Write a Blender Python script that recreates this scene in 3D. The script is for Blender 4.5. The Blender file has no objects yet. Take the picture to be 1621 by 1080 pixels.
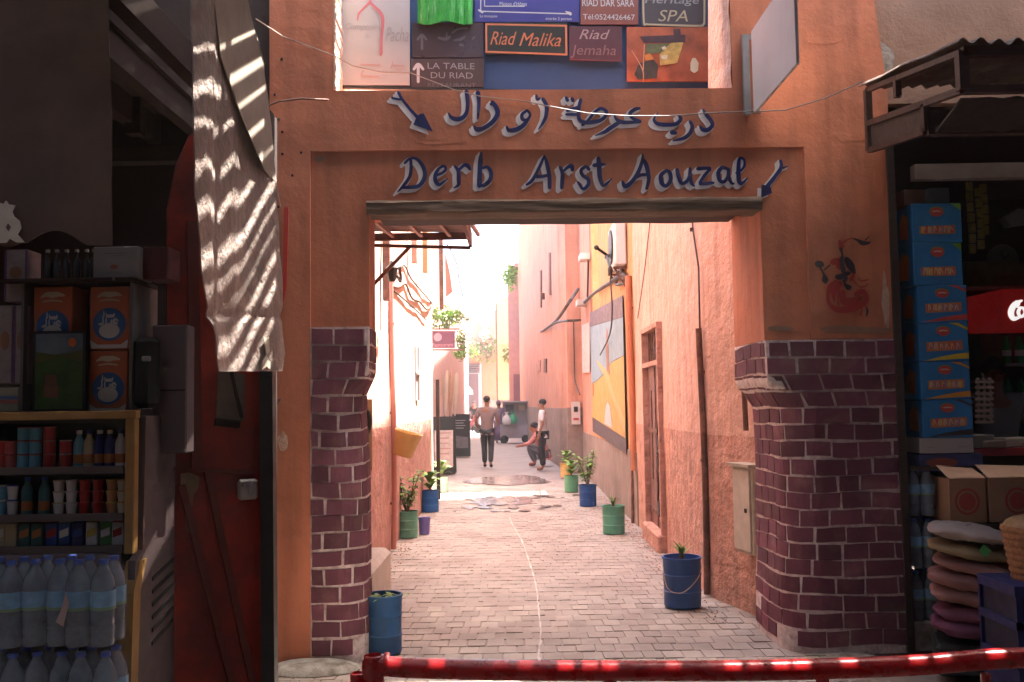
import bpy, math, random
from mathutils import Vector, Matrix, noise
random.seed(7)
V = Vector
R = math.radians
sc = bpy.context.scene
COL = sc.collection
HAZE = .0026

# ------------------------------------------------------------------ camera
FPX = 1500.0
CAM = V((0, 0, 1.57))
RM = (Matrix.Rotation(R(90 + 3.81), 4, 'X') @ Matrix.Rotation(R(-0.9), 4, 'Z'))
cd = bpy.data.cameras.new('camera')
cam = bpy.data.objects.new('camera', cd)
COL.objects.link(cam)
cam.matrix_world = Matrix.Translation(CAM) @ RM
cd.sensor_width = 36
cd.lens = FPX / 1621 * 36
cd.clip_start = 0.05
cd.clip_end = 600
sc.camera = cam

# ------------------------------------------------------------------ world, sun, exposure
SUN = V((0.30, 0.12, 1.0)).normalized()          # towards the sun
w = bpy.data.worlds.new('World'); sc.world = w; w.use_nodes = True
nt = w.node_tree
for n in list(nt.nodes): nt.nodes.remove(n)
sky = nt.nodes.new('ShaderNodeTexSky'); sky.sky_type = 'NISHITA'; sky.sun_disc = False
sky.sun_elevation = math.asin(SUN.z)
sky.sun_rotation = math.atan2(SUN.x, SUN.y)
sky.dust_density = 7.0; sky.air_density = 0.7; sky.ozone_density = 0.4; sky.altitude = 400
bg = nt.nodes.new('ShaderNodeBackground'); bg.inputs['Strength'].default_value = 0.15
wo = nt.nodes.new('ShaderNodeOutputWorld')
nt.links.new(sky.outputs[0], bg.inputs[0]); nt.links.new(bg.outputs[0], wo.inputs[0])
sl = bpy.data.lights.new('sun', 'SUN'); sl.energy = 5.0; sl.angle = R(0.55); sl.color = (1.0, 0.94, 0.85)
so = bpy.data.objects.new('sun', sl); COL.objects.link(so)
so.rotation_euler = SUN.to_track_quat('Z', 'Y').to_euler(); so.location = (10, 4, 30)
sc.view_settings.view_transform = 'Standard'
sc.view_settings.look = 'None'
sc.view_settings.gamma = 1
sc.view_settings.exposure = 3.4
sc.cycles.max_bounces = 10; sc.cycles.diffuse_bounces = 7; sc.cycles.glossy_bounces = 3
sc.cycles.transmission_bounces = 4; sc.cycles.transparent_max_bounces = 8
sc.cycles.sample_clamp_indirect = 6.0
sc.cycles.caustics_reflective = False; sc.cycles.caustics_refractive = False

# ------------------------------------------------------------------ helpers
R3 = RM.to_3x3()
def ray(px, py): return (R3 @ V(((px - 810.5) / FPX, -(py - 540) / FPX, -1))).normalized()
def hit(px, py, p0, n):
    d = ray(px, py); return CAM + d * ((p0 - CAM).dot(n) / d.dot(n))
def onY(px, py, Y): return hit(px, py, V((0, Y, 0)), V((0, 1, 0)))
def onX(px, py, X): return hit(px, py, V((X, 0, 0)), V((1, 0, 0)))
def onZ(px, py, Z=0.0): return hit(px, py, V((0, 0, Z)), V((0, 0, 1)))

class MB:
    def __init__(s): s.v = []; s.f = []
    def add(s, vs, fs):
        o = len(s.v); s.v += [V(p) for p in vs]; s.f += [tuple(i + o for i in f) for f in fs]; return s
    def hexa(s, p):      # 0-3 bottom ring, 4-7 top ring
        return s.add(p, [(3, 2, 1, 0), (4, 5, 6, 7), (0, 1, 5, 4), (1, 2, 6, 5), (2, 3, 7, 6), (3, 0, 4, 7)])
    def box(s, c, d, rot=None, bev=0.0):
        c = V(c); x, y, z = d[0] / 2, d[1] / 2, d[2] / 2
        if bev <= 0:
            p = [V(q) for q in ((-x, -y, -z), (x, -y, -z), (x, y, -z), (-x, y, -z), (-x, -y, z), (x, -y, z), (x, y, z), (-x, y, z))]
            if rot is not None: p = [rot @ q for q in p]
            return s.hexa([q + c for q in p])
        b = min(bev, x * .9, y * .9, z * .9)
        rings = [(x - b, y - b, -z), (x, y, -z + b), (x, y, z - b), (x - b, y - b, z)]
        vs = []
        for (a, e, h) in rings:
            k = b if a == x else b * .3
            vs += [V(q) for q in ((-a + k, -e, h), (a - k, -e, h), (a, -e + k, h), (a, e - k, h), (a - k, e, h), (-a + k, e, h), (-a, e - k, h), (-a, -e + k, h))]
        if rot is not None: vs = [rot @ q for q in vs]
        fs = [tuple(reversed(range(8))), tuple(range(24, 32))]
        for r in range(3):
            for i in range(8):
                j = (i + 1) % 8; fs.append((r * 8 + i, r * 8 + j, r * 8 + 8 + j, r * 8 + 8 + i))
        return s.add([q + c for q in vs], fs)
    def bar(s, a, b, w_, h_=None, up=V((0, 0, 1))):
        a = V(a); b = V(b); h_ = h_ or w_
        d = (b - a).normalized(); sd = d.cross(up)
        if sd.length < 1e-4: sd = d.cross(V((0, 1, 0)))
        sd.normalize(); u = sd.cross(d)
        sd *= w_ / 2; u *= h_ / 2
        return s.hexa([a - sd - u, a + sd - u, b + sd - u, b - sd - u, a - sd + u, a + sd + u, b + sd + u, b - sd + u])
    def tube(s, path, r, n=8, caps=True):
        path = [V(p) for p in path]; m = len(path)
        rs = r if isinstance(r, (list, tuple)) else [r] * m
        o = len(s.v); prev = None
        for i, p in enumerate(path):
            d = (path[min(i + 1, m - 1)] - path[max(i - 1, 0)])
            d = d.normalized() if d.length > 1e-9 else V((0, 0, 1))
            if prev is None:
                a = d.cross(V((0, 0, 1)))
                if a.length < .1: a = d.cross(V((1, 0, 0)))
            else: a = prev - d * prev.dot(d)
            a.normalize(); prev = a; b = d.cross(a)
            for k in range(n):
                t = 2 * math.pi * k / n
                s.v.append(p + (a * math.cos(t) + b * math.sin(t)) * rs[i])
        for i in range(m - 1):
            for k in range(n):
                k2 = (k + 1) % n
                s.f.append((o + i * n + k, o + i * n + k2, o + (i + 1) * n + k2, o + (i + 1) * n + k))
        if caps:
            s.f.append(tuple(o + k for k in reversed(range(n)))); s.f.append(tuple(o + (m - 1) * n + k for k in range(n)))
        return s
    def lathe(s, prof, c=(0, 0, 0), n=20, rot=None, sx=1, sy=1):
        c = V(c); o = len(s.v)
        for (r, z) in prof:
            for k in range(n):
                t = 2 * math.pi * k / n
                p = V((r * math.cos(t) * sx, r * math.sin(t) * sy, z))
                if rot is not None: p = rot @ p
                s.v.append(p + c)
        for i in range(len(prof) - 1):
            for k in range(n):
                k2 = (k + 1) % n
                s.f.append((o + i * n + k, o + i * n + k2, o + (i + 1) * n + k2, o + (i + 1) * n + k))
        s.f.append(tuple(o + k for k in reversed(range(n)))); s.f.append(tuple(o + (len(prof) - 1) * n + k for k in range(n)))
        return s
    def grid(s, fn, nu, nv, flip=False):
        o = len(s.v)
        for j in range(nv + 1):
            for i in range(nu + 1): s.v.append(V(fn(i / nu, j / nv)))
        for j in range(nv):
            for i in range(nu):
                a = o + j * (nu + 1) + i; q = (a, a + 1, a + nu + 2, a + nu + 1)
                s.f.append(tuple(reversed(q)) if flip else q)
        return s
    def slab(s, fn, nu, nv, off):      # closed sheet: front fn(u,v), back fn + off
        off = V(off); o = len(s.v)
        s.grid(fn, nu, nv); n = (nu + 1) * (nv + 1)
        s.v += [p + off for p in s.v[o:o + n]]
        fs = s.f[-nu * nv:]
        s.f += [tuple(reversed([i + n for i in f])) for f in fs]
        W = nu + 1
        edge = [o + i for i in range(W)] + [o + j * W + nu for j in range(1, nv + 1)] + [o + nv * W + i for i in range(nu - 1, -1, -1)] + [o + j * W for j in range(nv - 1, 0, -1)]
        for k in range(len(edge)):
            a, b = edge[k], edge[(k + 1) % len(edge)]
            s.f.append((b, a, a + n, b + n))
        return s
    def poly(s, pts, off):               # prism from a planar outline
        off = V(off); n = len(pts); pts = [V(p) for p in pts]
        return s.add(pts + [p + off for p in pts], [tuple(range(n)), tuple(reversed(range(n, 2 * n)))] + [((i + 1) % n, i, i + n, (i + 1) % n + n) for i in range(n)])
    def ball(s, c, r, n=10, m=6, rot=None):
        if not isinstance(r, (tuple, list)): r = (r, r, r)
        prof = [(math.sin(math.pi * (i + .02) / (m + .04)), -math.cos(math.pi * (i + .02) / (m + .04))) for i in range(m + 1)]
        c = V(c); o = len(s.v)
        s.lathe(prof, (0, 0, 0), n)
        for i in range(o, len(s.v)):
            p = V((s.v[i].x * r[0], s.v[i].y * r[1], s.v[i].z * r[2]))
            s.v[i] = (rot @ p if rot is not None else p) + c
        return s
    def mesh(s, name, org):
        me = bpy.data.meshes.new(name)
        me.from_pydata([tuple(p - org) for p in s.v], [], s.f); me.update(); return me

def build(name, mb, mat, parent=None, smooth=False, mesh=None, loc=None):
    """link ONE mesh object; world-space verts, re-based on the parent or on the object's own base"""
    if mesh is None:
        if parent is not None:
            org = V(parent.get('_w', (0, 0, 0)))
            me = mb.mesh(name, org); wl = V((0, 0, 0))
        else:
            xs = [p.x for p in mb.v]; ys = [p.y for p in mb.v]; zs = [p.z for p in mb.v]
            org = V(((min(xs) + max(xs)) / 2, (min(ys) + max(ys)) / 2, min(zs)))
            me = mb.mesh(name, org); wl = org
        me.materials.append(mat)
        if smooth:
            for p in me.polygons: p.use_smooth = True
            try: me.set_sharp_from_angle(angle=R(38))
            except Exception: pass
    else: me = mesh; wl = V(loc) if loc is not None else V((0, 0, 0)); org = V((0, 0, 0))
    o = bpy.data.objects.new(name, me); COL.objects.link(o)
    o.location = wl
    if parent is not None: o.parent = parent; o['_w'] = list(parent.get('_w', (0, 0, 0)))
    else: o['_w'] = list(wl)
    return o
def tag(o, label=None, cat=None, group=None, kind=None):
    if label: o['label'] = label
    if cat: o['category'] = cat
    if group: o['group'] = group
    if kind: o['kind'] = kind
    return o
def thing(name, label, cat, loc, group=None):
    o = bpy.data.objects.new(name, None); COL.objects.link(o); o.empty_display_size = .1
    o.location = V(loc); o['_w'] = list(V(loc)); return tag(o, label, cat, group)
def copy_tree(root, loc, label, rotz=0.0, scale=None, swap=None):
    def rec(o, par):
        c = o.copy(); COL.objects.link(c); c.parent = par
        if swap and o.type == 'MESH' and o.data.materials[0].name in swap:
            c.material_slots[0].link = 'OBJECT'; c.material_slots[0].material = swap[o.data.materials[0].name]
        for ch in o.children: rec(ch, c)
        return c
    kids = list(root.children)
    r = root.copy(); COL.objects.link(r); r.location = V(loc); r.rotation_euler = (0, 0, rotz); r['label'] = label
    if scale: r.scale = (scale,) * 3
    if swap and root.type == 'MESH' and root.data.materials[0].name in swap:
        r.material_slots[0].link = 'OBJECT'; r.material_slots[0].material = swap[root.data.materials[0].name]
    for ch in kids: rec(ch, r)
    return r

def M(name, c, rough=.8, var=.15, vs=5, bump=.2, bs=60, metal=0, c2=None, c2s=2.0, c2t=.55, c2w=.08, rand=0, emit=0, spec=.4,
      trans=0, alpha=1, sheen=0, streak=0, lump=0, lumps=4, stretch=None, sss=0, coat=0):
    m = bpy.data.materials.new(name); m.use_nodes = True; t = m.node_tree; N = t.nodes; L = t.links
    b = N['Principled BSDF']; geo = N.new('ShaderNodeNewGeometry'); src = geo.outputs['Position']
    if stretch:
        mp = N.new('ShaderNodeMapping'); mp.inputs['Scale'].default_value = stretch; L.new(src, mp.inputs['Vector']); src = mp.outputs[0]
    def noi(scale, det=5, rg=.6):
        n = N.new('ShaderNodeTexNoise'); n.inputs['Scale'].default_value = scale; n.inputs['Detail'].default_value = det
        n.inputs['Roughness'].default_value = rg; L.new(src, n.inputs['Vector']); return n.outputs['Fac']
    rgb = N.new('ShaderNodeRGB'); rgb.outputs[0].default_value = (*c, 1); cur = rgb.outputs[0]
    if c2:
        mr = N.new('ShaderNodeMapRange'); L.new(noi(c2s, 7, .65), mr.inputs[0]); mr.inputs[1].default_value = c2t - c2w; mr.inputs[2].default_value = c2t + c2w
        mx = N.new('ShaderNodeMixRGB'); L.new(mr.outputs[0], mx.inputs[0]); L.new(cur, mx.inputs[1]); mx.inputs[2].default_value = (*c2, 1); cur = mx.outputs[0]
    hs = N.new('ShaderNodeHueSaturation'); L.new(cur, hs.inputs['Color'])
    mr = N.new('ShaderNodeMapRange'); L.new(noi(vs), mr.inputs[0]); mr.inputs[1].default_value = .3; mr.inputs[2].default_value = .7
    mr.inputs[3].default_value = 1 - var; mr.inputs[4].default_value = 1 + var; val = mr.outputs[0]
    if rand:
        oi = N.new('ShaderNodeObjectInfo'); r2 = N.new('ShaderNodeMapRange'); L.new(oi.outputs['Random'], r2.inputs[0])
        r2.inputs[3].default_value = 1 - rand; r2.inputs[4].default_value = 1 + rand
        mu = N.new('ShaderNodeMath'); mu.operation = 'MULTIPLY'; L.new(val, mu.inputs[0]); L.new(r2.outputs[0], mu.inputs[1]); val = mu.outputs[0]
    if streak:
        mp2 = N.new('ShaderNodeMapping'); mp2.inputs['Scale'].default_value = (9, 9, .8); L.new(geo.outputs['Position'], mp2.inputs['Vector'])
        n3 = N.new('ShaderNodeTexNoise'); n3.inputs['Scale'].default_value = 1; n3.inputs['Detail'].default_value = 6; L.new(mp2.outputs[0], n3.inputs['Vector'])
        r3 = N.new('ShaderNodeMapRange'); L.new(n3.outputs['Fac'], r3.inputs[0]); r3.inputs[1].default_value = .45; r3.inputs[2].default_value = .72; r3.inputs[3].default_value = 1; r3.inputs[4].default_value = 1 - streak
        m3 = N.new('ShaderNodeMath'); m3.operation = 'MULTIPLY'; L.new(val, m3.inputs[0]); L.new(r3.outputs[0], m3.inputs[1]); val = m3.outputs[0]
    L.new(val, hs.inputs['Value']); L.new(hs.outputs[0], b.inputs['Base Color'])
    b.inputs['Roughness'].default_value = rough; b.inputs['Metallic'].default_value = metal
    b.inputs['Specular IOR Level'].default_value = spec
    if rough < .7:
        rr = N.new('ShaderNodeMapRange'); L.new(noi(vs * 3), rr.inputs[0]); rr.inputs[1].default_value = .3; rr.inputs[2].default_value = .7
        rr.inputs[3].default_value = max(.02, rough - .12); rr.inputs[4].default_value = min(1, rough + .15); L.new(rr.outputs[0], b.inputs['Roughness'])
    if bump:
        bn = N.new('ShaderNodeBump'); bn.inputs['Strength'].default_value = bump; bn.inputs['Distance'].default_value = .01
        L.new(noi(bs, 6, .65), bn.inputs['Height']); last = bn
        if lump:
            b2 = N.new('ShaderNodeBump'); b2.inputs['Strength'].default_value = lump; b2.inputs['Distance'].default_value = .06
            L.new(noi(lumps, 5, .6), b2.inputs['Height']); L.new(b2.outputs[0], bn.inputs['Normal'])
        L.new(last.outputs[0], b.inputs['Normal'])
    if trans: b.inputs['Transmission Weight'].default_value = trans
    if coat: b.inputs['Coat Weight'].default_value = coat; b.inputs['Coat Roughness'].default_value = .15
    if sheen: b.inputs['Sheen Weight'].default_value = sheen
    if alpha < 1: b.inputs['Alpha'].default_value = alpha
    if emit: L.new(hs.outputs[0], b.inputs['Emission Color']); b.inputs['Emission Strength'].default_value = emit
    return m

mt = {}
mt['gate'] = M('gate_plaster', (.57, .190, .098), .9, .18, 1.6, .2, 35, c2=(.40, .135, .07), c2s=1.6, lump=.18, lumps=4, streak=.28)
mt['gate2'] = M('gate_plaster_panel', (.53, .175, .088), .9, .18, 1.9, .2, 35, c2=(.54, .20, .11), c2s=2.3, c2t=.6, lump=.16, lumps=5, streak=.28)
mt['pale'] = M('pale_plaster', (.62, .42, .32), .9, .15, 4, .6, 30, c2=(.45, .28, .2), c2s=5, c2t=.6, lump=.8, lumps=12)
mt['pink'] = M('pink_plaster', (.66, .40, .315), .92, .10, 3, .6, 28, c2=(.62, .34, .255), c2s=1.3, c2t=.5, c2w=.2, lump=.8, lumps=5, streak=.28)
mt['pinkrough'] = M('worn_salmon_plaster', (.55, .29, .215), .95, .22, 6, 1.0, 22, c2=(.48, .23, .165), c2s=4, c2t=.55, lump=1.0, lumps=9, streak=.28)
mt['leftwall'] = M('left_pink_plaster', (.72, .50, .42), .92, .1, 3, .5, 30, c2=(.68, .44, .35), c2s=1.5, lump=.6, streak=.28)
mt['leftshade'] = M('left_shade_plaster', (.48, .25, .20), .95, .2, 5, .8, 25, c2=(.40, .17, .14), c2s=4, lump=.8, lumps=8)  # darker tone paints in the shade on the lower left wall
mt['salmon'] = M('salmon_render', (.55, .27, .18), .92, .1, 2.5, .4, 30, c2=(.53, .25, .17), c2s=1.2, lump=.5, streak=.28)
mt['ochre'] = M('ochre_render', (.56, .29, .125), .92, .1, 2.5, .4, 30, c2=(.54, .27, .115), c2s=1.2, lump=.5, streak=.28)
mt['dado'] = M('grey_brown_dado', (.23, .17, .14), .95, .15, 5, .5, 30, c2=(.28, .21, .17), c2s=2)
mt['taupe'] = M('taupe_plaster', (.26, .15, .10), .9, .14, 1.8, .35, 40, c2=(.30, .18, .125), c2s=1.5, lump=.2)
mt['grey_patch'] = M('bare_cement', (.33, .30, .26), .95, .3, 12, .8, 35, c2=(.18, .15, .12), c2s=10)
mt['mortar'] = M('painted_joint_grey', (.64, .54, .52), .9, .25, 25, .4, 60, c2=(.36, .24, .24), c2s=14, c2t=.6)
mt['brick'] = M('purple_painted_brick', (.140, .045, .068), .85, .25, 7, .3, 50, c2=(.20, .095, .095), c2s=6, c2t=.60, spec=.2, rand=.28)
mt['wood_old'] = M('weathered_beam', (.11, .066, .042), .9, .35, 6, .6, 30, c2=(.19, .12, .08), c2s=5, stretch=(.5, 4, 14))
mt['blue'] = M('blue_letter_paint', (.022, .032, .13), .9, .25, 20, .05, 60, c2=(.030, .024, .075), c2s=12, spec=.15)
mt['white'] = M('grey_white_paint', (.78, .70, .68), .8, .12, 20, .15, 60)
mt['paver'] = M('worn_pink_paver', (.35, .29, .25), .8, .16, 3, .5, 50, c2=(.27, .21, .18), c2s=1.4, c2t=.54, c2w=.1, rand=.14)
mt['ground'] = M('ground_grit', (.30, .24, .205), .9, .2, 8, .4, 60)
mt['pavefar'] = M('paving_far', (.25, .205, .19), .8, .12, 5, .3, 40, c2=(.20, .16, .14), c2s=1.5)
mt['chalk'] = M('dried_trickle', (.46, .38, .34), .5, .25, 30, .1, 60)
mt['redpaint'] = M('red_gloss_paint', (.46, .012, .014), .28, .25, 10, .12, 50, c2=(.22, .03, .02), c2s=14, c2t=.66, c2w=.03, coat=.3)
mt['reddoor'] = M('red_door_paint', (.46, .036, .016), .55, .3, 3, .2, 30, c2=(.22, .028, .02), c2s=2.5, c2t=.52)
mt['darkmetal'] = M('dark_steel', (.03, .027, .026), .5, .3, 10, .15, 50, metal=.3)
mt['rust'] = M('rust_brown_steel', (.12, .05, .035), .75, .3, 12, .3, 50, c2=(.2, .09, .06), c2s=9)
mt['doormetal'] = M('brown_metal_door', (.19, .085, .07), .6, .2, 6, .2, 50, c2=(.13, .06, .05), c2s=4)
mt['steel'] = M('zinc_strip', (.36, .37, .37), .45, .2, 8, .1, 50, metal=.6)
mt['blackcloth'] = M('black', (.012, .011, .012), .85, .2, 10, .1, 40)
mt['dark'] = M('shade_darkened_brown', (.030, .016, .013), .9, .3, 2, .2, 40)  # brown set near black so the stall interiors read as shade
mt['darkwood'] = M('dark_wood', (.032, .017, .012), .8, .3, 5, .3, 40, stretch=(1, 6, 6))
mt['tarp'] = M('brown_tarp', (.16, .10, .062), .8, .2, 2, .2, 150, c2=(.085, .055, .048), c2s=1.3, c2t=.5, c2w=.15)
mt['banner'] = M('silver_grey_tarpaulin', (.33, .265, .235), .5, .15, 6, .25, 90, c2=(.25, .2, .18), c2s=4, lump=.5, lumps=14)
mt['bannerlight'] = M('pale_tarpaulin', (.40, .34, .28), .55, .12, 6, .2, 90)
mt['ornament'] = M('cream_applique', (.60, .55, .45), .7, .08, 30, .1, 80)
mt['pblue'] = M('blue_drum_paint', (.012, .072, .26), .42, .2, 9, .12, 40, c2=(.03, .07, .18), c2s=12, c2t=.62)
mt['pgreen'] = M('green_drum_paint', (.085, .27, .17), .5, .2, 9, .12, 40, c2=(.14, .3, .2), c2s=8)
mt['pmint'] = M('mint_paint', (.38, .62, .48), .5, .1)
mt['ppurple'] = M('violet_plastic', (.16, .12, .36), .5, .1)
mt['pyellow'] = M('yellow_plastic', (.56, .36, .11), .5, .15, 8)
mt['soil'] = M('soil', (.05, .03, .02), .95, .4, 30, .8, 50)
mt['leaf'] = M('leaf_green', (.10, .19, .035), .6, .35, 20, .1, 30, c2=(.19, .26, .06), c2s=9, rand=.2)
mt['leafl'] = M('light_leaf_green', (.20, .36, .07), .6, .3, 20, .1, 30, rand=.2)
mt['stem'] = M('stem', (.16, .12, .06), .8)
mt['cream'] = M('cream_box', (.46, .42, .38), .6, .08)
mt['wht'] = M('white_plastic', (.62, .62, .60), .4, .06, bump=0)
mt['creamwall'] = M('limewash_block', (.55, .50, .43), .9, .12, 8, .5, 30)
mt['boardblue'] = M('board_blue', (.03, .075, .20), .6, .12, 3, .05, 40)
mt['signgrey'] = M('grey_sign_panel', (.38, .36, .35), .5, .06, 3, .03, 40)
mt['signbrown'] = M('dark_brown_sign', (.055, .032, .035), .35, .15, 3, .03, 40)
mt['signnavy'] = M('indigo_sign', (.045, .045, .22), .4, .12, 3, .03, 40)
mt['signred'] = M('brick_red_sign', (.22, .065, .045), .5, .12, 4, .05, 40)
mt['signblack'] = M('black_sign', (.022, .024, .02), .4, .1, 3, .03, 40)
mt['gold'] = M('tan_lettering', (.40, .33, .21), .6, .1, bump=0)
mt['orangelet'] = M('orange_lettering', (.55, .17, .07), .6, .1, bump=0)
mt['greytext'] = M('grey_lettering', (.30, .29, .29), .6, .1, bump=0)
mt['dimtext'] = M('faded_lettering', (.14, .13, .135), .6, .15, bump=0)
mt['whitetext'] = M('white_lettering', (.52, .50, .50), .6, .08, bump=0)
mt['redtext'] = M('red_lettering', (.38, .06, .06), .6, .1, bump=0)
mt['pinktext'] = M('faded_pink_lettering', (.40, .25, .24), .6, .1, bump=0)
mt['bagreen'] = M('green_plastic_bag', (.03, .30, .03), .3, .3, 12, .6, 18, c2=(.30, .55, .28), c2s=11, c2t=.66, stretch=(3, 1, .6))
mt['panelw'] = M('white_sign_panel', (.72, .66, .62), .4, .05, 3, .02)
mt['rope'] = M('wire', (.05, .035, .03), .6)
mt['wirel'] = M('pale_wire', (.40, .30, .24), .5)
mt['skin'] = M('skin', (.30, .15, .09), .6, .1, bump=.05, sss=0)
mt['skind'] = M('darker_skin', (.17, .08, .05), .6, .1, bump=.05)
mt['hair'] = M('hair', (.012, .009, .008), .7, .3, 60, .4, 90)

EXTRA = {}
def C(name, c, **k):
    if name not in EXTRA: EXTRA[name] = M(name, c, **{**dict(rough=.6, var=.08, bump=.05), **k})
    return EXTRA[name]

# ribbons (paint strokes) -----------------------------------------------------
def spline(pts, sub=5):
    P = [V((*p[:2], p[2] if len(p) > 2 else 0)) for p in pts]
    if len(P) < 3: sub = max(2, sub)
    out = []
    for i in range(len(P) - 1):
        p0 = P[max(i - 1, 0)]; p1 = P[i]; p2 = P[i + 1]; p3 = P[min(i + 2, len(P) - 1)]
        for k in range(sub):
            t = k / sub
            out.append(.5 * ((2 * p1) + (p2 - p0) * t + (2 * p0 - 5 * p1 + 4 * p2 - p3) * t * t + (3 * p1 - p0 - 3 * p2 + p3) * t ** 3))
    out.append(P[-1]); return out
def ribbon(mb, pts, place, d0=0.0, sub=5, shift=(0, 0), grow=0.0, sharp=False):
    """pts: (px,py,width). place(px,py,depth)->world"""
    S = [V((*p[:2], p[2])) for p in pts] if sharp else spline(pts, sub)
    ext = []
    n = len(S)
    for i, p in enumerate(S):
        d = V((S[min(i + 1, n - 1)].x - S[max(i - 1, 0)].x, S[min(i + 1, n - 1)].y - S[max(i - 1, 0)].y)).normalized()
        ext.append((V((p.x, p.y)), d, max(p.z, .0004) / 2 + grow))
    ring = []
    p, d, r = ext[0]; ring.append((p - d * r * .75, d, r * .35)); ring += ext
    p, d, r = ext[-1]; ring.append((p + d * r * .75, d, r * .35))
    o = len(mb.v)
    for i, (p, d, r) in enumerate(ring):
        nrm = V((-d.y, d.x)); dd = d0 + i * 0.00003
        for sg in (1, -1):
            q = p + nrm * r * sg
            mb.v.append(place(q.x + shift[0], q.y + shift[1], dd))
    for i in range(len(ring) - 1):
        a = o + 2 * i; mb.f.append((a, a + 1, a + 3, a + 2))

def text(s, mat, parent, p0, right, up, h, width=None, shear=0, name='lettering', thick=.0012, center=False):
    cu = bpy.data.curves.new('t', 'FONT'); cu.body = s; cu.size = 1; cu.extrude = 0; cu.shear = shear; cu.resolution_u = 3
    ob = bpy.data.objects.new('t', cu); COL.objects.link(ob)
    dg = bpy.context.evaluated_depsgraph_get(); me = bpy.data.meshes.new_from_object(ob.evaluated_get(dg))
    bpy.data.objects.remove(ob)
    xs = [v.co.x for v in me.vertices]; ys = [v.co.y for v in me.vertices]
    x0, x1, y0, y1 = min(xs), max(xs), min(ys), max(ys)
    sy = h / (y1 - y0); sx = sy if width is None else width / (x1 - x0)
    right = V(right).normalized(); up = V(up).normalized(); nr = right.cross(up); p0 = V(p0)
    if center: p0 = p0 - right * (x1 - x0) * sx / 2
    mb = MB(); mb.v = [p0 + right * (v.co.x - x0) * sx + up * (v.co.y - y0) * sy + nr * thick for v in me.vertices]
    mb.f = [tuple(p.vertices) for p in me.polygons]
    return build(name, mb, mat, parent)

# ================================================================== haze volume standing in for lens glare
hz = MB(); hz.box((0, 48, 10.2), (44, 110, 24.4))
hm = bpy.data.materials.new('glare_haze'); hm.use_nodes = True
for n in list(hm.node_tree.nodes):
    if n.type != 'OUTPUT_MATERIAL': hm.node_tree.nodes.remove(n)
pv = hm.node_tree.nodes.new('ShaderNodeVolumePrincipled'); pv.inputs['Color'].default_value = (.95, .92, .88, 1); pv.inputs['Density'].default_value = HAZE; pv.inputs['Anisotropy'].default_value = .2
hm.node_tree.links.new(pv.outputs[0], [n for n in hm.node_tree.nodes if n.type == 'OUTPUT_MATERIAL'][0].inputs['Volume'])
if HAZE > 0: tag(build('haze', hz, hm), kind='stuff')
# ================================================================== ground
g = MB(); g.grid(lambda u, v: V((-70 + 140 * u, -12 + 150 * v, -.030 + .010 * noise.noise(V((u * 60, v * 60, 0))))), 20, 20)
tag(build('ground', g, mt['ground']), 'bare gritty ground sheet under the paving', kind='structure')
g = MB(); g.grid(lambda u, v: V((-1.9 + 3.9 * u, 4.92 + 14 * v, -.0012 + .0012 * noise.noise(V((u * 20, v * 60, 3))))), 30, 80)
tag(build('joint_sand', g, mt['ground']), 'sandy joint bed between the pavers', kind='structure')
g = MB(); g.grid(lambda u, v: V((-3.2 + 5.6 * u, 17.5 + 46 * v, -.012 + .004 * noise.noise(V((u * 5, v * 30, 3))))), 12, 60)
tag(build('alley_paving', g, mt['pavefar']), 'far stretch of worn stone paving down the alley', kind='structure')
g = MB(); g.grid(lambda u, v: V((-7 + 14 * u, -6 + 10.9 * v, -.008 + .004 * noise.noise(V((u * 25, v * 25, 3))))), 24, 20)
tag(build('souk_street', g, C('souk_ground', (.13, .10, .09), rough=.9, bump=.4)), 'trodden ground of the market street in front of the gateway', kind='structure')

# pavers in the gateway and alley
pav = bpy.data.objects.new('brick_paving', None); COL.objects.link(pav); pav['kind'] = 'structure'; pav['label'] = 'worn rectangular pavers of the alley floor'; pav['_w'] = [0, 0, 0]
pm = []
for k in range(5):
    b = MB(); rr = random.Random(k); hx, hy = .0598, .0855
    t = [rr.uniform(-.002, .002) for _ in range(4)]
    j = [rr.uniform(-.004, .004) for _ in range(8)]
    b.hexa([V((-hx, -hy, -.022)), V((hx, -hy, -.022)), V((hx, hy, -.022)), V((-hx, hy, -.022)),
            V((-hx + .003 + j[0], -hy + .003, t[0])), V((hx - .003, -hy + .003 + j[1], t[1])), V((hx - .003 + j[2], hy - .003, t[2])), V((-hx + .003, hy - .003 + j[3], t[3]))])
    me = b.mesh('paver', V((0, 0, 0))); me.materials.append(mt['paver']); pm.append(me)
rnd = random.Random(3)
near = 0; far = MB()
for r in range(84):
    y = 4.95 + r * .176
    x = -1.75 + (r % 2) * .062 + rnd.uniform(-.02, .02)
    while x < 1.95:
        z = .0042 + .004 * noise.noise(V((x * 1.2, y * 1.2, 0))) + rnd.uniform(-.0018, .0018)
        vis = abs(x - .05) < 1.62 and y > 5.55
        if vis and near < 290 and rnd.random() > .01:
            o = bpy.data.objects.new('paver', rnd.choice(pm)); COL.objects.link(o); o.parent = pav
            o.location = (x, y, z); o.rotation_euler = (rnd.uniform(-.012, .012), rnd.uniform(-.012, .012), rnd.uniform(-.015, .015)); near += 1
        elif rnd.random() > .01:
            hx, hy = .0585 + rnd.uniform(-.003, .001), .0845 + rnd.uniform(-.004, .001)
            tz = [z + rnd.uniform(-.002, .002) for _ in range(4)]
            far.hexa([V((x - hx, y - hy, -.03)), V((x + hx, y - hy, -.03)), V((x + hx, y + hy, -.03)), V((x - hx, y + hy, -.03)),
                      V((x - hx, y - hy, tz[0])), V((x + hx, y - hy, tz[1])), V((x + hx, y + hy, tz[2])), V((x - hx, y + hy, tz[3]))])
        x += .124
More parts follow.
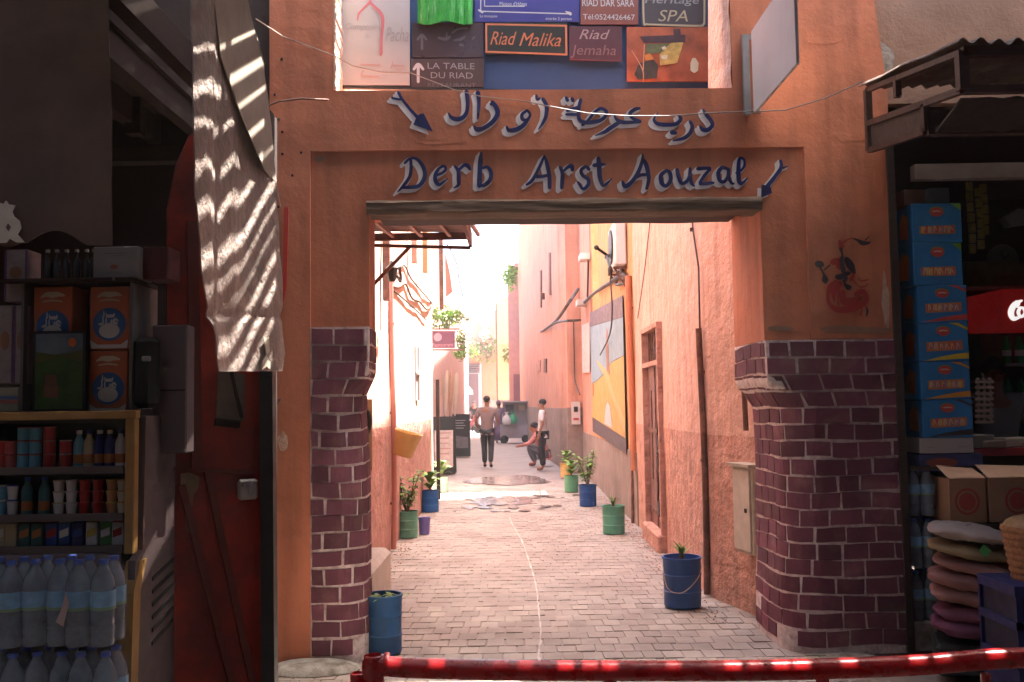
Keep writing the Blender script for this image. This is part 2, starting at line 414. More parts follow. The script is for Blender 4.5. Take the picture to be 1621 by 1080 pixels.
tag(build('paver_field', far, mt['paver'], pav), kind='stuff')

# whitish trickle running down the middle
tr = MB(); pts = [onZ(x, y, .014) for x, y in ((806, 818), (812, 832), (826, 856), (838, 890), (848, 925), (852, 960), (856, 1000), (853, 1035), (850, 1075))]
S = spline([(p.x, p.y, .02) for p in pts], 9); prev = []
for i, p in enumerate(S):
    wv = .002 + .009 * abs(noise.noise(V((i * .7, 2, 0)))) * 2
    jx = .012 * noise.noise(V((i * .9, 5, 0)))
    prev.append((V((p.x + jx - wv, p.y, .0145)), V((p.x + jx + wv, p.y, .0145))))
for i in range(len(prev) - 1): tr.add([prev[i][0], prev[i][1], prev[i + 1][1], prev[i + 1][0]], [(0, 1, 2, 3)])
tag(build('water_trickle', tr, mt['chalk']), 'whitish dried water trickle winding down the middle of the alley', kind='structure')

# ================================================================== gateway
GA = R(1.5); P0 = V((0, 5.9, 0)); GT = V((math.cos(GA), math.sin(GA), 0)); GN = V((-math.sin(GA), math.cos(GA), 0))
def G(px, py, d=0.0):
    p = hit(px, py, P0 + GN * d, GN); return (p - P0).dot(GT), p.z
def wd(u, z): return .010 * noise.noise(V((u * 1.3, z * 1.3, 4))) + .004 * noise.noise(V((u * 5, z * 5, 9)))
def Gw(u, z, d): return P0 + GT * u + GN * d + V((0, 0, z))
gate = thing('gateway', 'orange plastered gateway with purple brick corners and painted blue street name', 'gateway', Gw(.3, 0, .35))
TH = .74
def block(u0, z0, u1, z1, d=0.0, th=TH, mat='gate', name='plaster_wall', parent=gate, step=.07, slantl=0, slantr=0):
    nu = max(1, int(abs(u1 - u0) / step)); nv = max(1, int(abs(z1 - z0) / step)); b = MB()
    def fn(a, c):
        z = z0 + (z1 - z0) * c
        ua = u0 + slantl * c; ub = u1 + slantr * c
        u = ua + (ub - ua) * a
        return Gw(u, z, d + wd(u, z))
    b.slab(fn, nu, nv, GN * th)
    return build(name, b, mt[mat], parent, smooth=True)
uO0 = G(426, 600)[0]; uL = G(491, 400)[0]; uJL = G(584, 430)[0]; uJR = G(1208, 430)[0]; uR = G(1278, 380)[0]; uO1 = G(1415, 400)[0]
zB = G(810, 142)[1]; zP = G(860, 236)[1]; zL = G(860, 314)[1]; zLb = G(860, 334)[1]; zDL = G(540, 517)[1]; zDR = G(1300, 537)[1]
ZT = 4.75
block(uO0, 0, uL, zP)                                        # outer left strip
block(uL, zDL, uJL, zL, .022, .30, 'gate2')             # left recessed panel
block(uL, zL, uR, zP, .022, TH - .022, 'gate2')               # band above the beam
block(uJR, zDR, uR, zL, .022, TH - .022, 'gate2')
block(uR, zDR, uO1, zP)
block(uO0, zP, uO1, zB)                                      # Arabic band
uBL = G(528, 80)[0]; uBR = G(1158, 80)[0]
block(uO0, zB, uBL, ZT)
block(uBR, zB, uO1 - .0, ZT, slantr=-.12)
# rough edge of the recess left: chipped lip, pale colour standing in for sunlight
b = MB()
def lip(a, c):
    z = zB + .004 + (ZT - zB - .01) * c; wv = .012 + .012 * noise.noise(V((z * 9, 1, 0))) + .01 * noise.noise(V((z * 30, 1, 0)))
    return Gw(uBL + .002 + wv * (a * 2 if a < .5 else 1), z, -.004 + (0 if a < .5 else (a - .5) * 2 * .5))
b.grid(lip, 4, 60); build('chipped_sunlit_edge', b, mt['pale'], gate)
b = MB(); b.grid(lambda a, c: Gw(uBR - .003 - .02 * abs(noise.noise(V((c * 6, a * 3, 7)))), zB + .004 + (ZT - zB - .01) * c, .0 + a * .73), 10, 30, flip=True)  # pale colour stands in for light bounced onto the right reveal
build('glow_reveal', b, mt['pale'], gate, smooth=True)
# beam
b = MB()
bu0, bu1 = G(580, 330)[0], G(1206, 330)[0]
def beamf(a, c):
    u = bu0 + (bu1 - bu0) * a; z = zLb - .01 + (zL - zLb + .005) * c - .03 * a * 0
    e = .008 * noise.noise(V((u * 3, c * 4, 1))) + .004 * noise.noise(V((u * 14, c * 6, 1)))
    return Gw(u, z + e * 1.2, -.018 + e + (.01 if c in (0, 1) else 0))
b.slab(beamf, 70, 6, GN * .2)
build('lintel_beam', b, mt['wood_old'], gate, smooth=True)
b = MB()
def beamg(a, c):
    u = bu0 + .03 + (bu1 - bu0 - .06) * a; z = zLb + .02 + .045 * 1 + (zL - zLb - .02) * c
    return Gw(u, z - .012 + .006 * noise.noise(V((u * 3, c * 4, 6))), .195)
b.slab(beamg, 40, 2, GN * .53)
build('lintel_beam', b, mt['darkwood'], gate, smooth=True)
# end stones of the panel: jamb behind beam ends closed by blocks already

# brick corners
def sm(x): x = max(0, min(1, x)); return x * x * (3 - 2 * x)
def pillar(side, u0, uc, ztop, sil, rmax, zn, rows_seed, TH=.74):
    sg = 1 if uc > u0 else -1                                # direction from outer edge to opening
    A = abs(uc - u0); B = TH
    def cur(z):
        k = sm((zn - z) / .16)
        r = .012 + rmax * k; e = sil(z) * k
        return r, e
    def S(s, z, off=0.0):                                     # s: metres along the face from outer edge
        r, e = cur(z); a = A - e - r; arc = r * math.pi / 2; tot = a + arc + (B - r)
        full = A + B
        t = s / full * tot
        if t <= a: u, d, n = t, 0.0, (0, -1)
        elif t <= a + arc:
            th = (t - a) / r; u = a + r * math.sin(th); d = r - r * math.cos(th); n = (math.sin(th), -math.cos(th))
        else: u = a + r; d = r + (t - a - arc); n = (1, 0)
        k = off + .006 * noise.noise(V((s * 2, z * 2, rows_seed))) + .004 * noise.noise(V((s * 6, z * 6, rows_seed)))
        return Gw(u0 + sg * (u + n[0] * k), z, d + n[1] * k)
    full = A + B
    pl = MB(); ns = 64; nz = 70
    pl.grid(lambda a, c: S(a * full, c * ztop), ns, nz, flip=(sg < 0))
    # back and top closures
    tp = MB(); n0 = len(pl.v)
    top = [S(i / 30 * full, ztop) for i in range(31)] + [Gw(u0, ztop, TH)]
    pl.add(top, [tuple(range(len(top)))])
    pl.grid(lambda a, c: (S(full, c * ztop).lerp(Gw(u0, c * ztop, TH), a)), 1, 40)
    po = build('brick_pillar', pl, mt['mortar'], gate, smooth=True)
    rr = random.Random(rows_seed); H = .1055; nrow = int((ztop + .03) / H)
    for r in range(nrow):
        z1 = ztop - .008 - r * H; s = rr.uniform(.004, .012) - (0 if r % 2 else .09 + rr.uniform(0, .02))
        if side == 'R' and r % 3 == 2: s -= .03
        hv = H
        while s < full - .03:
            ln = .205 + rr.uniform(-.045, .045)
            if rr.random() < .06: ln += .1
            s0 = max(s, .004); s1 = min(s + ln - .009 - rr.uniform(0, .005), full - .004); s += ln
            if s1 - s0 < .03: continue
            if r >= nrow - 2 and rr.random() < .15: continue
            za = z1; zb = z1 - hv + .0085 + rr.uniform(-.002, .004)
            w0, w1 = [rr.uniform(-.006, .006) for _ in range(2)]
            bow = lambda q: .017 * noise.noise(V((q * 2.2, r * .35, rows_seed + 3))) + .004 * noise.noise(V((q * 11, r * .9, rows_seed)))
            q = [(s0 + rr.uniform(-.002, .008), zb + rr.uniform(-.002, .005)), (s1 - rr.uniform(-.002, .008), zb + rr.uniform(-.002, .005)), (s1 - rr.uniform(-.002, .008), za - rr.uniform(-.001, .006)), (s0 + rr.uniform(-.002, .008), za - rr.uniform(-.001, .006))]
            nsg = 4; b = MB(); fr = []
            for jj in range(2):
                for ii in range(nsg + 1):
                    t = ii / nsg
                    lo = (q[0][0] + (q[1][0] - q[0][0]) * t, q[0][1] + (q[1][1] - q[0][1]) * t); hi = (q[3][0] + (q[2][0] - q[3][0]) * t, q[3][1] + (q[2][1] - q[3][1]) * t)
                    p = lo if jj == 0 else hi
                    zz = p[1] + bow(p[0]) - bow(0) * 0
                    fr.append((p[0], min(zz, ztop - .004)))
            W = nsg + 1
            b.v = [S(a, c, .006) for a, c in fr] + [S(a, c, -.001) for a, c in fr]
            for ii in range(nsg):
                f = (ii, ii + 1, W + ii + 1, W + ii); b.f.append(f if sg > 0 else tuple(reversed(f)))
            ring = list(range(W)) + list(range(2 * W - 1, W - 1, -1))
            for k in range(len(ring)):
                a_, b_ = ring[k], ring[(k + 1) % len(ring)]
                f = (b_, a_, a_ + 2 * W, b_ + 2 * W); b.f.append(f if sg > 0 else tuple(reversed(f)))
            build('brick', b, mt['brick'], po)
    return S
zn = G(1200, 600)[1]
SL = pillar('L', uL, uJL, zDL - .003, lambda z: .065 - .03 * sm((1.2 - z) / 1.1) - .02 * math.sin(max(0, min(1, (1.5 - z) / 1.0)) * math.pi), .15, G(590, 585)[1], 11, TH=.34)
SR = pillar('R', uO1, uJR, zDR - .003, lambda z: .10 + .02 * sm((1.75 - z) / .3) - .03 * sm((.9 - z) / .9), .20, zn, 23)
# plaster skirt filling behind the dado blocks of the outer left/right handled by pillar backs
# step stone at the left foot
b = MB(); st = G(500, 1040)
b.lathe([(.0, .0), (.26, .0), (.27, .03), (.25, .05), (.19, .07), (.1, .075)], Gw(G(500, 1040)[0], -.02, -.10), 18, sx=1.05, sy=.6)
build('foot_stone', b, mt['grey_patch'], gate, smooth=True)
b = MB(); b.lathe([(.0, .0), (.2, .0), (.19, .015), (.12, .03), (.05, .035)], Gw(G(1330, 1030)[0], -.02, .05), 18, sx=1.3, sy=.5)
build('foot_mound', b, mt['grey_patch'], gate, smooth=True)
# nail holes
b = MB()
for x, y in ((441, 189), (447, 209), (429, 209), (447, 244), (463, 278), (446, 94), (441, 328), (477, 242), (435, 150)):
    u, z = G(x, y); b.box(Gw(u, z, wd(u, z) - .002), (.014, .006, .014))
tag(build('nail_holes', b, mt['blackcloth'], gate), kind='stuff')

rp = random.Random(12)
for i, (px, py, rx, ry, mm) in enumerate(((455, 560, 10, 22, 'gate2'), (1390, 300, 9, 30, 'gate2'), (1350, 215, 34, 10, 'gate2'), (470, 880, 12, 30, 'gate2'), (700, 225, 40, 4, 'gate2'), (1402, 480, 6, 40, 'pale'), (448, 700, 8, 14, 'pale'), (1235, 520, 20, 5, 'taupe'), (505, 250, 8, 5, 'taupe'), (1300, 60, 30, 12, 'gate2'), (1385, 560, 3, 9, 'taupe'))):
    u0_, z0_ = G(px, py); base = .022 if (uL < u0_ < uR and z0_ < zP) else 0; pts_ = []
    if z0_ < zDR and u0_ > uR: continue
    for k in range(18):
        t = k / 18 * 6.2832; q_ = 1 + .5 * noise.noise(V((math.cos(t) * 1.5 + i, math.sin(t) * 1.5, i * 2.0))) + .2 * noise.noise(V((math.cos(t) * 5, math.sin(t) * 5, i)))
        u_ = u0_ + rx / 254 * q_ * math.cos(t); z_ = z0_ + ry / 254 * q_ * math.sin(t); pts_.append(Gw(u_, z_, base + wd(u_, z_) - .0018))
    b = MB(); b.v = pts_ + [sum(pts_, V()) / 18]; b.f = [((k + 1) % 18, k, 18) for k in range(18)]; build('plaster_patch', b, mt[mm], gate)
# painted words ---------------------------------------------------------------
def gp(px, py, d):
    u, z = G(px, py); base = .022 if z < zP else 0.0
    return Gw(u, z, base + wd(u, z) - .0035 - d)
def word(strokes, ox, oy, sc_, polys=(), name='painted_letter', label=None, shift=(-6, 5)):
    blue = MB(); wh = MB()
    for i, s in enumerate(strokes):
        pts = [(ox + p[0] / sc_, oy + p[1] / sc_, p[2] / sc_) for p in s]
        ribbon(wh, pts, gp, -.001 + i * .0003, shift=shift, grow=.9); ribbon(wh, pts, gp, -.0006 + i * .0003, shift=(shift[0] * .4, shift[1] * .4), grow=1.6)
        ribbon(blue, pts, gp, .0030 + i * .0003)
    for i, pg in enumerate(polys):
        pp = [(ox + p[0] / sc_, oy + p[1] / sc_) for p in pg]
        wh.add([gp(x + shift[0], y + shift[1], .001) for x, y in pp], [tuple(range(len(pp)))])
        blue.add([gp(x, y, .0055) for x, y in pp], [tuple(range(len(pp)))])
    o = build(name + '_shadow', wh, mt['white'], gate); p = build(name, blue, mt['blue'], gate)
    if label: p['label'] = label
K1 = 5.789; K2 = 8.53
word([[(175, 95, 22), (205, 150, 26), (270, 235, 26), (345, 320, 30)], [(120, 150, 22), (170, 160, 22), (210, 165, 20)], [(190, 105, 16), (200, 150, 22)]], 600, 130, K1,
     polys=[[(410, 290), (495, 460), (315, 395), (345, 320), (372, 300)]], name='painted_arrow', label='blue painted arrow pointing down right above the left end of the name')
A = [
 [[(800, 88, 38), (812, 170, 36), (808, 260, 34), (780, 320, 40), (720, 345, 44), (665, 330, 34), (638, 290, 14)]],                # lam
 [[(905, 100, 46), (915, 170, 36), (912, 260, 30), (905, 345, 14)]],                                                              # alif
 [[(1035, 185, 36), (1075, 240, 44), (1085, 300, 44), (1040, 370, 42), (960, 425, 40), (900, 440, 46), (870, 410, 18)], [(1020, 205, 20), (1042, 215, 24)]],   # zain
 [[(1350, 265, 26), (1310, 300, 30), (1315, 345, 30), (1360, 345, 26), (1385, 300, 26), (1355, 260, 24)], [(1375, 330, 28), (1320, 400, 40), (1250, 440, 44), (1190, 445, 36), (1170, 410, 18)]],   # waw
 [[(1500, 155, 34), (1535, 220, 38), (1530, 310, 34), (1500, 380, 28), (1460, 435, 10)], [(1440, 120, 20), (1450, 160, 30), (1475, 150, 18)]],   # alif hamza
]
for s in A: word(s, 600, 130, K1, name='arabic_letter')
Bs = [
 [[(1405, 255, 18), (1430, 300, 34), (1475, 355, 36), (1490, 400, 36), (1450, 440, 40), (1400, 440, 38), (1375, 405, 18)]],                 # dal
 [[(1285, 365, 30), (1305, 410, 34), (1285, 470, 36), (1230, 515, 36), (1130, 540, 14)]],                                               # ra
 [[(990, 290, 12), (955, 345, 24), (990, 385, 36), (1080, 395, 38), (1160, 385, 36), (1200, 345, 34), (1180, 310, 22)], [(1115, 465, 40), (1150, 468, 40)]],   # ba
 [[(825, 245, 24), (780, 255, 36), (735, 290, 32), (760, 335, 30), (830, 365, 30)], [(830, 368, 28), (740, 372, 32), (660, 370, 36), (610, 340, 28), (590, 300, 16)],
  [(640, 370, 34), (560, 420, 40), (500, 460, 34), (415, 492, 10)]],                                                                  # ain + ra
 [[(300, 395, 26), (360, 345, 28), (410, 280, 28), (470, 245, 32), (520, 275, 32), (505, 325, 32), (440, 360, 36), (340, 372, 38), (275, 350, 34), (265, 260, 34), (285, 160, 30)],
  [(275, 230, 32), (215, 245, 30), (160, 262, 30)], [(265, 300, 26), (210, 298, 28), (150, 298, 22)], [(150, 140, 26), (165, 170, 34)], [(205, 150, 34), (215, 175, 30)]],   # sad + ta marbuta
]
for s in Bs: word(s, 870, 130, K1, name='arabic_letter')
D1 = [
 [[(340, 190, 40), (345, 300, 44), (325, 420, 46), (250, 530, 44), (160, 625, 14)], [(260, 235, 34), (320, 180, 34), (400, 170, 40), (480, 240, 50), (530, 350, 58), (520, 450, 60), (450, 540, 54), (330, 560, 50), (230, 565, 34)]],  # D
 [[(680, 400, 36), (760, 370, 36), (815, 320, 40), (790, 275, 36), (720, 310, 40), (675, 390, 52), (675, 470, 56), (720, 525, 48), (780, 490, 34), (840, 445, 18)]],  # e
 [[(935, 275, 34), (985, 340, 52), (990, 450, 58), (985, 530, 46), (920, 572, 14)], [(990, 330, 40), (1060, 265, 46), (1110, 270, 60), (1145, 320, 40)]],  # r
 [[(1295, 90, 30), (1285, 200, 66), (1275, 350, 64), (1270, 545, 66)], [(1310, 300, 34), (1380, 290, 46), (1425, 360, 56), (1415, 460, 58), (1340, 530, 56), (1280, 535, 40)]],  # b
]
for s in D1: word(s, 610, 230, K2, name='painted_letter')
D2 = [
 [[(355, 140, 30), (300, 270, 44), (235, 400, 44), (180, 480, 44), (115, 525, 30)], [(360, 130, 24), (395, 250, 52), (425, 400, 56), (430, 570, 50)], [(250, 415, 50), (330, 410, 46), (410, 395, 40)]],
 [[(570, 280, 40), (605, 370, 56), (600, 480, 54), (595, 570, 48)], [(610, 350, 30), (670, 290, 44), (725, 270, 60), (740, 330, 46)]],
 [[(965, 320, 44), (920, 280, 46), (855, 330, 46), (880, 400, 48), (950, 450, 52), (955, 520, 52), (885, 580, 44), (815, 490, 34)]],
 [[(1090, 165, 56), (1100, 280, 66), (1110, 420, 60), (1150, 530, 50), (1200, 510, 40), (1270, 445, 14)], [(1025, 265, 50), (1100, 255, 60), (1180, 250, 26)]],
]
for s in D2: word(s, 820, 230, K2, name='painted_letter')
D3 = [
 [[(220, 80, 16), (215, 140, 30), (180, 240, 36), (120, 330, 38), (60, 370, 44), (35, 325, 22)], [(215, 110, 20), (250, 170, 40), (272, 260, 38), (275, 320, 34), (255, 395, 26)], [(150, 295, 30), (200, 270, 30), (265, 262, 28)]],
 [[(440, 225, 30), (390, 270, 38), (395, 340, 40), (435, 368, 34), (475, 320, 38), (470, 250, 38), (435, 222, 26)]],
 [[(535, 215, 32), (550, 280, 38), (580, 345, 36), (630, 320, 32), (655, 260, 30)], [(655, 205, 26), (655, 280, 36), (670, 345, 34), (695, 370, 16)]],
 [[(725, 210, 36), (790, 205, 34), (840, 205, 30)], [(840, 215, 26), (790, 270, 32), (745, 340, 30)], [(745, 352, 26), (810, 345, 34), (870, 340, 24)]],
 [[(1005, 215, 28), (950, 200, 34), (915, 250, 38), (930, 320, 36), (975, 325, 32), (1005, 270, 30), (1010, 215, 30)], [(1005, 215, 26), (1010, 290, 32), (1040, 345, 26), (1060, 345, 14)]],
 [[(1075, 250, 14), (1120, 230, 22), (1155, 180, 24), (1150, 125, 22), (1110, 120, 30), (1100, 220, 40), (1105, 320, 40), (1130, 345, 34), (1185, 295, 12)]],
]
for s in D3: word(s, 980, 230, K1, name='painted_letter')
word([[(1485, 135, 28), (1490, 200, 34), (1430, 290, 36), (1365, 370, 40)], [(1550, 190, 12), (1505, 205, 22)]], 980, 230, K1,
     polys=[[(1390, 375), (1405, 435), (1305, 480), (1308, 360), (1345, 362)]], name='painted_arrow', label='blue painted arrow pointing down left at the right end of the name')

# painted dancing figure on the right pier (zoom scale 6.75 from 1280,360)
def figp(px, py, d):
    u, z = G(px, py); return Gw(u, z, wd(u, z) - .0035 - d)
fg = {'r': MB(), 'b': MB()}
FS = [('r', [(330, 150, 40), (345, 200, 60), (340, 240, 40)]), ('r', [(370, 160, 20), (420, 130, 14), (470, 120, 14)]), ('b', [(470, 120, 14), (520, 140, 26), (570, 170, 50), (630, 170, 30), (655, 160, 14)]), ('b', [(600, 140, 14), (640, 100, 8)]),
      ('b', [(340, 230, 40), (355, 280, 20), (360, 330, 30)]), ('r', [(250, 375, 60), (310, 370, 80), (330, 430, 60)]), ('b', [(345, 330, 40), (355, 400, 50), (370, 470, 50)]),
      ('b', [(400, 340, 60), (440, 400, 80), (470, 460, 60), (490, 490, 24)]), ('b', [(90, 390, 70), (135, 400, 70)]), ('b', [(120, 430, 20), (160, 500, 24), (175, 560, 70), (180, 590, 40)]), ('b', [(160, 460, 14), (225, 405, 16)]),
      ('b', [(300, 530, 50), (340, 530, 60), (400, 500, 50), (430, 490, 40)]), ('b', [(370, 560, 20), (390, 610, 24), (420, 640, 60), (440, 645, 50)]), ('b', [(400, 540, 40), (380, 590, 24)]),
      ('r', [(520, 540, 10), (560, 575, 14), (630, 560, 14)]), ('r', [(470, 560, 14), (530, 630, 14), (590, 635, 14), (630, 605, 10)]), ('r', [(480, 500, 20), (450, 560, 40)]),
      ('r', [(290, 580, 40), (230, 640, 60), (205, 730, 40), (220, 820, 40), (300, 880, 60), (400, 880, 70), (520, 850, 70), (610, 800, 50), (600, 720, 50), (560, 690, 60), (500, 720, 50)]),
      ('r', [(330, 600, 50), (270, 690, 60), (270, 790, 14)]), ('r', [(360, 690, 60), (370, 780, 80), (440, 800, 90), (540, 770, 60)]), ('r', [(330, 640, 30), (310, 760, 16), (320, 840, 14)]),
      ('b', [(615, 850, 14), (625, 900, 24), (615, 950, 14)]), ('r', [(570, 880, 14), (550, 930, 20), (565, 945, 12)])]
for i, (k, s) in enumerate(FS): ribbon(fg[k], [(1280 + a / 6.75, 360 + b_ / 6.75, c / 6.75) for a, b_, c in s], figp, i * .00025)
o = build('painted_figure', fg['r'], C('figure_red', (.33, .03, .022)), gate); o['label'] = 'red painted dancing figure on the right pier'
build('painted_figure_detail', fg['b'], C('figure_black', (.035, .022, .03)), gate)
b = MB()
for i, s in enumerate([[(1300, 521, 5), (1330, 519, 7), (1370, 521, 6), (1410, 522, 5)], [(1306, 526, 3), (1360, 526, 4), (1408, 528, 3)]]): ribbon(b, s, figp, i * .0003)
build('scuffed_band', b, mt['taupe'], gate)

# ================================================================== board in the opening above
YB = 6.17
def bp(px, py, d): return onY(px, py, YB - .012 - d)
def panel(name, label, cat, x0, y0, x1, y1, mat, th=.012, group='hotel and restaurant signs on the blue board', dep=0.0):
    root = thing(name, label, cat, onY((x0 + x1) / 2, y1, YB - .012 - dep), group)
    b = MB(); pts = [onY(x0, y0, YB - .0125 - dep), onY(x1, y0, YB - .0125 - dep), onY(x1, y1, YB - .0125 - dep), onY(x0, y1, YB - .0125 - dep)]
    b.poly(list(reversed(pts)), V((0, -th, 0))); build('panel', b, mat, root); root['_d'] = dep + th + .001
    return root
def bt(s, root, mat, x0, y1, h, wpx, shear=0, name='lettering'):
    Y = YB - .0125 - root['_d']; p = onY(x0, y1, Y); sc_ = (Y) / FPX
    rt = (onY(x0 + wpx, y1 + wpx * .012, Y) - p); text(s, mat, root, p, rt, V((0, 0, 1)), h * sc_, wpx * sc_, shear, name)
def brib(root, mat, strokes, name='drawing', e=.0):
    b = MB(); k = root['_d'] + e
    for i, s in enumerate(strokes): ribbon(b, s, lambda x, y, d: onY(x, y, YB - .0125 - k - d), i * .0002)
    return build(name, b, mat, root)
brd = thing('sign_board', 'big blue painted board standing in the opening above the gateway', 'board', onY(830, 140, YB))
b = MB(); b.poly([onY(537, 137, YB), onY(1121, 152, YB), onY(1121, -130, YB), onY(537, -130, YB)], V((0, .03, 0))); build('panel', b, mt['boardblue'], brd)
b = MB(); b.bar(onY(533, 138, YB - .01), onY(1121, 153, YB - .01), .03, .02); b.bar(onY(536, 138, YB - .01), onY(536, -130, YB - .01), .02, .03); build('frame', b, mt['darkmetal'], brd)
r = panel('shop_sign', 'tall grey white sign with pink arch drawing at the left of the board', 'sign', 541, -60, 649, 136, mt['signgrey'])
brib(r, C('pink_line', (.46, .13, .14)), [[(566, 32, 2), (568, 22, 3), (575, 14, 3), (583, 6, 4), (586, 3, 4)], [(586, 4, 4), (596, 14, 5), (602, 20, 5), (606, 32, 5), (604, 60, 4), (603, 86, 5)], [(585, -30, 2), (586, 3, 4)]])
brib(r, mt['pinktext'], [[(571, 102, 2), (602, 103, 2)], [(575, 112, 2), (573, 120, 2), (600, 121, 2)], [(622, 104, 2), (640, 104, 1.5)], [(622, 98, 1.5), (619, 108, 1.5)], [(626, 110, 1.2), (640, 110, 1.2)]], 'drawing', .0012)
brib(r, mt['greytext'], [[(588, 12, 2), (597, 22, 2), (601, 40, 2), (600, 84, 2)]], 'drawing', .0024)
bt('Comptoir', r, mt['greytext'], 546, 50, 14, 54, .35); bt('Pacha', r, mt['greytext'], 610, 66, 24, 38, .35); bt('du', r, mt['greytext'], 578, 60, 6, 8, .3)
r = panel('shop_sign', 'faded dark brown sign with grey up arrow, above the restaurant sign', 'sign', 653, 37, 765, 92, mt['signbrown'])
brib(r, mt['dimtext'], [[(668, 78, 4), (668, 58, 4)], [(661, 63, 3), (668, 55, 4), (675, 63, 3)], [(694, 60, 4), (706, 62, 5), (712, 58, 4)], [(707, 62, 3), (707, 52, 2)], [(716, 52, 3), (726, 46, 3), (740, 45, 3)], [(719, 64, 3), (730, 62, 5), (736, 58, 3)], [(728, 71, 4), (733, 72, 4)], [(748, 62, 3), (752, 58, 2)]])
r = panel('restaurant_sign', 'dark brown sign reading LA TABLE DU RIAD RESTAURANT with up arrow', 'sign', 651, 94, 766, 139, C('brown_sign_b', (.06, .035, .035)))
brib(r, mt['whitetext'], [[(662, 130, 4.5), (662, 104, 4.5)], [(655, 110, 4), (662, 102, 5), (670, 110, 4)]])
bt('LA TABLE', r, mt['greytext'], 677, 109, 10, 76); bt('DU RIAD', r, mt['greytext'], 682, 124, 10, 68); bt('RESTAURANT', r, mt['dimtext'], 677, 138, 7, 78)
r = panel('map_sign', 'indigo blue sign with white route lines and arrows, left of brick red sign', 'sign', 752, -50, 917, 36, mt['signnavy'])
brib(r, mt['whitetext'], [[(761, -40, 1.6), (761, 19, 1.6)], [(761, 18, 1.8), (900, 22, 1.8)], [(767, -40, 1.4), (767, 10, 1.4)], [(768, 10, 1.6), (830, 10, 1.6)]], 'route_line')
brib(r, mt['whitetext'], [[(895, 18, 1), (903, 22, 5), (905, 22.2, 1)], [(758, 16, 3), (764, 20, 3)]], 'arrow_head', .0015)
bt("Maison d'Hôtes", r, mt['whitetext'], 791, 9, 6.5, 44); bt('La mosquée', r, mt['whitetext'], 760, 29, 6, 28); bt('entrée 2 portes', r, mt['whitetext'], 864, 33, 6, 42)
bt('Restaurant', r, C('cyan_lettering', (.1, .4, .5)), 842, -1, 6, 20)
r = panel('riad_sign', 'black sign with orange border and orange cursive Riad Malika', 'sign', 768, 37, 898, 87, mt['signblack'], dep=.002)
brib(r, mt['orangelet'], [[(769, 38.5, 3), (897, 41, 3)], [(769, 82, 3), (897, 86.5, 3)], [(769.5, 39, 3), (770, 82, 3)], [(896, 42, 3), (896.5, 86, 3)]], 'border')
bt('Riad', r, mt['orangelet'], 776, 71, 22, 43, .4); bt('Malika', r, mt['orangelet'], 822, 73, 22, 68, .4)
r = panel('riad_sign', 'brick red sign reading RIAD DAR SARA with a phone number', 'sign', 919, -50, 1010, 40, mt['signred'])
bt('RIAD DAR SARA', r, mt['whitetext'], 922, 10, 12, 84); bt('Tél:0524426467', r, mt['whitetext'], 923, 31, 9, 84)
r = panel('spa_sign', 'dark sign with tan border reading Heritage SPA', 'sign', 1015, -60, 1118, 42, C('spa_dark', (.05, .04, .045)))
brib(r, mt['gold'], [[(1018, -50, 3), (1019, 32, 3), (1024, 38, 3), (1034, 39, 3), (1105, 41, 3), (1113, 38, 3), (1115, 30, 3), (1115, -50, 3)]], 'border')
bt('Heritage', r, mt['greytext'], 1021, 9, 16, 88, .2); bt('SPA', r, mt['gold'], 1042, 34, 19, 48, .25)
r = panel('riad_sign', 'dark wine sign reading Riad Jemaha below the brick red sign', 'sign', 901, 43, 984, 97, C('wine_sign', (.085, .022, .035)))
bt('Riad', r, mt['pinktext'], 917, 62, 16, 50, .35); bt('Jemaha', r, C('dull_pink', (.25, .12, .12)), 903, 92, 22, 74, .2)
brib(r, C('wine_line', (.22, .04, .05)), [[(903, 94, 1.5), (982, 97, 1.5)]], 'border', .001)
r = panel('photo_sign', 'orange photo print of a lit courtyard at the right of the board', 'sign', 992, 44, 1120, 130, C('photo_orange', (.34, .085, .035), var=.4, vs=9))
def quad(root, mat, pts, e, name='print'):
    b = MB(); b.add([onY(x, y, YB - .0125 - root['_d'] - e) for x, y in pts], [tuple(range(len(pts)))]); return build(name, b, mat, root)
quad(r, C('print_dark', (.05, .02, .03), var=.4, vs=30), [(1012, 58), (1085, 55), (1085, 68), (1020, 68)], .0005); quad(r, C('print_dark', (.05, .02, .03)), [(1066, 46), (1077, 46), (1078, 60), (1067, 60)], .001)
quad(r, C('print_green', (.10, .12, .05), var=.4, vs=30), [(1023, 70), (1062, 69), (1064, 83), (1022, 86)], .0015); quad(r, C('print_yellow', (.48, .34, .09), var=.3, vs=30), [(1062, 68), (1082, 67), (1072, 100), (1045, 104), (1044, 86)], .002)
quad(r, C('print_fire', (.55, .2, .04)), [(1020, 88), (1028, 84), (1036, 94), (1022, 96)], .0025); quad(r, C('print_shadow', (.04, .035, .03), var=.4, vs=40), [(1004, 118), (1012, 100), (1022, 98), (1034, 94), (1042, 104), (1040, 124), (1010, 126)], .003)
quad(r, C('print_light', (.62, .58, .42)), [(1093, 100), (1096, 92), (1101, 92), (1106, 100), (1105, 112), (1099, 116), (1093, 112)], .0035); quad(r, C('print_light', (.6, .6, .5)), [(1047, 75), (1053, 73), (1055, 77), (1049, 79)], .004)
quad(r, C('print_light', (.6, .6, .5)), [(1046, 88), (1057, 87), (1056, 94), (1048, 94)], .0045); brib(r, C('print_line', (.55, .3, .2)), [[(1018, 112, 1.5), (1020, 70, 1.5)], [(1018, 130, 1), (1017, 110, 1.5), (1000, 80, 1)]], 'print', .005)
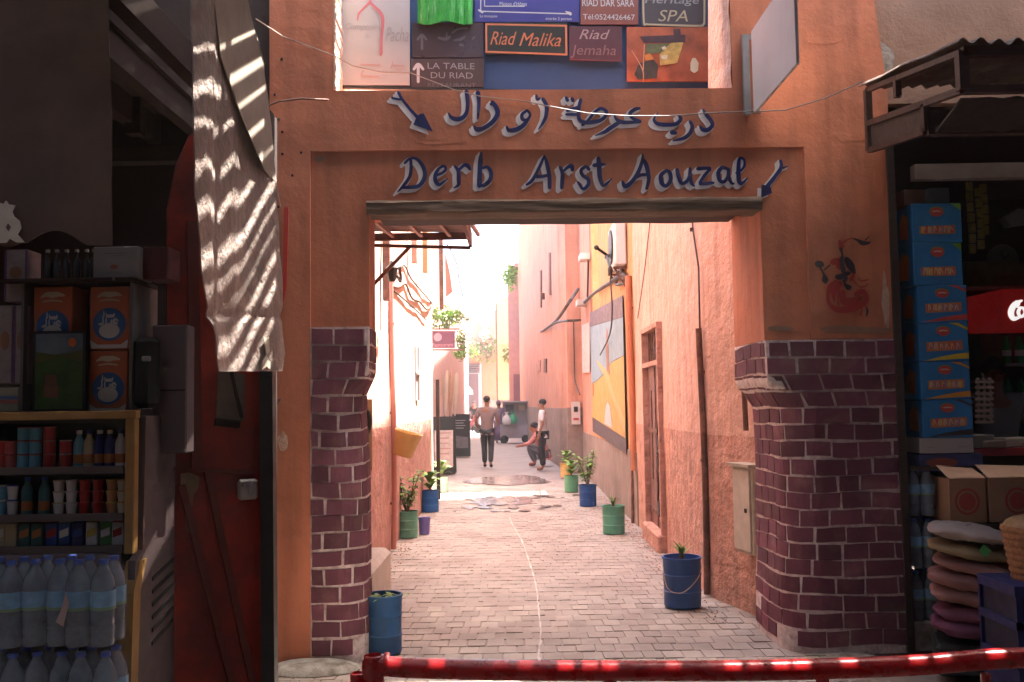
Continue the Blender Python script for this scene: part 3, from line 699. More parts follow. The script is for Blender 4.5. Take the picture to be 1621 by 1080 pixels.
# green plastic bag tied to the board
bg_ = MB(); bg_.slab(lambda a, c: onY(661 + 87 * a + 3 * math.sin(c * 5) * (1 - abs(2 * a - 1)), 36 - 90 * c + 3 * math.sin(a * 9), YB - .05 - .03 * math.sin(a * math.pi) + .006 * math.sin(a * 40)), 24, 10, V((0, .01, 0)))
tag(build('plastic_bag', bg_, mt['bagreen'], smooth=True), 'shiny green plastic bag covering part of the board top', 'bag')

# white projecting sign with zinc bracket
ps = thing('projecting_sign', 'white blank panel sign sticking out over the right side of the gateway', 'sign', onY(1190, 185, 5.85))
xs = onY(1188, 100, 5.9).x
b = MB(); pts = [V((xs, 5.88, onX(1188, 50, xs).z)), V((xs, 5.88, 3.37)), V((xs + .012, 5.05, 3.39)), V((xs + .012, 5.05, 3.95))]
b.poly([V((xs, 5.86, 3.375)), V((xs + .03, 5.06, 3.40)), V((xs + .03, 5.06, 3.93)), V((xs, 5.86, 3.90))], V((.018, 0, 0))); build('panel', b, mt['panelw'], ps)
b = MB(); b.box(Gw(G(1180, 120)[0], (G(1180, 55)[1] + G(1180, 186)[1]) / 2, -.02), (.042, .03, .52)); build('bracket', b, mt['steel'], ps)
b = MB(); b.box(Gw(G(1196, 180)[0], G(1196, 178)[1], -.03), (.05, .02, .03)); b.box(Gw(G(1192, 60)[0], G(1192, 62)[1], -.03), (.06, .02, .03)); build('clamp', b, mt['steel'], ps)

# wires on the gate front
def wire(label, pts, r=.0035, mat='rope', name='wire', Y=None):
    b = MB(); q = []
    for p in pts:
        if len(p) == 3: q.append(onY(*p))
        else: u, z = G(*p); q.append(Gw(u, z, -.045))
    S = []
    for i in range(len(q) - 1):
        for k in range(5):
            t = k / 5; S.append(q[i].lerp(q[i + 1], t))
    S.append(q[-1]); b.tube(S, r, 5)
    return tag(build(name, b, mt[mat], smooth=True), label, 'wire')
wire('thin pale wire sagging across the sign board and the painted Arabic name', [(405, 30, 5.0), (450, 62), (530, 92), (560, 108), (605, 118), (650, 119), (720, 146), (760, 156), (830, 164), (870, 172)], .0035, 'wirel')
wire('dark wire running over the Arabic lettering to the awning at right', [(870, 172), (930, 183), (990, 187), (1060, 187), (1130, 182), (1190, 180), (1240, 178), (1300, 160), (1362, 133)], .004)
wire('short twisted cable along the plaster left of the gateway', [(425, 172), (445, 164), (480, 160), (522, 162)], .007, 'rust')
b = MB(); u, z = G(454, 330); b.poly([Gw(u - .012, z, -.03), Gw(u + .018, z, -.03), Gw(u + .005, z - .5, -.03), Gw(u - .02, z - .62, -.03)], GN * .006)
tag(build('red_strap', b, C('bright_red', (.55, .04, .025))), 'narrow red strap hanging beside the grey banner', 'strap')
wire('pale string holding the red strap', [(432, 268), (438, 290), (447, 330)], .003, 'wirel')
wire('frayed cable end poking out beside the left brick corner', [(426, 626), (440, 634), (447, 632), (436, 646), (431, 672)], .004)

# wall continuing to the right, and the long souk facade
fac = thing('souk_facade', 'taupe plastered wall above the right hand shop', 'wall', Gw(5, 0, .4))
ub = G(1362, 60)[0]
zt0 = 3.45
b = MB(); b.slab(lambda a, c: Gw(G(1352, -20)[0] + .03 + (7.5 - G(1352, -20)[0]) * a + .05 * (1 - c) * (1 - a), zt0 + .02 + 1.9 * c, .05 + wd(a * 6, c * 2)), 60, 20, GN * .5); build('upper_wall', b, mt['taupe'], fac, smooth=True)
b = MB(); pc = G(1392, 95)
pp = []
for k in range(16):
    t = k / 16 * 2 * math.pi; rr_ = 1 + .25 * noise.noise(V((math.cos(t) * 2, math.sin(t) * 2, 2)))
    pp.append(Gw(pc[0] + .11 * rr_ * math.cos(t), pc[1] + .14 * rr_ * math.sin(t), .028))
b.poly(pp, GN * .03); build('cement_patch', b, mt['grey_patch'], fac)
lf = thing('souk_facade', 'dark upper wall above the left hand shop', 'wall', Gw(-5, 0, .4))
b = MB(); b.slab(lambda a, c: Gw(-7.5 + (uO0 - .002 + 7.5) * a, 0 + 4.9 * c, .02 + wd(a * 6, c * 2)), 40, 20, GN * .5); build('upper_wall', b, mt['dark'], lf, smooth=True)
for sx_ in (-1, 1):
    e_ = MB(); e_.box((sx_ * 8.4, 1.4, 3.4), (1.2, 9.6, 6.8)); tag(build('sky_block_wall', e_, mt['darkwood']), 'unseen wall added to block sky light across the souk street, ' + ('left' if sx_ < 0 else 'right') + ' end', 'wall')  # out of view, added to shut off sky light at both ends
ow = MB(); ow.box((0, -3.2, 2.6), (16, .4, 5.2)); tag(build('opposite_wall', ow, mt['darkwood']), 'plastered wall on the opposite side of the souk street behind the viewer', 'wall')  # unseen, kept dark to cut light bounced back

# reed canopy over the souk street, gaps and openings shaped to place sunlight
can = thing('reed_canopy', 'slatted reed sun canopy spanning the souk street overhead', 'canopy', (0, 1, 4.8))
b = MB(); rnd = random.Random(5); x = -7.5; dirv = V((-.17, .985, 0))
def slat(b, x, wv, z, ya, yb, t=.006):
    o0 = V((x, -3.2, z)) + dirv * ((ya + 3.2) / .985); o1 = V((x, -3.2, z)) + dirv * ((yb + 3.2) / .985)
    b.hexa([o0 + V((0, 0, -t)), o0 + V((wv, 0, -t)), o1 + V((wv, 0, -t)), o1 + V((0, 0, -t)), o0 + V((0, 0, t)), o0 + V((wv, 0, t)), o1 + V((wv, 0, t)), o1 + V((0, 0, t))])
YE = 5.42
while x < 8.5:
    wv = .050 + rnd.uniform(-.008, .014); z = 4.82 + rnd.uniform(-.01, .01); gap = rnd.choice((0, .002, .003, .005))
    if .68 < x < 1.25: slat(b, x, wv, z, -3.2, 2.9); slat(b, x, wv, z, 4.12 if x < .88 else 4.34, YE)
    elif 1.75 < x < 4.1:
        slat(b, x, wv, z, -3.2, 2.3); slat(b, x, wv, z, 3.5, YE)
        g2 = rnd.choice((0, 0, .006, .009, .013)); slat(b, x, wv - g2, z, 2.3, 3.5); gap = 0
    else: slat(b, x, wv - rnd.choice((.004, .007, .010)), z, -3.2, 2.3); slat(b, x, wv, z, 2.3, YE)
    x += wv + gap
tag(build('reed_slats', b, mt['darkwood'], can), kind='stuff')
b = MB(); x = .10  # extra mat out of view, added to cut sun streaks on the banner
while x < 1.12:
    wv = .026 + rnd.uniform(-.006, .012); gap = rnd.choice((.004, .009, .012, .016))
    slat(b, x, wv, 3.55 + rnd.uniform(-.006, .006), 2.6, 4.42, .004)
    x += wv + gap
tag(build('added_streak_mat', b, mt['darkwood'], can), kind='stuff')
b = MB()
for y in (-2.5, -.5, 1.5, 3.6, 5.4): b.tube([V((-7.5, y, 4.76)), V((7.5, y, 4.76))], .035, 8)
build('support_pole', b, mt['darkwood'], can)
# ================================================================== alley buildings
def wallrun(pts, z0, z1, mat, parent, name='wall', th=.35, side=1, step=.18, amp=.02, top=None, off=0.0):
    """pts: plan polyline [(x,y)..]; side=+1 thickness to the left-hand outside"""
    b = MB()
    for i in range(len(pts) - 1):
        a = V((*pts[i], 0)); c = V((*pts[i + 1], 0)); d = (c - a); L = d.length; d.normalize(); n = V((d.y, -d.x, 0)) * side
        nu = max(1, int(L / step)); nv = max(1, int((z1 - z0) / step))
        nu = min(nu, 60); nv = min(nv, 50)
        def fn(p, q, a=a, d=d, L=L, n=n):
            z = z0 + (z1 - z0) * q; s = L * p; P = a + d * s
            k = amp * noise.noise(V((P.x * .8, P.y * .8, z * .8))) + amp * .35 * noise.noise(V((P.x * 3, P.y * 3, z * 3)))
            if i and p == 0 or (i < len(pts) - 2 and p == 1): k = 0
            return P + n * (k + off) + V((0, 0, z))
        b.slab(fn, nu, nv, n * th)
    return build(name, b, mt[mat] if isinstance(mat, str) else mat, parent, smooth=True)

# --- near right house (pink, with the metal door)
XR = 1.57
rh = thing('pink_house', 'tall pink plastered house on the right just beyond the gateway, with brown metal door', 'house', (XR, 9, 0))
zc = 1.30
H1 = 11.2
D0, D1 = 9.95, 11.15
def wr(y0, y1, z0, z1, mat, amp=.025, off=0.0): return wallrun([(XR, y0), (XR, y1)], z0, z1, mat, rh, amp=amp, side=1, off=off, step=.12)
WA, WB = (1.82, 6.66), (1.57, 7.7)
for pp_ in ((0, zc, 'pinkrough'), (zc, H1, 'pink')): wallrun([WA, WB, (XR, D0)], pp_[0], pp_[1], pp_[2], rh, amp=.025, step=.12)
wr(D1, 12.1, 0, zc, 'pinkrough'); wr(D1, 12.1, zc, H1, 'pink'); wr(D0, D1, 2.42, H1, 'pink')
b = MB(); b.box((XR + .24, (D0 + D1) / 2, 1.2), (.1, D1 - D0, 2.44)); build('door_recess', b, mt['dark'], rh)
b = MB(); b.box((XR + .02, (D0 + D1) / 2, .09), (.22, D1 - D0 + .04, .2), bev=.02); build('door_step', b, mt['pinkrough'], rh)
dr = build('door', MB().box((XR + .035, (D0 + D1) / 2, 1.08), (.04, D1 - D0 - .02, 1.78)), mt['doormetal'], rh)
b = MB()
for y, z0, z1 in ((D0 + .22, .5, 1.6), (D1 - .3, .7, 1.7), (D0 + .6, .2, 1.95)): b.box((XR + .010, y, (z0 + z1) / 2), (.012, .05, z1 - z0))
b.box((XR + .010, (D0 + D1) / 2, 1.25), (.014, D1 - D0 - .06, .05)); b.box((XR + .010, (D0 + D1) / 2, .35), (.014, D1 - D0 - .06, .05)); build('door_rib', b, mt['rust'], dr)
b = MB(); b.box((XR - .0, D0 + .3, 1.15), (.05, .06, .13)); b.ball((XR - .01, D0 + .3, 1.02), .03); build('handle', b, mt['darkmetal'], dr)
b = MB()
S = spline([(0, 0, 0)] * 1 + [(.1, .1, .1)], 2)
path = [V((XR - .01, D0 + .15, 1.75)), V((XR - .02, D0 + .18, 1.4)), V((XR - .01, D0 + .4, 1.1)), V((XR - .02, D0 + .25, .8)), V((XR - .01, D0 + .45, .5)), V((XR - .02, D0 + .3, .35))]
b.tube(path, .012, 6); build('hanging_cord', b, mt['rope'], dr)
fr = MB(); e = .05
for y in (D0 + .02, D1 - .02): fr.box((XR + .03, y, 1.28), (.16, e, 2.2))
fr.box((XR + .03, (D0 + D1) / 2, 2.39), (.16, D1 - D0, .05)); fr.box((XR + .03, (D0 + D1) / 2, 1.99), (.16, D1 - D0 - .1, .05)); build('door_frame', fr, mt['pinkrough'], rh)
tb = build('transom', MB().box((XR + .05, (D0 + D1) / 2, 2.19), (.02, D1 - D0 - .1, .35)), C('dark_glass', (.05, .03, .028), rough=.25), rh)
b = MB()
for k in range(7): b.tube([V((XR + .02, D0 + .15 + k * .15, 2.02)), V((XR + .02, D0 + .15 + k * .15, 2.37))], .008, 5)
build('transom_bar', b, mt['rust'], tb)
# down pipe on the pink house
def pipe(x, y, z0, z1, r, mat, label, bend=0, nb=3, group=None, nx=1):
    rt = thing('drain_pipe', label, 'pipe', (x, y, z0), group)
    b = MB(); b.tube([V((x + .012 * math.sin(z * 1.7) + bend * (z - z0) / (z1 - z0), y, z)) for z in [z0 + (z1 - z0) * i / 12 for i in range(13)]], r, 10); build('pipe', b, mat, rt, smooth=True)
    for k in range(nb):
        z = z0 + (z1 - z0) * (k + .5) / nb; b = MB(); b.box((x + nx * .02 + bend * (z - z0) / (z1 - z0), y, z), (.05 + r, .03, .025)); build('bracket', b, mt['rust'], rt)
    return rt
yp = onX(1116, 800, XR - .03).y
pipe(XR - .035, yp, 0.02, onX(1108, 520, XR - .03).z, .026, mt['rust'], 'rust brown drain pipe rising beside the near end of the pink house')
wz = onX(1108, 520, XR - .03).z
b = MB(); b.tube([V((XR - .03, yp, wz)), V((XR - .03, yp - .02, wz + .5)), V((XR - .02, yp + .22, wz + .85)), V((XR - .03, yp + .27, wz + 1.3)), V((XR - .02, yp + .25, wz + 2.5))], .008, 6)
b.box((XR - .03, yp + .23, wz + .86), (.03, .03, .03)); tag(build('cable', b, mt['rope'], smooth=True), 'black cable climbing the pink wall from the top of the near drain pipe', 'cable')
b = MB(); y = 10.4; b.tube([V((XR - .02, 11.6, 2.6)), V((XR - .02, 10.9, 3.1)), V((XR - .02, 9.9, 4.0)), V((XR - .02, 8.9, 5.2))], .006, 5); tag(build('cable', b, mt['rust'], smooth=True), 'thin brown cable slanting up the pink wall above the metal door', 'cable')
# meter box by the right corner
wa, wb = V((*WA, 0)), V((*WB, 0)); wdv = (wb - wa).normalized(); wnv = V((wdv.y, -wdv.x, 0)); WRZ = Matrix.Rotation(math.atan2(wdv.y, wdv.x) - math.pi / 2, 3, 'Z')
def onS(px, py, e=0): return hit(px, py, wa - wnv * e, wnv)
c_ = (onS(1163, 800, .09) + onS(1193, 800, .09)) / 2; z0 = onS(1170, 873, .09).z; z1 = onS(1170, 738, .09).z; Lb = (onS(1163, 800, .09) - onS(1193, 800, .09)).length; c_.z = (z0 + z1) / 2
mb_ = thing('meter_box', 'pale metal electricity meter box on the wall inside the gateway at right', 'box', (c_.x, c_.y, z0))
b = MB(); b.box(c_ + wnv * .045, (.10, Lb, z1 - z0), rot=WRZ, bev=.008); build('cabinet', b, C('box_beige', (.42, .36, .28), var=.2, vs=8, c2=(.28, .2, .15), c2s=9, c2t=.62), mb_)
dbox = build('door', MB().box(c_ - wnv * .012 + wdv * .01, (.012, Lb * .86, (z1 - z0) * .93), rot=WRZ, bev=.004), C('box_beige2', (.50, .44, .36), var=.15, vs=8), mb_)
build('keyhole', MB().box(c_ - wnv * .02 - wdv * .06, (.008, .03, .03), rot=WRZ), mt['blackcloth'], dbox)
build('hood', MB().box(V((c_.x, c_.y, z1 + .012)) + wnv * .03, (.15, Lb + .04, .02), rot=WRZ), C('box_beige', (1, 1, 1)), mb_)
b = MB(); b.tube([onS(1181, 682, .05), onS(1179, 640, .05), onS(1177, 606, .05)], .02, 8); tag(build('conduit', b, mt['rust'], smooth=True), 'short rust coloured conduit above the meter box', 'pipe')

# --- ochre house with mural; low terrace part added to let the sun strip through
oh = thing('ochre_house', 'ochre house on the right with the dune mural and grey brown base', 'house', (XR, 16, 0))
ND0, ND1 = 16.9, 18.7
wallrun([(XR + .0, 12.1), (XR + .0, 21.5)], 0, .93, 'dado', oh, amp=.015, off=-.015)
wallrun([(XR, 12.1), (XR, ND0)], .93, 11.0, 'ochre', oh)
wallrun([(XR, ND0), (XR, ND1)], .93, 3.3, 'ochre', oh)
wallrun([(XR, ND1), (XR, 21.5)], .93, 10.8, 'salmon', oh)
wallrun([(XR + 3, ND1), (XR + .02, ND1)], 3.3, 10.6, 'ochre', oh, side=-1, name='notch_wall');  # side of the notch made for the sun strip
b = MB(); b.box((XR + 1.7, (ND0 + ND1) / 2, 3.1), (2.9, ND1 - ND0, .2)); build('notch_roof', b, mt['ochre'], oh)
# band of rough render between mural top and roof cables
# mural: flat panel on the wall
XM = XR - .03
mu = thing('wall_mural', 'large wall painting of yellow dunes under a pale blue sky on the right wall', 'mural', (XM, 15.5, .9))
MY0, MY1 = 13.05, 18.5
def murz(t, top): return (3.05 + .28 * t) if top else (.86 + .16 * t)
def mur(t, q, e=0): return V((XM - e, MY0 + (MY1 - MY0) * t, murz(t, 0) + (murz(t, 1) - murz(t, 0)) * q))
def murp(name, pts, mat, e):
    b = MB(); P = [mur(a, c, e) for a, c in pts]; b.poly(P, V((.004, 0, 0))); return build(name, b, mat, mu)
murp('frame', [(0, 0), (1, 0), (1, .999), (0, .999)], C('mural_dark', (.07, .05, .055), vs=9, var=.3), 0)
murp('painted_sky', [(0, .62), (.0, .86), (1, .88), (1, .40), (.75, .44), (.5, .50), (.3, .58)], C('mural_sky', (.19, .28, .33), vs=3, var=.12), .005)
murp('painted_dune', [(0, .10), (0, .615), (.3, .575), (.5, .495), (.75, .435), (1, .395), (1, .12)], C('mural_dune', (.46, .27, .07), vs=3, var=.1), .005)
murp('painted_band', [(0, .865), (0, 1), (1, 1), (1, .885)], C('mural_band', (.13, .09, .10), vs=9, var=.4), .005)
murp('painted_cone', [(.32, .12), (.36, .26), (.42, .29), (.48, .26), (.54, .12)], C('mural_cone', (.36, .40, .40)), .010)
murp('painted_fold', [(.35, .49), (.38, .80), (.41, .83), (.44, .7), (.43, .52)], C('mural_fold', (.25, .12, .08)), .010)
murp('painted_shade', [(0, .12), (.0, .2), (.45, .52), (.75, .60), (.74, .57), (.5, .48)], C('mural_line', (.45, .32, .12)), .008)
murp('painted_spot', [(.9, .30), (.9, .40), (.95, .40), (.95, .30)], C('mural_red', (.5, .1, .06)), .010)
# orange pipe at the corner between pink and ochre houses
pipe(XR - .04, 12.2, .7, onX(993, 440, XR - .04).z, .045, C('orange_pipe', (.45, .15, .07), vs=8), 'orange painted drain pipe at the joint of the pink and ochre houses')
pipe(XR - .03, 12.45, 0, 1.2, .03, mt['rust'], 'short dark pipe at the foot of the orange drain pipe')
# ac unit
ac = thing('air_conditioner', 'white air conditioner outdoor unit hanging high on the ochre wall', 'air conditioner', (XR - .2, 12.95, 3.9))
za0 = onX(984, 415, XR - .12).z; za1 = onX(984, 340, XR - .12).z
b = MB(); b.box((XR - .10, 12.95, (za0 + za1) / 2), (.16, .8, za1 - za0), bev=.02); build('casing', b, C('ac_white', (.62, .58, .55)), ac)
b = MB(); b.lathe([(.0, 0), (.24, 0), (.24, .02), (.0, .025)], (XR - .182, 12.95, (za0 + za1) / 2), 20, rot=Matrix.Rotation(R(-90), 3, 'Y')); build('fan_grille', b, mt['darkmetal'], ac)
b = MB(); b.bar((XR, 12.6, za0 - .03), (XR - .2, 12.6, za0 - .03), .03); b.bar((XR, 13.3, za0 - .03), (XR - .2, 13.3, za0 - .03), .03); b.bar((XR, 12.6, za0 - .35), (XR - .18, 12.6, za0 - .04), .025); build('bracket', b, mt['rust'], ac)
# lamp / bracket clutter on ochre wall
lm = thing('wall_bracket', 'black iron lamp bracket with cables above the mural', 'bracket', (XR - .2, 14.0, 3.6))
p = lambda x, y, X=XR - .25: onX(x, y, X)
b = MB(); b.tube([onX(944, 392, XR - .4), onX(955, 400, XR - .3), onX(972, 412, XR - .1), onX(988, 420, XR - .02)], .02, 6); b.ball(onX(944, 392, XR - .4), .035)
b.tube([onX(960, 405, XR - .25), onX(966, 425, XR - .25), onX(968, 440, XR - .2)], .02, 6); b.ball(onX(966, 428, XR - .25), (.035, .05, .07)); b.ball(onX(960, 407, XR - .25), (.03, .05, .03)); build('bracket_arm', b, mt['darkmetal'], lm, smooth=True)
def cable(label, pts, r=.02, mat='rope', cat='cable'):
    b = MB(); b.tube(spline_pts(pts), r, 6); return tag(build('cable', b, mt[mat], smooth=True), label, cat)
def spline_pts(pts, sub=6):
    P = [V(p) for p in pts]; out = []
    for i in range(len(P) - 1):
        p0 = P[max(i - 1, 0)]; p1 = P[i]; p2 = P[i + 1]; p3 = P[min(i + 2, len(P) - 1)]
        for k in range(sub):
            t = k / sub; out.append(.5 * ((2 * p1) + (p2 - p0) * t + (2 * p0 - 5 * p1 + 4 * p2 - p3) * t * t + (3 * p1 - p0 - 3 * p2 + p3) * t ** 3))
    out.append(P[-1]); return out
X1 = XR - .05
cable('thick cable bundle running above the mural to the orange pipe', [onX(922, 482, X1), onX(940, 465, X1), onX(965, 448, X1), onX(985, 435, X1), onX(992, 440, X1)], .03)
cable('cable loop hanging over the upper corner of the mural', [onX(985, 425, X1), onX(975, 450, X1), onX(990, 445, X1), onX(980, 430, X1), onX(970, 445, X1)], .022)
cable('loose wire dangling down over the mural sky', [onX(966, 440, X1 - .05), onX(969, 490, X1 - .05), onX(965, 530, X1 - .05), onX(950, 562, X1 - .05)], .012)
cable('vertical black cable on the ochre wall beside the air conditioner', [onX(984, 345, X1), onX(982, 400, X1), onX(990, 450, X1)], .02)
# utility items near the jog
b = MB(); b.poly([onX(921, 515, XR - .04), onX(933, 510, XR - .04), onX(933, 590, XR - .04), onX(922, 590, XR - .04)], V((.01, 0, 0)))
tag(build('poster', b, C('poster_pink', (.62, .42, .38), var=.25, vs=12)), 'tall pale pink poster pasted beside the mural', 'poster')

# --- far right: salmon house closing in, then further ones
sh = thing('salmon_house', 'tall salmon house further down the alley on the right, with slit windows', 'house', (1.3, 30, 0))
RW = [(1.57, 21.5), (1.16, 23.2), (1.05, 26), (.75, 33), (.42, 44)]
face = [(2.2, 21.52), (1.57, 21.5)]
wallrun(RW, 0, 1.45, 'dado', sh, side=1, off=-.02, step=.4); wallrun(RW, 1.45, 12.5, 'salmon', sh, side=1, step=.4)
# projecting pilaster so the wall steps in
b = MB(); b.box((1.42, 21.75, 5.2), (.34, .5, 10.4)); build('corner_pier', b, mt['salmon'], sh); b = MB(); b.box((1.41, 21.74, .72), (.37, .52, 1.5)); build('pier_dado', b, mt['dado'], sh)
def onwall(px, py, seg):
    a = V((*RW[seg], 0)); c = V((*RW[seg + 1], 0)); n = V(((c - a).y, -(c - a).x, 0)).normalized(); return hit(px, py, a, n), n
for i, (x0, y0, x1, y1, sg, mm) in enumerate(((870, 400, 873, 467, 2, 'rust'), (856, 428, 858, 487, 2, 'rust'), (862, 568, 866, 590, 2, 'rust'), (850, 570, 856, 588, 2, 'pinkrough'))):
    pts = [onwall(x0, y0, sg)[0], onwall(x1, y0, sg)[0], onwall(x1, y1, sg)[0], onwall(x0, y1, sg)[0]]; n = onwall(x0, y0, sg)[1]
    b = MB(); b.poly([q - n * .03 for q in pts], n * .06); wdw = build('window', b, mt[mm], sh)
b = MB(); q = onwall(870, 468, 2)[0]; n = onwall(870, 468, 2)[1]; b.bar(q - n * .2 + V((0, -.4, 0)), q - n * .15 + V((0, .8, 0)), .1, .05); build('sill', b, mt['rust'], sh)
ub_ = thing('utility_box', 'pale grey utility cabinet on the salmon wall beside the jog', 'box', (1.5, 21.3, 1.1))
q0 = onY(905, 672, 21.42); q1 = onY(918, 636, 21.42); b = MB(); b.box(((q0.x + q1.x) / 2, 21.45, (q0.z + q1.z) / 2), (abs(q1.x - q0.x), .12, q1.z - q0.z)); build('cabinet', b, C('pale_cabinet', (.55, .5, .46)), ub_)
b = MB(); b.box(((q0.x + q1.x) / 2, 21.38, q1.z - .17), (.09, .01, .12)); build('meter_window', b, mt['darkmetal'], ub_); b = MB(); b.box(((q0.x + q1.x) / 2, 21.38, q0.z + .12), (.12, .01, .05)); build('red_label', b, mt['redtext'], ub_)
Xs = 1.1
cable('long sagging cable bundle across the salmon house wall', [onX(828, 558, .75), onX(845, 535, .85), onX(862, 522, .95), onX(880, 508, 1.0), onX(900, 480, 1.1), onX(915, 458, 1.4)], .035)
cable('lower cable of the bundle on the salmon house', [onX(862, 522, .95), onX(880, 511, 1.0), onX(900, 508, 1.1), onX(918, 507, 1.45)], .03)
cable('cable dropping beside the utility cabinet', [onX(908, 508, 1.4), onX(909, 560, 1.4), onX(910, 600, 1.4), onX(918, 625, 1.45)], .015)
cable('thin drop wire on the ochre corner', [onX(931, 400, XR - .03), onX(931, 430, XR - .03), onX(930, 470, XR - .03)], .02)
b = MB(); b.box(onX(920, 480, XR - .1), (.2, .5, .12)); b.box(onX(925, 408, XR - .1), (.2, .5, .12)); tag(build('junction_box', b, C('pale_cabinet', (1, 1, 1))), 'pale junction boxes where the cables meet the ochre corner', 'box')
# further houses
f1 = thing('pale_house', 'pale yellow sunlit house strip far down the alley', 'house', (0, 46, 0))
wallrun([(.42, 44), (.35, 45.5)], 0, 9.6, 'salmon', f1, side=1, step=.5)
b = MB(); b.box((.62, 46.2, 4.2), (.9, 1.2, 8.4)); build('wall', b, C('plum_wall', (.46, .25, .21)), f1)
b = MB(); b.box((.35, 45.55, 1.5), (.62, .1, 3.0)); build('door', b, C('plum_door', (.20, .10, .12)), f1)
f2 = thing('yellow_house', 'narrow pale yellow house beyond the pale one', 'house', (0, 50, 0))
q0 = onY(789, 660, 50); q1 = onY(822, 470, 50)
b = MB(); b.box(((q0.x + q1.x) / 2, 50.6, q1.z / 2), (q1.x - q0.x, 1.2, q1.z)); build('wall', b, C('yellow_wall', (.58, .42, .22)), f2)
b = MB(); b.box(((q0.x + q1.x) / 2, 49.97, .9), (q1.x - q0.x + .02, .06, 1.8)); build('base', b, mt['dado'], f2)
for k in range(4):
    b = MB(); b.box(((q0.x + q1.x) / 2, 49.95, 2.9 + k * .62), (q1.x - q0.x - .2, .06, .12)); build('cornice', b, C('yellow_band', (.66, .40, .22)), f2)
f3 = thing('end_house', 'pink house closing the far end of the alley with an arched dark door', 'house', (-1.5, 60, 0))
q0 = onY(733, 640, 60); q1 = onY(786, 492, 60)
b = MB(); b.box(((q0.x + q1.x) / 2 + .3, 61, q1.z / 2), (q1.x - q0.x + .6, 2, q1.z)); build('wall', b, C('far_pink', (.50, .22, .18)), f3)
qa = onY(736, 565, 59.9)
b = MB(); b.box(((q0.x + q1.x) / 2 + .3, 59.8, qa.z / 2), (q1.x - q0.x + .6, .5, qa.z)); build('lower_wall', b, C('far_orange', (.46, .17, .09)), f3)
b = MB(); b.box((onY(772, 640, 59.5).x, 59.5, .9), (1.3, .16, 1.9)); build('base', b, mt['dado'], f3)
dq0 = onY(741, 640, 59.4); dq1 = onY(757, 592, 59.4)
b = MB(); b.box(((dq0.x + dq1.x) / 2, 59.45, dq1.z / 2 + .3), (dq1.x - dq0.x + .4, .2, dq1.z + .7)); build('door_surround', b, C('grey_surround', (.42, .36, .36)), f3)
b = MB(); b.box(((dq0.x + dq1.x) / 2, 59.3, dq1.z / 2), (dq1.x - dq0.x, .14, dq1.z)); build('door', b, C('far_door', (.12, .06, .07)), f3)
b = MB(); b.box((onY(748, 583, 59.4).x, 59.5, onY(748, 583, 59.4).z), (.9, .3, .6)); build('window', b, C('far_door', (1, 1, 1)), f3)
for (x, y) in ((768, 511), (767, 529)):
    b = MB(); b.lathe([(0, 0), (.36, 0), (.36, .1), (.0, .12)], onY(x, y, 59.95), 14, rot=Matrix.Rotation(R(90), 3, 'X')); build('satellite_dish' if y < 520 else 'round_plaque', b, C('pale_dish', (.7, .6, .5)), f3)
f4 = thing('far_tower', 'taller pale house block behind the end house', 'house', (-2, 70, 0))
q0 = onY(720, 640, 70); q1 = onY(770, 485, 70); b = MB(); b.box(((q0.x + q1.x) / 2, 71, q1.z / 2), (q1.x - q0.x, 2, q1.z)); build('wall', b, C('tower_pale', (.66, .46, .38)), f4)
f5 = thing('mid_house', 'tall narrow plum house edge with climbing plant on its roof', 'house', (.3, 47, 0))
b = MB(); b.box((.10, 46.8, 4.4), (.55, 1.0, onY(805, 440, 46.3).z * 2 - 4.4 if False else 8.0)); build('wall', b, C('plum_wall', (1, 1, 1)), f5)
pipe(onY(786, 500, 52).x, 52, 1.5, onY(786, 480, 52).z, .05, mt['rust'], 'thin rusty pole far down the alley')

# --- left near building, sunlit
XL = -1.36
YL0 = 6.27
lh = thing('left_house', 'pink house on the left with its upper wall in full sun', 'house', (XL, 11, 0))
wallrun([(XL, YL0), (XL, 15.8)], 0, 1.35, 'leftshade', lh, side=-1, step=.15)  # shade below the sun line is put into the colour
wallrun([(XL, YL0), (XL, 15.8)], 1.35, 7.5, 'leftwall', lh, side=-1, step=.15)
b = MB(); b.box((XL - .9, 15.95, 3.75), (1.8, .3, 7.5)); build('end_wall', b, mt['leftwall'], lh)
wy = onX(659, 590, XL).y
wn = build('window', MB().box((XL + .005, wy, onX(659, 592, XL).z), (.03, .5, .75)), C('greywin', (.30, .30, .30)), lh)
b = MB(); b.box((XL + .03, wy, onX(659, 592, XL).z), (.04, .03, .75)); b.box((XL + .03, wy, onX(659, 592, XL).z), (.04, .5, .03)); build('window_bar', b, C('pale_bars', (.5, .48, .45)), wn)
# bench-like limewashed block at the left foot
b = MB(); b.box((XL + .16, 7.45, .20), (.33, 1.1, .40), bev=.04)
tag(build('masonry_bench', b, mt['creamwall'], smooth=True), 'low limewashed masonry block along the left wall behind the brick corner', 'bench')
pipe(XL + .04, onX(622, 700, XL + .04).y, .02, onX(618, 440, XL + .04).z, .03, C('rose_pipe', (.45, .18, .14)), 'rose painted pipe on the left wall behind the yellow bucket', nx=-1)
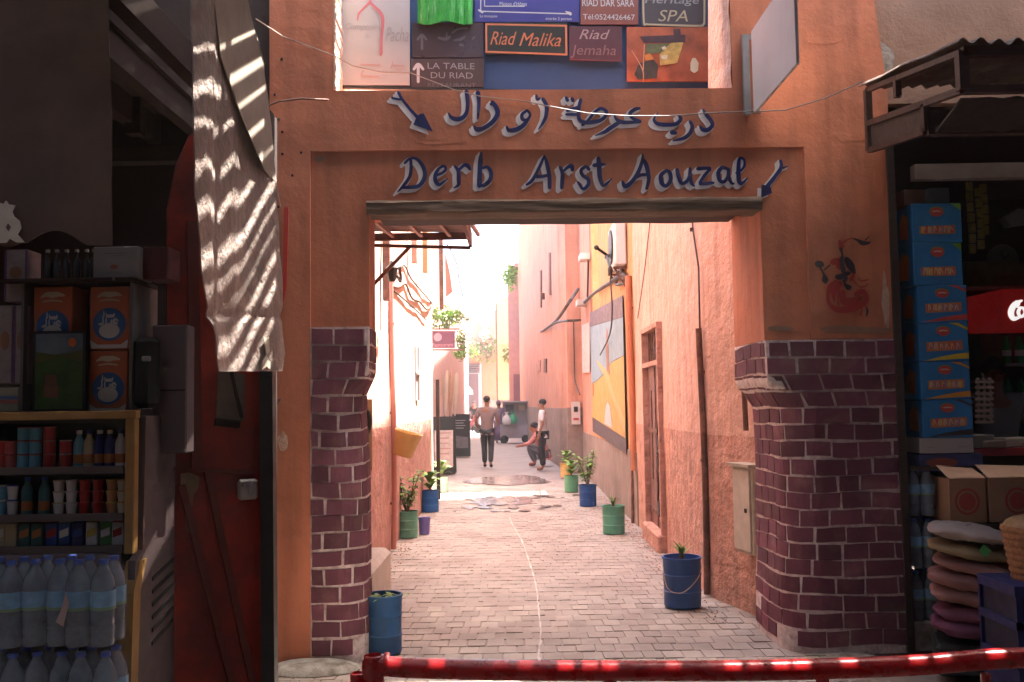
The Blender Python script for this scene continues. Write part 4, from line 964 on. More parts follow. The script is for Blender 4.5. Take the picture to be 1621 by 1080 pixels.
# projecting awning at top left
aw = thing('metal_awning', 'brown corrugated metal awning on iron bars over the left side of the alley', 'awning', (XL, 8, 3.1))
A1 = onX(745, 347, -.42)
zq = lambda px, py, Y: onY(px, py, Y)
pf0 = zq(745, 390, 8.9); xo = pf0.x; zo = pf0.z
b = MB()
b.slab(lambda a, c: V((XL + (xo - XL) * a, 7.0 + 1.9 * c, zo + .03 * (1 - a) + .13 + .012 * math.sin(c * 70))), 4, 60, V((0, 0, .01))); build('roof_sheet', b, C('awning_brown', (.23, .13, .115), vs=5, var=.2), aw, smooth=True)
b = MB(); b.box((xo, 7.95, zo + .06), (.03, 1.92, .14)); b.box(((XL + xo) / 2, 8.9, zo + .10), (xo - XL, .03, .07)); build('fascia', b, mt['rust'], aw)
b = MB(); yb_ = 8.87; b.bar((XL, yb_, zo + .02), (xo, yb_, zo - .02), .03); b.bar((XL, yb_, zo - .42), (XL + .42, yb_, zo + .01), .03); b.bar((XL, 7.6, zo + .07), (xo, 7.6, zo + .03), .03); build('bracket', b, mt['rust'], aw)
for k in range(4):
    px = (600, 640, 690, 735)[k]; b = MB(); X = XL + .1 + k * .27; b.bar((X, 7.0, zo + .10), (X + .15, 8.86, zo + .10), .03); build('rafter', b, C('awning_rose', (.34, .17, .14)), aw)
# upper storey verticals: bay on the left further along with shutters and hanging cloth
by = thing('wooden_bay', 'projecting bay with vertical wooden posts and shutters on the left house', 'bay window', (XL + .2, 13, 3))
for k, (px, y0, y1, mm) in enumerate(((611, 350, 475, 'rust'), (655, 350, 415, 'pinkrough'), (672, 360, 430, 'ochre'), (697, 350, 487, 'rust'))):
    X = XL + .06 + .03 * k; b = MB(); a_ = onX(px, y0 - 60, X); c_ = onX(px, y1, X); yy = a_.y; b.box((X, yy, (a_.z + c_.z) / 2), (.07, .10, a_.z - c_.z)); build('post', b, mt[mm], by)
b = MB(); yy = 15.5; b.poly([onY(704, 395, yy), onY(712, 430, yy), onY(716, 462, yy), onY(706, 470, yy)], V((0, .04, 0))); build('shutter', b, C('awning_rose', (1, 1, 1)), by)
cable('thin cable hanging from the left bay into the sky', [onY(707, 385, 15.5), onY(722, 415, 15.8), onY(727, 445, 16), onY(733, 470, 16.2)], .012)
# lantern and cable clutter
ln = thing('wall_lantern', 'black iron lantern on the left wall under the awning among cables', 'lantern', (XL + .2, 10.6, 3.0))
LX = XL + .12
b = MB(); b.tube([onX(612, 432, LX), onX(622, 425, LX + .1), onX(632, 424, LX + .15)], .025, 6); b.tube([onX(625, 425, LX + .1), onX(624, 440, LX + .1)], .02, 6); build('arm', b, mt['darkmetal'], ln)
b = MB(); b.lathe([(.02, .0), (.04, .02), (.06, .13), (.03, .16), (.01, .20)], onX(620, 446, LX + .1), 6); build('lamp_body', b, mt['darkmetal'], ln)
b = MB(); b.tube(spline_pts([onX(632, 424, LX + .1), onX(634, 435, LX + .1), onX(634, 446, LX + .1), onX(629, 438, LX + .1)]), .015, 6); build('scroll', b, mt['darkmetal'], ln)
cable('black cable descending the sunlit left wall', [onX(618, 452, XL + .02), onX(638, 420, XL + .02), onX(650, 440, XL + .02), onX(662, 455, XL + .02), onX(675, 470, XL + .02), onX(685, 482, XL + .02)], .012)
cable('drooping orange brown cable on the left wall', [onX(617, 452, XL + .02), onX(630, 455, XL + .02), onX(642, 450, XL + .02), onX(652, 472, XL + .02), onX(664, 478, XL + .02), onX(676, 490, XL + .02), onX(684, 480, XL + .02)], .015, 'rust')
cable('lower thin cable on the left wall', [onX(617, 455, XL + .02), onX(635, 470, XL + .02), onX(655, 488, XL + .02), onX(675, 507, XL + .02)], .01)
# blue sign plate and box at the back of the left brick corner
bs = thing('blue_call_box', 'blue shell of a call box seen edge on behind the left brick corner', 'call box', onY(570, 700, 6.75))
b = MB(); pp = [(561, 618), (566, 622), (570, 640), (578, 655), (578, 690), (572, 716), (566, 702), (563, 660)]
b.poly([onY(x, y, 6.72) for x, y in pp], V((0, .12, 0))); build('shell', b, C('callblue', (.02, .10, .42)), bs)
b = MB(); b.tube(spline_pts([onY(573, 645, 6.7), onY(583, 655, 6.7), onY(585, 670, 6.7), onY(580, 688, 6.7), onY(574, 695, 6.7)]), .018, 8); build('handset', b, mt['darkmetal'], bs)
b = MB(); q0 = onY(572, 745, 6.95); q1 = onY(588, 632, 6.95); b.box(((q0.x + q1.x) / 2, 6.98, (q0.z + q1.z) / 2), (q1.x - q0.x, .04, q1.z - q0.z))
tag(build('plywood_sheet', b, C('tan_panel', (.42, .25, .13))), 'narrow tan wooden panel behind the blue call box', 'panel')
# --- left second building, set back
l2 = thing('left_far_house', 'pale pink house set back on the left behind the black menu boards', 'house', (-1.9, 24, 0))
LW = [(-1.80, 16.1), (-1.86, 28), (-2.05, 36), (-2.35, 50), (-2.75, 59)]
wallrun(LW, 0, 5.6, C('pale_pink_wall', (.55, .36, .33)), l2, side=-1, step=.5)
# purple sign projecting
sg = thing('purple_sign', 'purple hanging sign with a pink circle over the left side of the alley', 'sign', onY(700, 552, 20))
b = MB(); b.poly(list(reversed([onY(683, 524, 20), onY(720, 524, 20), onY(720, 551, 20), onY(683, 551, 20)])), V((0, .04, 0))); build('panel', b, C('sign_purple', (.16, .05, .09)), sg)
b = MB(); c_ = onY(693, 534, 19.98); b.lathe([(0, 0), (.085, 0), (.085, .006), (0, .007)], c_, 20, rot=Matrix.Rotation(R(90), 3, 'X')); build('emblem', b, C('sign_pink', (.55, .25, .30)), sg)
text('Restaurant', C('sign_pink', (1, 1, 1)), sg, onY(684.5, 549, 19.985), (1, 0, 0), (0, 0, 1), .075, .44)
b = MB(); b.bar(onY(683, 521, 20), onY(728, 521, 20), .03); b.bar(onY(683, 554, 20), onY(735, 554, 20), .03); build('bracket', b, mt['rust'], sg)
# rolled parasols / fabric poles
for i, (px, pt) in enumerate(((690, 592), (697, 588), (706, 586), (714, 584), (722, 590))):
    Y = 24.2 + i * .4; a_ = onY(px - 2, 658, Y); c_ = onY(px + 1, pt, Y)
    b = MB(); b.tube([a_.lerp(c_, t) for t in (0, .2, .5, .8, 1)], [.02, .05, .07, .06, .02], 8)
    col_ = ('cream_roll', (.66, .58, .44)) if i % 2 == 0 else ('tan_roll', (.52, .32, .2))
    rt = thing('rolled_parasol', ('leftmost of five rolled fabric poles, behind the purple sign wall', 'second rolled fabric pole from the left, tan, beyond the menu board', 'middle cream rolled fabric pole of the five beyond the menu board', 'fourth rolled fabric pole, tan, beyond the menu board', 'rightmost cream rolled fabric pole beyond the menu board')[i], 'parasol', (a_.x, a_.y, 0), 'rolled fabric poles along the left wall')
    build('canopy', b, C(*col_), rt, smooth=True); b = MB(); b.tube([V((a_.x, a_.y, 0)), a_ + V((0, 0, .05))], .018, 6); build('pole', b, mt['rust'], rt)
# black menu boards
def menu(x0, x1, y0, y1, Y, label, white):
    rt = thing('menu_board', label, 'menu board', (onY((x0 + x1) / 2, y1, Y).x, Y, 0), 'black menu boards on the left of the alley')
    z1 = onY(x0, y0, Y).z; xa = onY(x0, y1, Y).x; xb = onY(x1, y1, Y).x; lean = .18
    b = MB(); b.hexa([V((xa, Y, 0.02)), V((xb, Y, .02)), V((xb, Y + .03, .02)), V((xa, Y + .03, .02)), V((xa, Y + lean, z1)), V((xb, Y + lean, z1)), V((xb, Y + lean + .03, z1)), V((xa, Y + lean + .03, z1))]); build('frame', b, mt['blackcloth'], rt)
    b = MB(); b.hexa([V((xa, Y + 2 * lean + .05, 0.02)), V((xb, Y + 2 * lean + .05, .02)), V((xb, Y + 2 * lean + .08, .02)), V((xa, Y + 2 * lean + .08, .02)), V((xa, Y + lean + .04, z1)), V((xb, Y + lean + .04, z1)), V((xb, Y + lean + .07, z1)), V((xa, Y + lean + .07, z1))]); build('rear_leg', b, mt['blackcloth'], rt)
    m = .05; f = lambda u, v, e=.006: V((xa + (xb - xa) * u, Y + lean * v - e, .02 + (z1 - .02) * v))
    if white:
        b = MB(); b.add([f(.1, .12), f(.9, .12), f(.9, .76), f(.1, .76)], [(0, 1, 2, 3)]); build('menu_sheet', b, C('menu_paper', (.62, .52, .46), var=.2, vs=10), rt)
        for k in range(5):
            b = MB(); v = .70 - k * .09; b.add([f(.2, v, .009), f(.8 - .07 * (k % 3), v, .009), f(.8 - .07 * (k % 3), v + .025, .009), f(.2, v + .025, .009)], [(0, 1, 2, 3)]); build('text_line', b, C('menu_rose', (.5, .3, .26)), rt)
    else:
        for k in range(4):
            b = MB(); v = .84 - k * .06; b.add([f(.12, v, .009), f(.75 - .1 * (k % 2), v, .009), f(.75 - .1 * (k % 2), v + .02, .009), f(.12, v + .02, .009)], [(0, 1, 2, 3)]); build('text_line', b, C('menu_grey', (.3, .28, .28)), rt)
        b = MB(); b.add([f(.1, .2), f(.9, .2), f(.9, .45), f(.1, .5)], [(0, 1, 2, 3)]); build('menu_sheet', b, C('menu_dim', (.13, .11, .12), var=.3, vs=10), rt)
menu(684, 721, 660, 750, 21.5, 'nearer black menu board with a pale sheet on the left', True)
menu(716, 744, 656, 722, 28.6, 'further all black menu board behind the pale one', False)
b = MB(); b.box((XL + .1, 15.9, 1.0), (.06, .06, 2.0)); tag(build('timber_post', b, mt['darkwood']), 'dark vertical timber post standing at the corner of the left house', 'post')

# greenery
def foliage(center, rad, n, size, mat, seed=1, squash=1, droop=0):
    rr = random.Random(seed); b = MB(); c = V(center)
    for k in range(n):
        d = V((rr.gauss(0, 1), rr.gauss(0, 1), rr.gauss(0, 1))).normalized() * rr.random() ** .45
        d *= 1 + .35 * noise.noise(d * 2.3 + V((seed, 0, 0)))
        p = c + V((d.x * rad[0], d.y * rad[1], d.z * rad[2] - droop * abs(d.x)))
        a = V((rr.gauss(0, 1), rr.gauss(0, 1), rr.gauss(0, 1))).normalized(); e = a.cross(V((rr.random(), rr.random(), rr.random() + .1))).normalized()
        s = size * rr.uniform(.6, 1.3)
        b.add([p - a * s, p + e * s * .4, p + a * s, p - e * s * .4], [(0, 1, 2, 3)])
    return b
def shrub(name, label, px, py, Y, rad, n, size, mats, seed, cat='plant'):
    c = onY(px, py, Y); rt = thing(name, label, cat, (c.x, c.y, c.z - rad[2]))
    for i, m in enumerate(mats): o = build('foliage', foliage(c, rad, n // len(mats), size, m, seed + i), mt[m], rt); o['kind'] = 'stuff'
    b = MB(); b.tube([V((c.x, c.y, c.z - rad[2])), c], .03, 5); build('stem', b, mt['stem'], rt); return rt
shrub('roof_shrub', 'bright green shrub above the purple sign on the left', 707, 503, 21, (.42, .4, .26), 500, .06, ('leafl', 'leaf'), 1)
shrub('roof_shrub', 'pale green hanging plant to the right of the purple sign', 730, 545, 24, (.16, .2, .4), 220, .06, ('leafl', 'leaf'), 3)
shrub('roof_shrub', 'small green plant below the purple sign bracket', 728, 561, 22, (.2, .2, .1), 120, .05, ('leaf', 'leafl'), 4)
shrub('roof_shrub', 'green climber on the roof of the tall house at right of the sky gap', 808, 438, 44, (.4, .4, .65), 300, .12, ('leafl', 'leaf'), 5)
shrub('hanging_plant', 'dry brown creeper over the orange wall of the end house', 770, 553, 59, (1.3, .3, .9), 320, .16, ('stem', 'leaf'), 6)
shrub('hanging_plant', 'grey green creeper on the yellow house', 808, 560, 49.5, (.45, .3, .5), 200, .13, ('stem', 'leaf'), 7)
shrub('hanging_plant', 'low balcony greenery on the end house wall', 745, 556, 57, (.6, .3, .35), 150, .12, ('leafl', 'leaf'), 8)
b = MB(); q = onY(740, 625, 50); b.lathe([(.3, 0), (.26, .25), (.04, .45)], q, 10); tag(build('lamp_shade', b, C('cream_roll', (1, 1, 1))), 'cream conical wall lamp far down the left side', 'lamp')

# wet patch
pud = M('wet_paving', (.20, .16, .14), .16, .25, 4, .25, 9, spec=.6)
def puddle(cx, cy, rx, ry, seed, z):
    b = MB(); n = 40; pts = []
    for k in range(n):
        t = 2 * math.pi * k / n; r_ = 1 + .45 * noise.noise(V((math.cos(t) * 1.6 + seed, math.sin(t) * 1.6, seed))) + .15 * noise.noise(V((math.cos(t) * 6, math.sin(t) * 6, seed)))
        pts.append(V((cx + rx * r_ * math.cos(t), cy + ry * r_ * math.sin(t), z)))
    b.add(pts, [tuple(range(n))]); return b
for i, (cx, cy, rx, ry) in enumerate(((-.1, 19.6, .85, 1.1), (-.15, 15.5, .55, .6))):
    pb = puddle(cx, cy, rx, ry, i * 3.1 + 1, .0165 if cy < 17.5 else .0165)
    tag(build('puddle', pb, pud), kind='structure', label='wet patch of spilled water on the alley paving')
b = MB(); rr = random.Random(4)
for k in range(70):
    cx = rr.gauss(-.15, .6); cy = rr.uniform(13.9, 16.4); r_ = rr.uniform(.02, .10)
    if abs(cx) < 1.1: b.v += puddle(cx, cy, r_, r_ * 1.4, k, .0185 + k * .00003).v; b.f.append(tuple(range(len(b.v) - 40, len(b.v))))
tag(build('wet_splashes', b, pud), kind='structure')

rl = random.Random(77)
for i, (px, py, lb) in enumerate(((1284, 884, 'white paper scrap on the paving at the foot of the right pillar'), (648, 872, 'crumpled white scrap lying near the left wall'), (905, 850, 'small torn scrap left of the green drum by the metal door'), (1170, 900, 'pale wrapper near the wall behind the nearest right drum'), (742, 905, 'tan cigarette packet flattened on the paving left of the trickle'))):
    p = onZ(px, py, .012); b = MB(); pts = [p + V((rl.uniform(-.045, .045), rl.uniform(-.03, .03), .004 + rl.uniform(0, .018))) for _ in range(5)]
    c0 = sum(pts, V()) / 5; pts.sort(key=lambda q: math.atan2(q.y - c0.y, q.x - c0.x)); b.v = pts + [c0 + V((0, 0, .012))]; b.f = [(k, (k + 1) % 5, 5) for k in range(5)]
    tag(build('litter_scrap', b, C('litter', (.55, .5, .45))), lb, 'litter', 'litter on the paving')
b = MB()
for k in range(900):
    sd = rl.random(); y = rl.uniform(6.8, 16); x = (1.50 - abs(rl.gauss(0, .10))) if sd < .6 else (-1.30 + abs(rl.gauss(0, .10))); r_ = rl.uniform(.003, .011)
    b.ball((x, y, .009 + r_ * .4), (r_, r_, r_ * .6), 5, 3)
tag(build('wall_grit', b, mt['pinkrough']), 'crumbs of fallen plaster along the foot of the alley walls', kind='stuff')
# ================================================================== pots with plants
def leafblade(b, p, d, L, w_, droop=.4, n=4):
    d = V(d).normalized(); side = d.cross(V((0, 0, 1)))
    if side.length < .05: side = V((1, 0, 0))
    side.normalize(); o = len(b.v)
    for i in range(n + 1):
        t = i / n; q = p + d * L * t - V((0, 0, 1)) * droop * L * t * t; wv = w_ * math.sin(math.pi * min(.98, t * .85 + .12)) * .5
        b.v += [q - side * wv + V((0, 0, wv * .3)), q + side * wv + V((0, 0, wv * .3))]
    for i in range(n): a = o + 2 * i; b.f.append((a, a + 1, a + 3, a + 2))
def drum(label, loc, r, h, mat, plant='spiky', seed=1, taper=.97, handle=False, group='painted drums used as plant pots', band=True, n=24):
    x, y = loc; rt = thing('plant_pot', label, 'plant pot', (x, y, 0), group); z = .012
    b = MB(); prof = [(r * taper * .96, z), (r * taper, z + .01), (r * taper, z + .02)]
    if band: prof += [(r * taper, z + h * .30), (r * 1.02, z + h * .32), (r * taper, z + h * .34), (r * .985, z + h * .63), (r * 1.025, z + h * .65), (r * .985, z + h * .67)]
    prof += [(r, z + h - .02), (r * 1.045, z + h - .012), (r * 1.045, z + h), (r * .95, z + h), (r * .93, z + h - .05)]
    b.lathe(prof, (x, y, 0), n)
    rr = random.Random(seed)
    b.v = [V((q.x + .004 * noise.noise(q * 8), q.y + .004 * noise.noise(q * 8 + V((5, 0, 0))), q.z)) for q in b.v]
    build('bucket', b, mat, rt, smooth=True)
    b = MB(); b.lathe([(r * .92, z + h - .06), (r * .6, z + h - .045), (.0, z + h - .035)], (x, y, 0), 14); build('soil', b, mt['soil'], rt, smooth=True)
    if handle:
        b = MB(); b.tube(spline_pts([V((x - r * 1.03, y - .03, h - .05)), V((x - r * .9, y - r * .75, h * .45)), V((x - r * .2, y - r * 1.07, h * .38)), V((x + r * .6, y - r * .95, h * .62)), V((x + r * 1.0, y - r * .3, h * .85))]), .0035, 6); build('wire_handle', b, mt['wirel'], rt)
    top = V((x, y, z + h - .05))
    if plant == 'spiky':
        b = MB(); b.tube([top, top + V((0, 0, .09))], .018, 6); build('stem', b, mt['stem'], rt)
        b = MB()
        for k in range(14): t = k * 2.4; leafblade(b, top + V((0, 0, .03 + .06 * rr.random())), (math.cos(t) * .5, math.sin(t) * .5, 1.0 - .3 * rr.random()), rr.uniform(.10, .19), .022, .25)
        o = build('foliage', b, mt['leaf'], rt); o['kind'] = 'stuff'
    elif plant == 'shrub':
        b = MB(); lv = MB(); l2_ = MB()
        for k in range(6):
            tip = top + V((rr.uniform(-.18, .18), rr.uniform(-.12, .12), rr.uniform(.25, .62))); mid = top.lerp(tip, .5) + V((rr.uniform(-.03, .03), 0, 0)); b.tube([top, mid, tip], [.01, .008, .004], 5)
            for j in range(34):
                t = rr.uniform(.3, 1); q = top.lerp(tip, t); a = rr.random() * 6.28; leafblade(lv if rr.random() < .6 else l2_, q, (math.cos(a), math.sin(a), .5), rr.uniform(.06, .13), .05, .5, 2)
        build('stem', b, mt['stem'], rt); o = build('foliage', lv, mt['leaf'], rt); o['kind'] = 'stuff'; o = build('foliage', l2_, mt['leafl'], rt); o['kind'] = 'stuff'
    elif plant == 'broad':
        b = MB(); b.tube([top, top + V((0, 0, .2))], .014, 6); build('stem', b, mt['stem'], rt)
        for k in range(11):
            t = k * 2.4; b = MB(); leafblade(b, top + V((0, 0, .04 + .02 * k)), (math.cos(t) * .8, math.sin(t) * .8, .9), rr.uniform(.22, .36), .13, .5, 5); build('leaf', b, mt['leafl'] if k % 2 else mt['leaf'], rt)
    elif plant == 'weed':
        b = MB()
        for k in range(16): t = k * 2.1; leafblade(b, top + V((rr.uniform(-.6, .6) * r, rr.uniform(-.6, .6) * r, .01)), (math.cos(t), math.sin(t), .6), rr.uniform(.10, .20), .03, .4, 3)
        o = build('foliage', b, mt['leaf'], rt); o['kind'] = 'stuff'
    return rt
p = onZ(1081, 962); drum('blue drum with spiky plant and wire handle, nearest pot by the right wall', (p.x, p.y), .145, .375, mt['pblue'], 'spiky', 1, handle=True)
p = onZ(606, 1033); drum('blue drum of weeds standing right behind the left brick corner', (-.845, 6.13), .118, .365, C('pblue2', (.012, .085, .23), var=.15, vs=9), 'weed', 2)
p = onZ(645, 852); drum('green ribbed drum with a tall leafy shrub against the left wall', (p.x, p.y), .128, .31, mt['pgreen'], 'shrub', 3)
p = onZ(681, 811); drum('blue drum with a broad leaved bright green plant on the left', (p.x, p.y), .130, .31, C('pblue3', (.012, .11, .33)), 'broad', 4)
p = onZ(698, 780); drum('mint green pot half hidden behind the left blue drum', (p.x, p.y), .13, .27, mt['pmint'], 'broad', 5)
p = onZ(672, 847); drum('small violet pot with a pale rim between the left green and blue drums', (p.x, p.y), .072, .20, mt['ppurple'], None, 6, taper=.85, band=False, group=None)
p = onZ(972, 846); drum('green drum with a spiky plant beside the metal door', (p.x, p.y), .135, .33, C('pgreen2', (.09, .30, .20), vs=9), 'spiky', 7)
p = onZ(931, 802); drum('blue drum with dry leafy stems below the mural', (p.x, p.y), .132, .32, C('pblue4', (.012, .07, .25)), 'shrub', 8)
p = onZ(905, 780); drum('far green pot on the right with a bright broad leaved plant', (p.x, p.y), .125, .29, C('pgreen3', (.10, .30, .17)), 'broad', 9)
p = onZ(897, 757); drum('yellow pot behind the far green pot on the right', (p.x, p.y), .13, .3, mt['pyellow'], 'broad', 10)
# tilted yellow bucket hanging on left pipe
yb2 = thing('hanging_bucket', 'yellow plastic bucket hanging tilted from the pipe on the left wall', 'bucket', onX(637, 725, XL + .2))
cb = onX(637, 722, XL + .17); rot = Matrix.Rotation(R(16), 3, 'Y')
b = MB(); b.lathe([(.10, 0), (.105, .005), (.145, .24), (.155, .25), (.155, .265), (.14, .265), (.10, .02)], cb, 24, rot=rot); build('bucket', b, mt['pyellow'], yb2, smooth=True)
b = MB(); b.lathe([(.135, .2), (.0, .215)], cb, 16, rot=rot); build('soil', b, C('straw', (.5, .33, .12)), yb2)

# ================================================================== people
def skin(name, J, E, mat, parent, root, sub=2):
    """J: {name:(pos, r or (rx,ry))}; E: [(a,b)]"""
    keys = list(J); idx = {k: i for i, k in enumerate(keys)}
    me = bpy.data.meshes.new(name); me.from_pydata([V(J[k][0]) for k in keys], [(idx[a], idx[b]) for a, b in E], [])
    ob = bpy.data.objects.new(name, me); COL.objects.link(ob)
    m = ob.modifiers.new('s', 'SKIN'); m.use_smooth_shade = True
    me.skin_vertices[0].data if me.skin_vertices else None
    for k in keys:
        r_ = J[k][1]; sv = me.skin_vertices[0].data[idx[k]]; sv.radius = (r_, r_) if not isinstance(r_, tuple) else r_; sv.use_root = (k == root)
    s = ob.modifiers.new('u', 'SUBSURF'); s.levels = sub; s.render_levels = sub
    dg = bpy.context.evaluated_depsgraph_get(); res = bpy.data.meshes.new_from_object(ob.evaluated_get(dg)); bpy.data.objects.remove(ob)
    res.name = name; res.materials.clear(); res.materials.append(mat)
    for p_ in res.polygons: p_.use_smooth = True
    o = bpy.data.objects.new(name, res); COL.objects.link(o); o.parent = parent; return o
def hand(J, E, wrist, dirv, side, s=1.0):
    d = V(dirv).normalized(); w0 = V(J[wrist][0]); sd = V(side).normalized(); nn = d.cross(sd)
    pk = wrist + 'p'; J[pk] = (w0 + d * .06 * s, (.036 * s, .018 * s)); E.append((wrist, pk))
    for i, (o_, L) in enumerate(((-.03, .065), (-.01, .075), (.01, .07), (.028, .055))):
        a = f'{pk}f{i}'; J[a + 'a'] = (w0 + d * .09 * s + sd * o_ * s, .010 * s); J[a + 'b'] = (w0 + d * (.09 + L * .6) * s + sd * o_ * 1.1 * s + nn * .008, .009 * s); J[a + 'c'] = (w0 + d * (.09 + L) * s + sd * o_ * s + nn * .022, .007 * s)
        E += [(pk, a + 'a'), (a + 'a', a + 'b'), (a + 'b', a + 'c')]
    J[pk + 't'] = (w0 + d * .06 * s - sd * .05 * s + nn * .01, .011 * s); J[pk + 't2'] = (w0 + d * .095 * s - sd * .058 * s + nn * .02, .009 * s); E += [(wrist, pk + 't'), (pk + 't', pk + 't2')]
def person(label, loc, rotz, pose, cols, scale=1.0, dress=None, hairlong=False, shoes='shoe'):
    rt = thing('person', label, 'person', loc); rt.rotation_euler = (0, 0, rotz); rt.scale = (scale,) * 3; P = pose
    J = {}; E = []
    def j(k, r_): J[k] = (P[k], r_)
    j('pel', (.13, .10)); j('spi', (.12, .09)); j('che', (.15, .10)); j('nec', .052); j('hea', (.073, .088)); j('top', (.062, .078))
    E += [('pel', 'spi'), ('spi', 'che'), ('che', 'nec'), ('nec', 'hea'), ('hea', 'top')]
    for s in 'LR':
        j('sh' + s, .055); j('el' + s, .042); j('wr' + s, .028); j('hi' + s, .085); j('kn' + s, .055); j('an' + s, .038); j('to' + s, .032)
        E += [('che', 'sh' + s), ('sh' + s, 'el' + s), ('el' + s, 'wr' + s), ('pel', 'hi' + s), ('hi' + s, 'kn' + s), ('kn' + s, 'an' + s), ('an' + s, 'to' + s)]
        hand(J, E, 'wr' + s, V(P['wr' + s]) - V(P['el' + s]), (0, 1, 0) if s == 'L' else (0, 1, 0))
    f = V(P.get('face', (0, 1, 0))).normalized(); h = V(P['hea'])
    J['nose'] = (h + f * .10, .014); E.append(('hea', 'nose'))
    body = skin('body', J, E, cols['skin'], rt, 'pel')
    # ears, eyes, mouth as small details
    sdv = f.cross(V((0, 0, 1))).normalized(); b = MB()
    for s in (-1, 1): b.ball(h + sdv * s * .078 + V((0, 0, .0)), (.014, .022, .03), 6, 4)
    def local(name, mb, mat):
        me = mb.mesh(name, V((0, 0, 0))); me.materials.append(mat)
        for p_ in me.polygons: p_.use_smooth = True
        o = bpy.data.objects.new(name, me); COL.objects.link(o); o.parent = rt; return o
    local('ear', b, cols['skin'])
    b = MB()
    for s in (-1, 1): b.ball(h + sdv * s * .03 + f * .088 + V((0, 0, .02)), (.012, .008, .007), 6, 4)
    local('eye', b, mt['blackcloth'])
    b = MB(); t = V(P['top']); b.ball((t + h) / 2 + V((0, 0, .035)) - f * .018, (.086, .098, .085) if not hairlong else (.10, .11, .13), 12, 8); local('hair' if not hairlong else 'headscarf', b, cols.get('hair', mt['hair']))
    # shirt
    J = {}; E = []
    j('pel', (.165, .130)); j('spi', (.150, .115)); j('che', (.185, .125)); j('nec', .062); E += [('pel', 'spi'), ('spi', 'che'), ('che', 'nec')]
    pz = V(P['pel']); J['hem'] = (pz + (pz - V(P['spi'])).normalized() * .07, (.170, .132)); E.append(('pel', 'hem'))
    for s in 'LR':
        j('sh' + s, .077); E.append(('che', 'sh' + s))
        e = V(P['el' + s]); w_ = V(P['wr' + s])
        if cols.get('long'): J['el' + s] = (e, .058); J['cf' + s] = (e.lerp(w_, .85), .042); E += [('sh' + s, 'el' + s), ('el' + s, 'cf' + s)]
        else: J['el' + s] = (V(P['sh' + s]).lerp(e, .8), .065); E += [('sh' + s, 'el' + s)]
    skin('shirt', J, E, cols['shirt'], rt, 'pel')
    J = {}; E = []; J['pel'] = (V(P['pel']) - V((0, 0, .02)), (.150, .118))
    for s in 'LR':
        j('hi' + s, .108); j('kn' + s, .078); J['an' + s] = (V(P['an' + s]) + V((0, 0, .02)), .066); E += [('pel', 'hi' + s), ('hi' + s, 'kn' + s), ('kn' + s, 'an' + s)]
    skin('trousers', J, E, cols['trousers'], rt, 'pel')
    for s in 'LR':
        J = {'a': (V(P['an' + s]) - V((0, 0, .03)), .045), 'b': (V(P['an' + s]).lerp(V(P['to' + s]), .6) - V((0, 0, .012)), .045), 'c': (V(P['to' + s]), .038)}
        skin(shoes, J, [('a', 'b'), ('b', 'c')], cols['shoes'], rt, 'a')
    if dress:
        b = MB(); c0 = V(P['pel']); b.lathe([(.15, 1.0), (.19, .85), (.23, .5), (.27, .12), (.24, .12), (.05, .9)], (c0.x, c0.y, 0), 18, sy=.75); local('robe', b, dress)
    return rt
stand = dict(pel=(0, 0, .95), spi=(0, 0, 1.12), che=(0, 0, 1.33), nec=(0, 0, 1.48), hea=(0, .01, 1.60), top=(0, .0, 1.68),
             shL=(-.19, 0, 1.41), shR=(.19, 0, 1.41), elL=(-.25, -.02, 1.13), elR=(.25, -.02, 1.13), wrL=(-.24, .06, .90), wrR=(.24, .06, .90),
             hiL=(-.09, 0, .88), hiR=(.09, 0, .88), knL=(-.10, .03, .50), knR=(.10, .03, .50), anL=(-.10, 0, .09), anR=(.10, 0, .09), toL=(-.11, .15, .045), toR=(.11, .15, .045))
walk = dict(stand); walk.update(knL=(-.09, .10, .52), anL=(-.09, .16, .09), toL=(-.10, .31, .045), knR=(.09, .02, .50), anR=(.10, -.20, .12), toR=(.11, -.09, .045), elL=(-.27, -.06, 1.14), wrL=(-.25, .10, 1.02), elR=(.27, .04, 1.14), wrR=(.23, .20, 1.05))
squat = dict(pel=(0, -.15, .30), spi=(0, -.10, .48), che=(0, .02, .68), nec=(0, .08, .82), hea=(0, .13, .93), top=(0, .12, 1.01), face=(0, 1, -.15),
             shL=(-.19, .04, .76), shR=(.19, .04, .76), elL=(-.22, .20, .56), elR=(.22, .22, .56), wrL=(-.16, .42, .52), wrR=(.14, .44, .50),
             hiL=(-.09, -.13, .28), hiR=(.09, -.13, .28), knL=(-.15, .26, .50), knR=(.15, .26, .50), anL=(-.14, .08, .09), anR=(.14, .10, .09), toL=(-.15, .24, .045), toR=(.15, .26, .045))
p = onZ(772, 741); person('person walking away in a tan short sleeved shirt and black trousers', (p.x, p.y, .0), R(-6), walk,
       dict(skin=mt['skin'], shirt=C('tan_shirt', (.23, .16, .145), vs=9), trousers=C('black_trousers', (.014, .014, .018)), shoes=mt['blackcloth']), 1.02)
p = onZ(860, 745); person('person in a white shirt and black trousers standing by the right wall, facing left', (p.x, p.y, .0), R(82), stand,
       dict(skin=mt['skin'], shirt=C('white_shirt', (.60, .56, .56)), trousers=C('black_trousers', (1, 1, 1)), shoes=C('brown_sandal', (.2, .08, .05))), .96, shoes='sandal')
p = onZ(846, 738); person('person in a red and pink top crouching by the right wall with dark jeans', (p.x + .12, p.y, .0), R(80), squat,
       dict(skin=C('ruddy_skin', (.36, .12, .07)), shirt=C('pink_shirt', (.50, .17, .15), vs=10, var=.3), trousers=C('grey_jeans', (.08, .07, .08)), shoes=C('maroon_shoe', (.14, .03, .03)), long=True), 1.02)
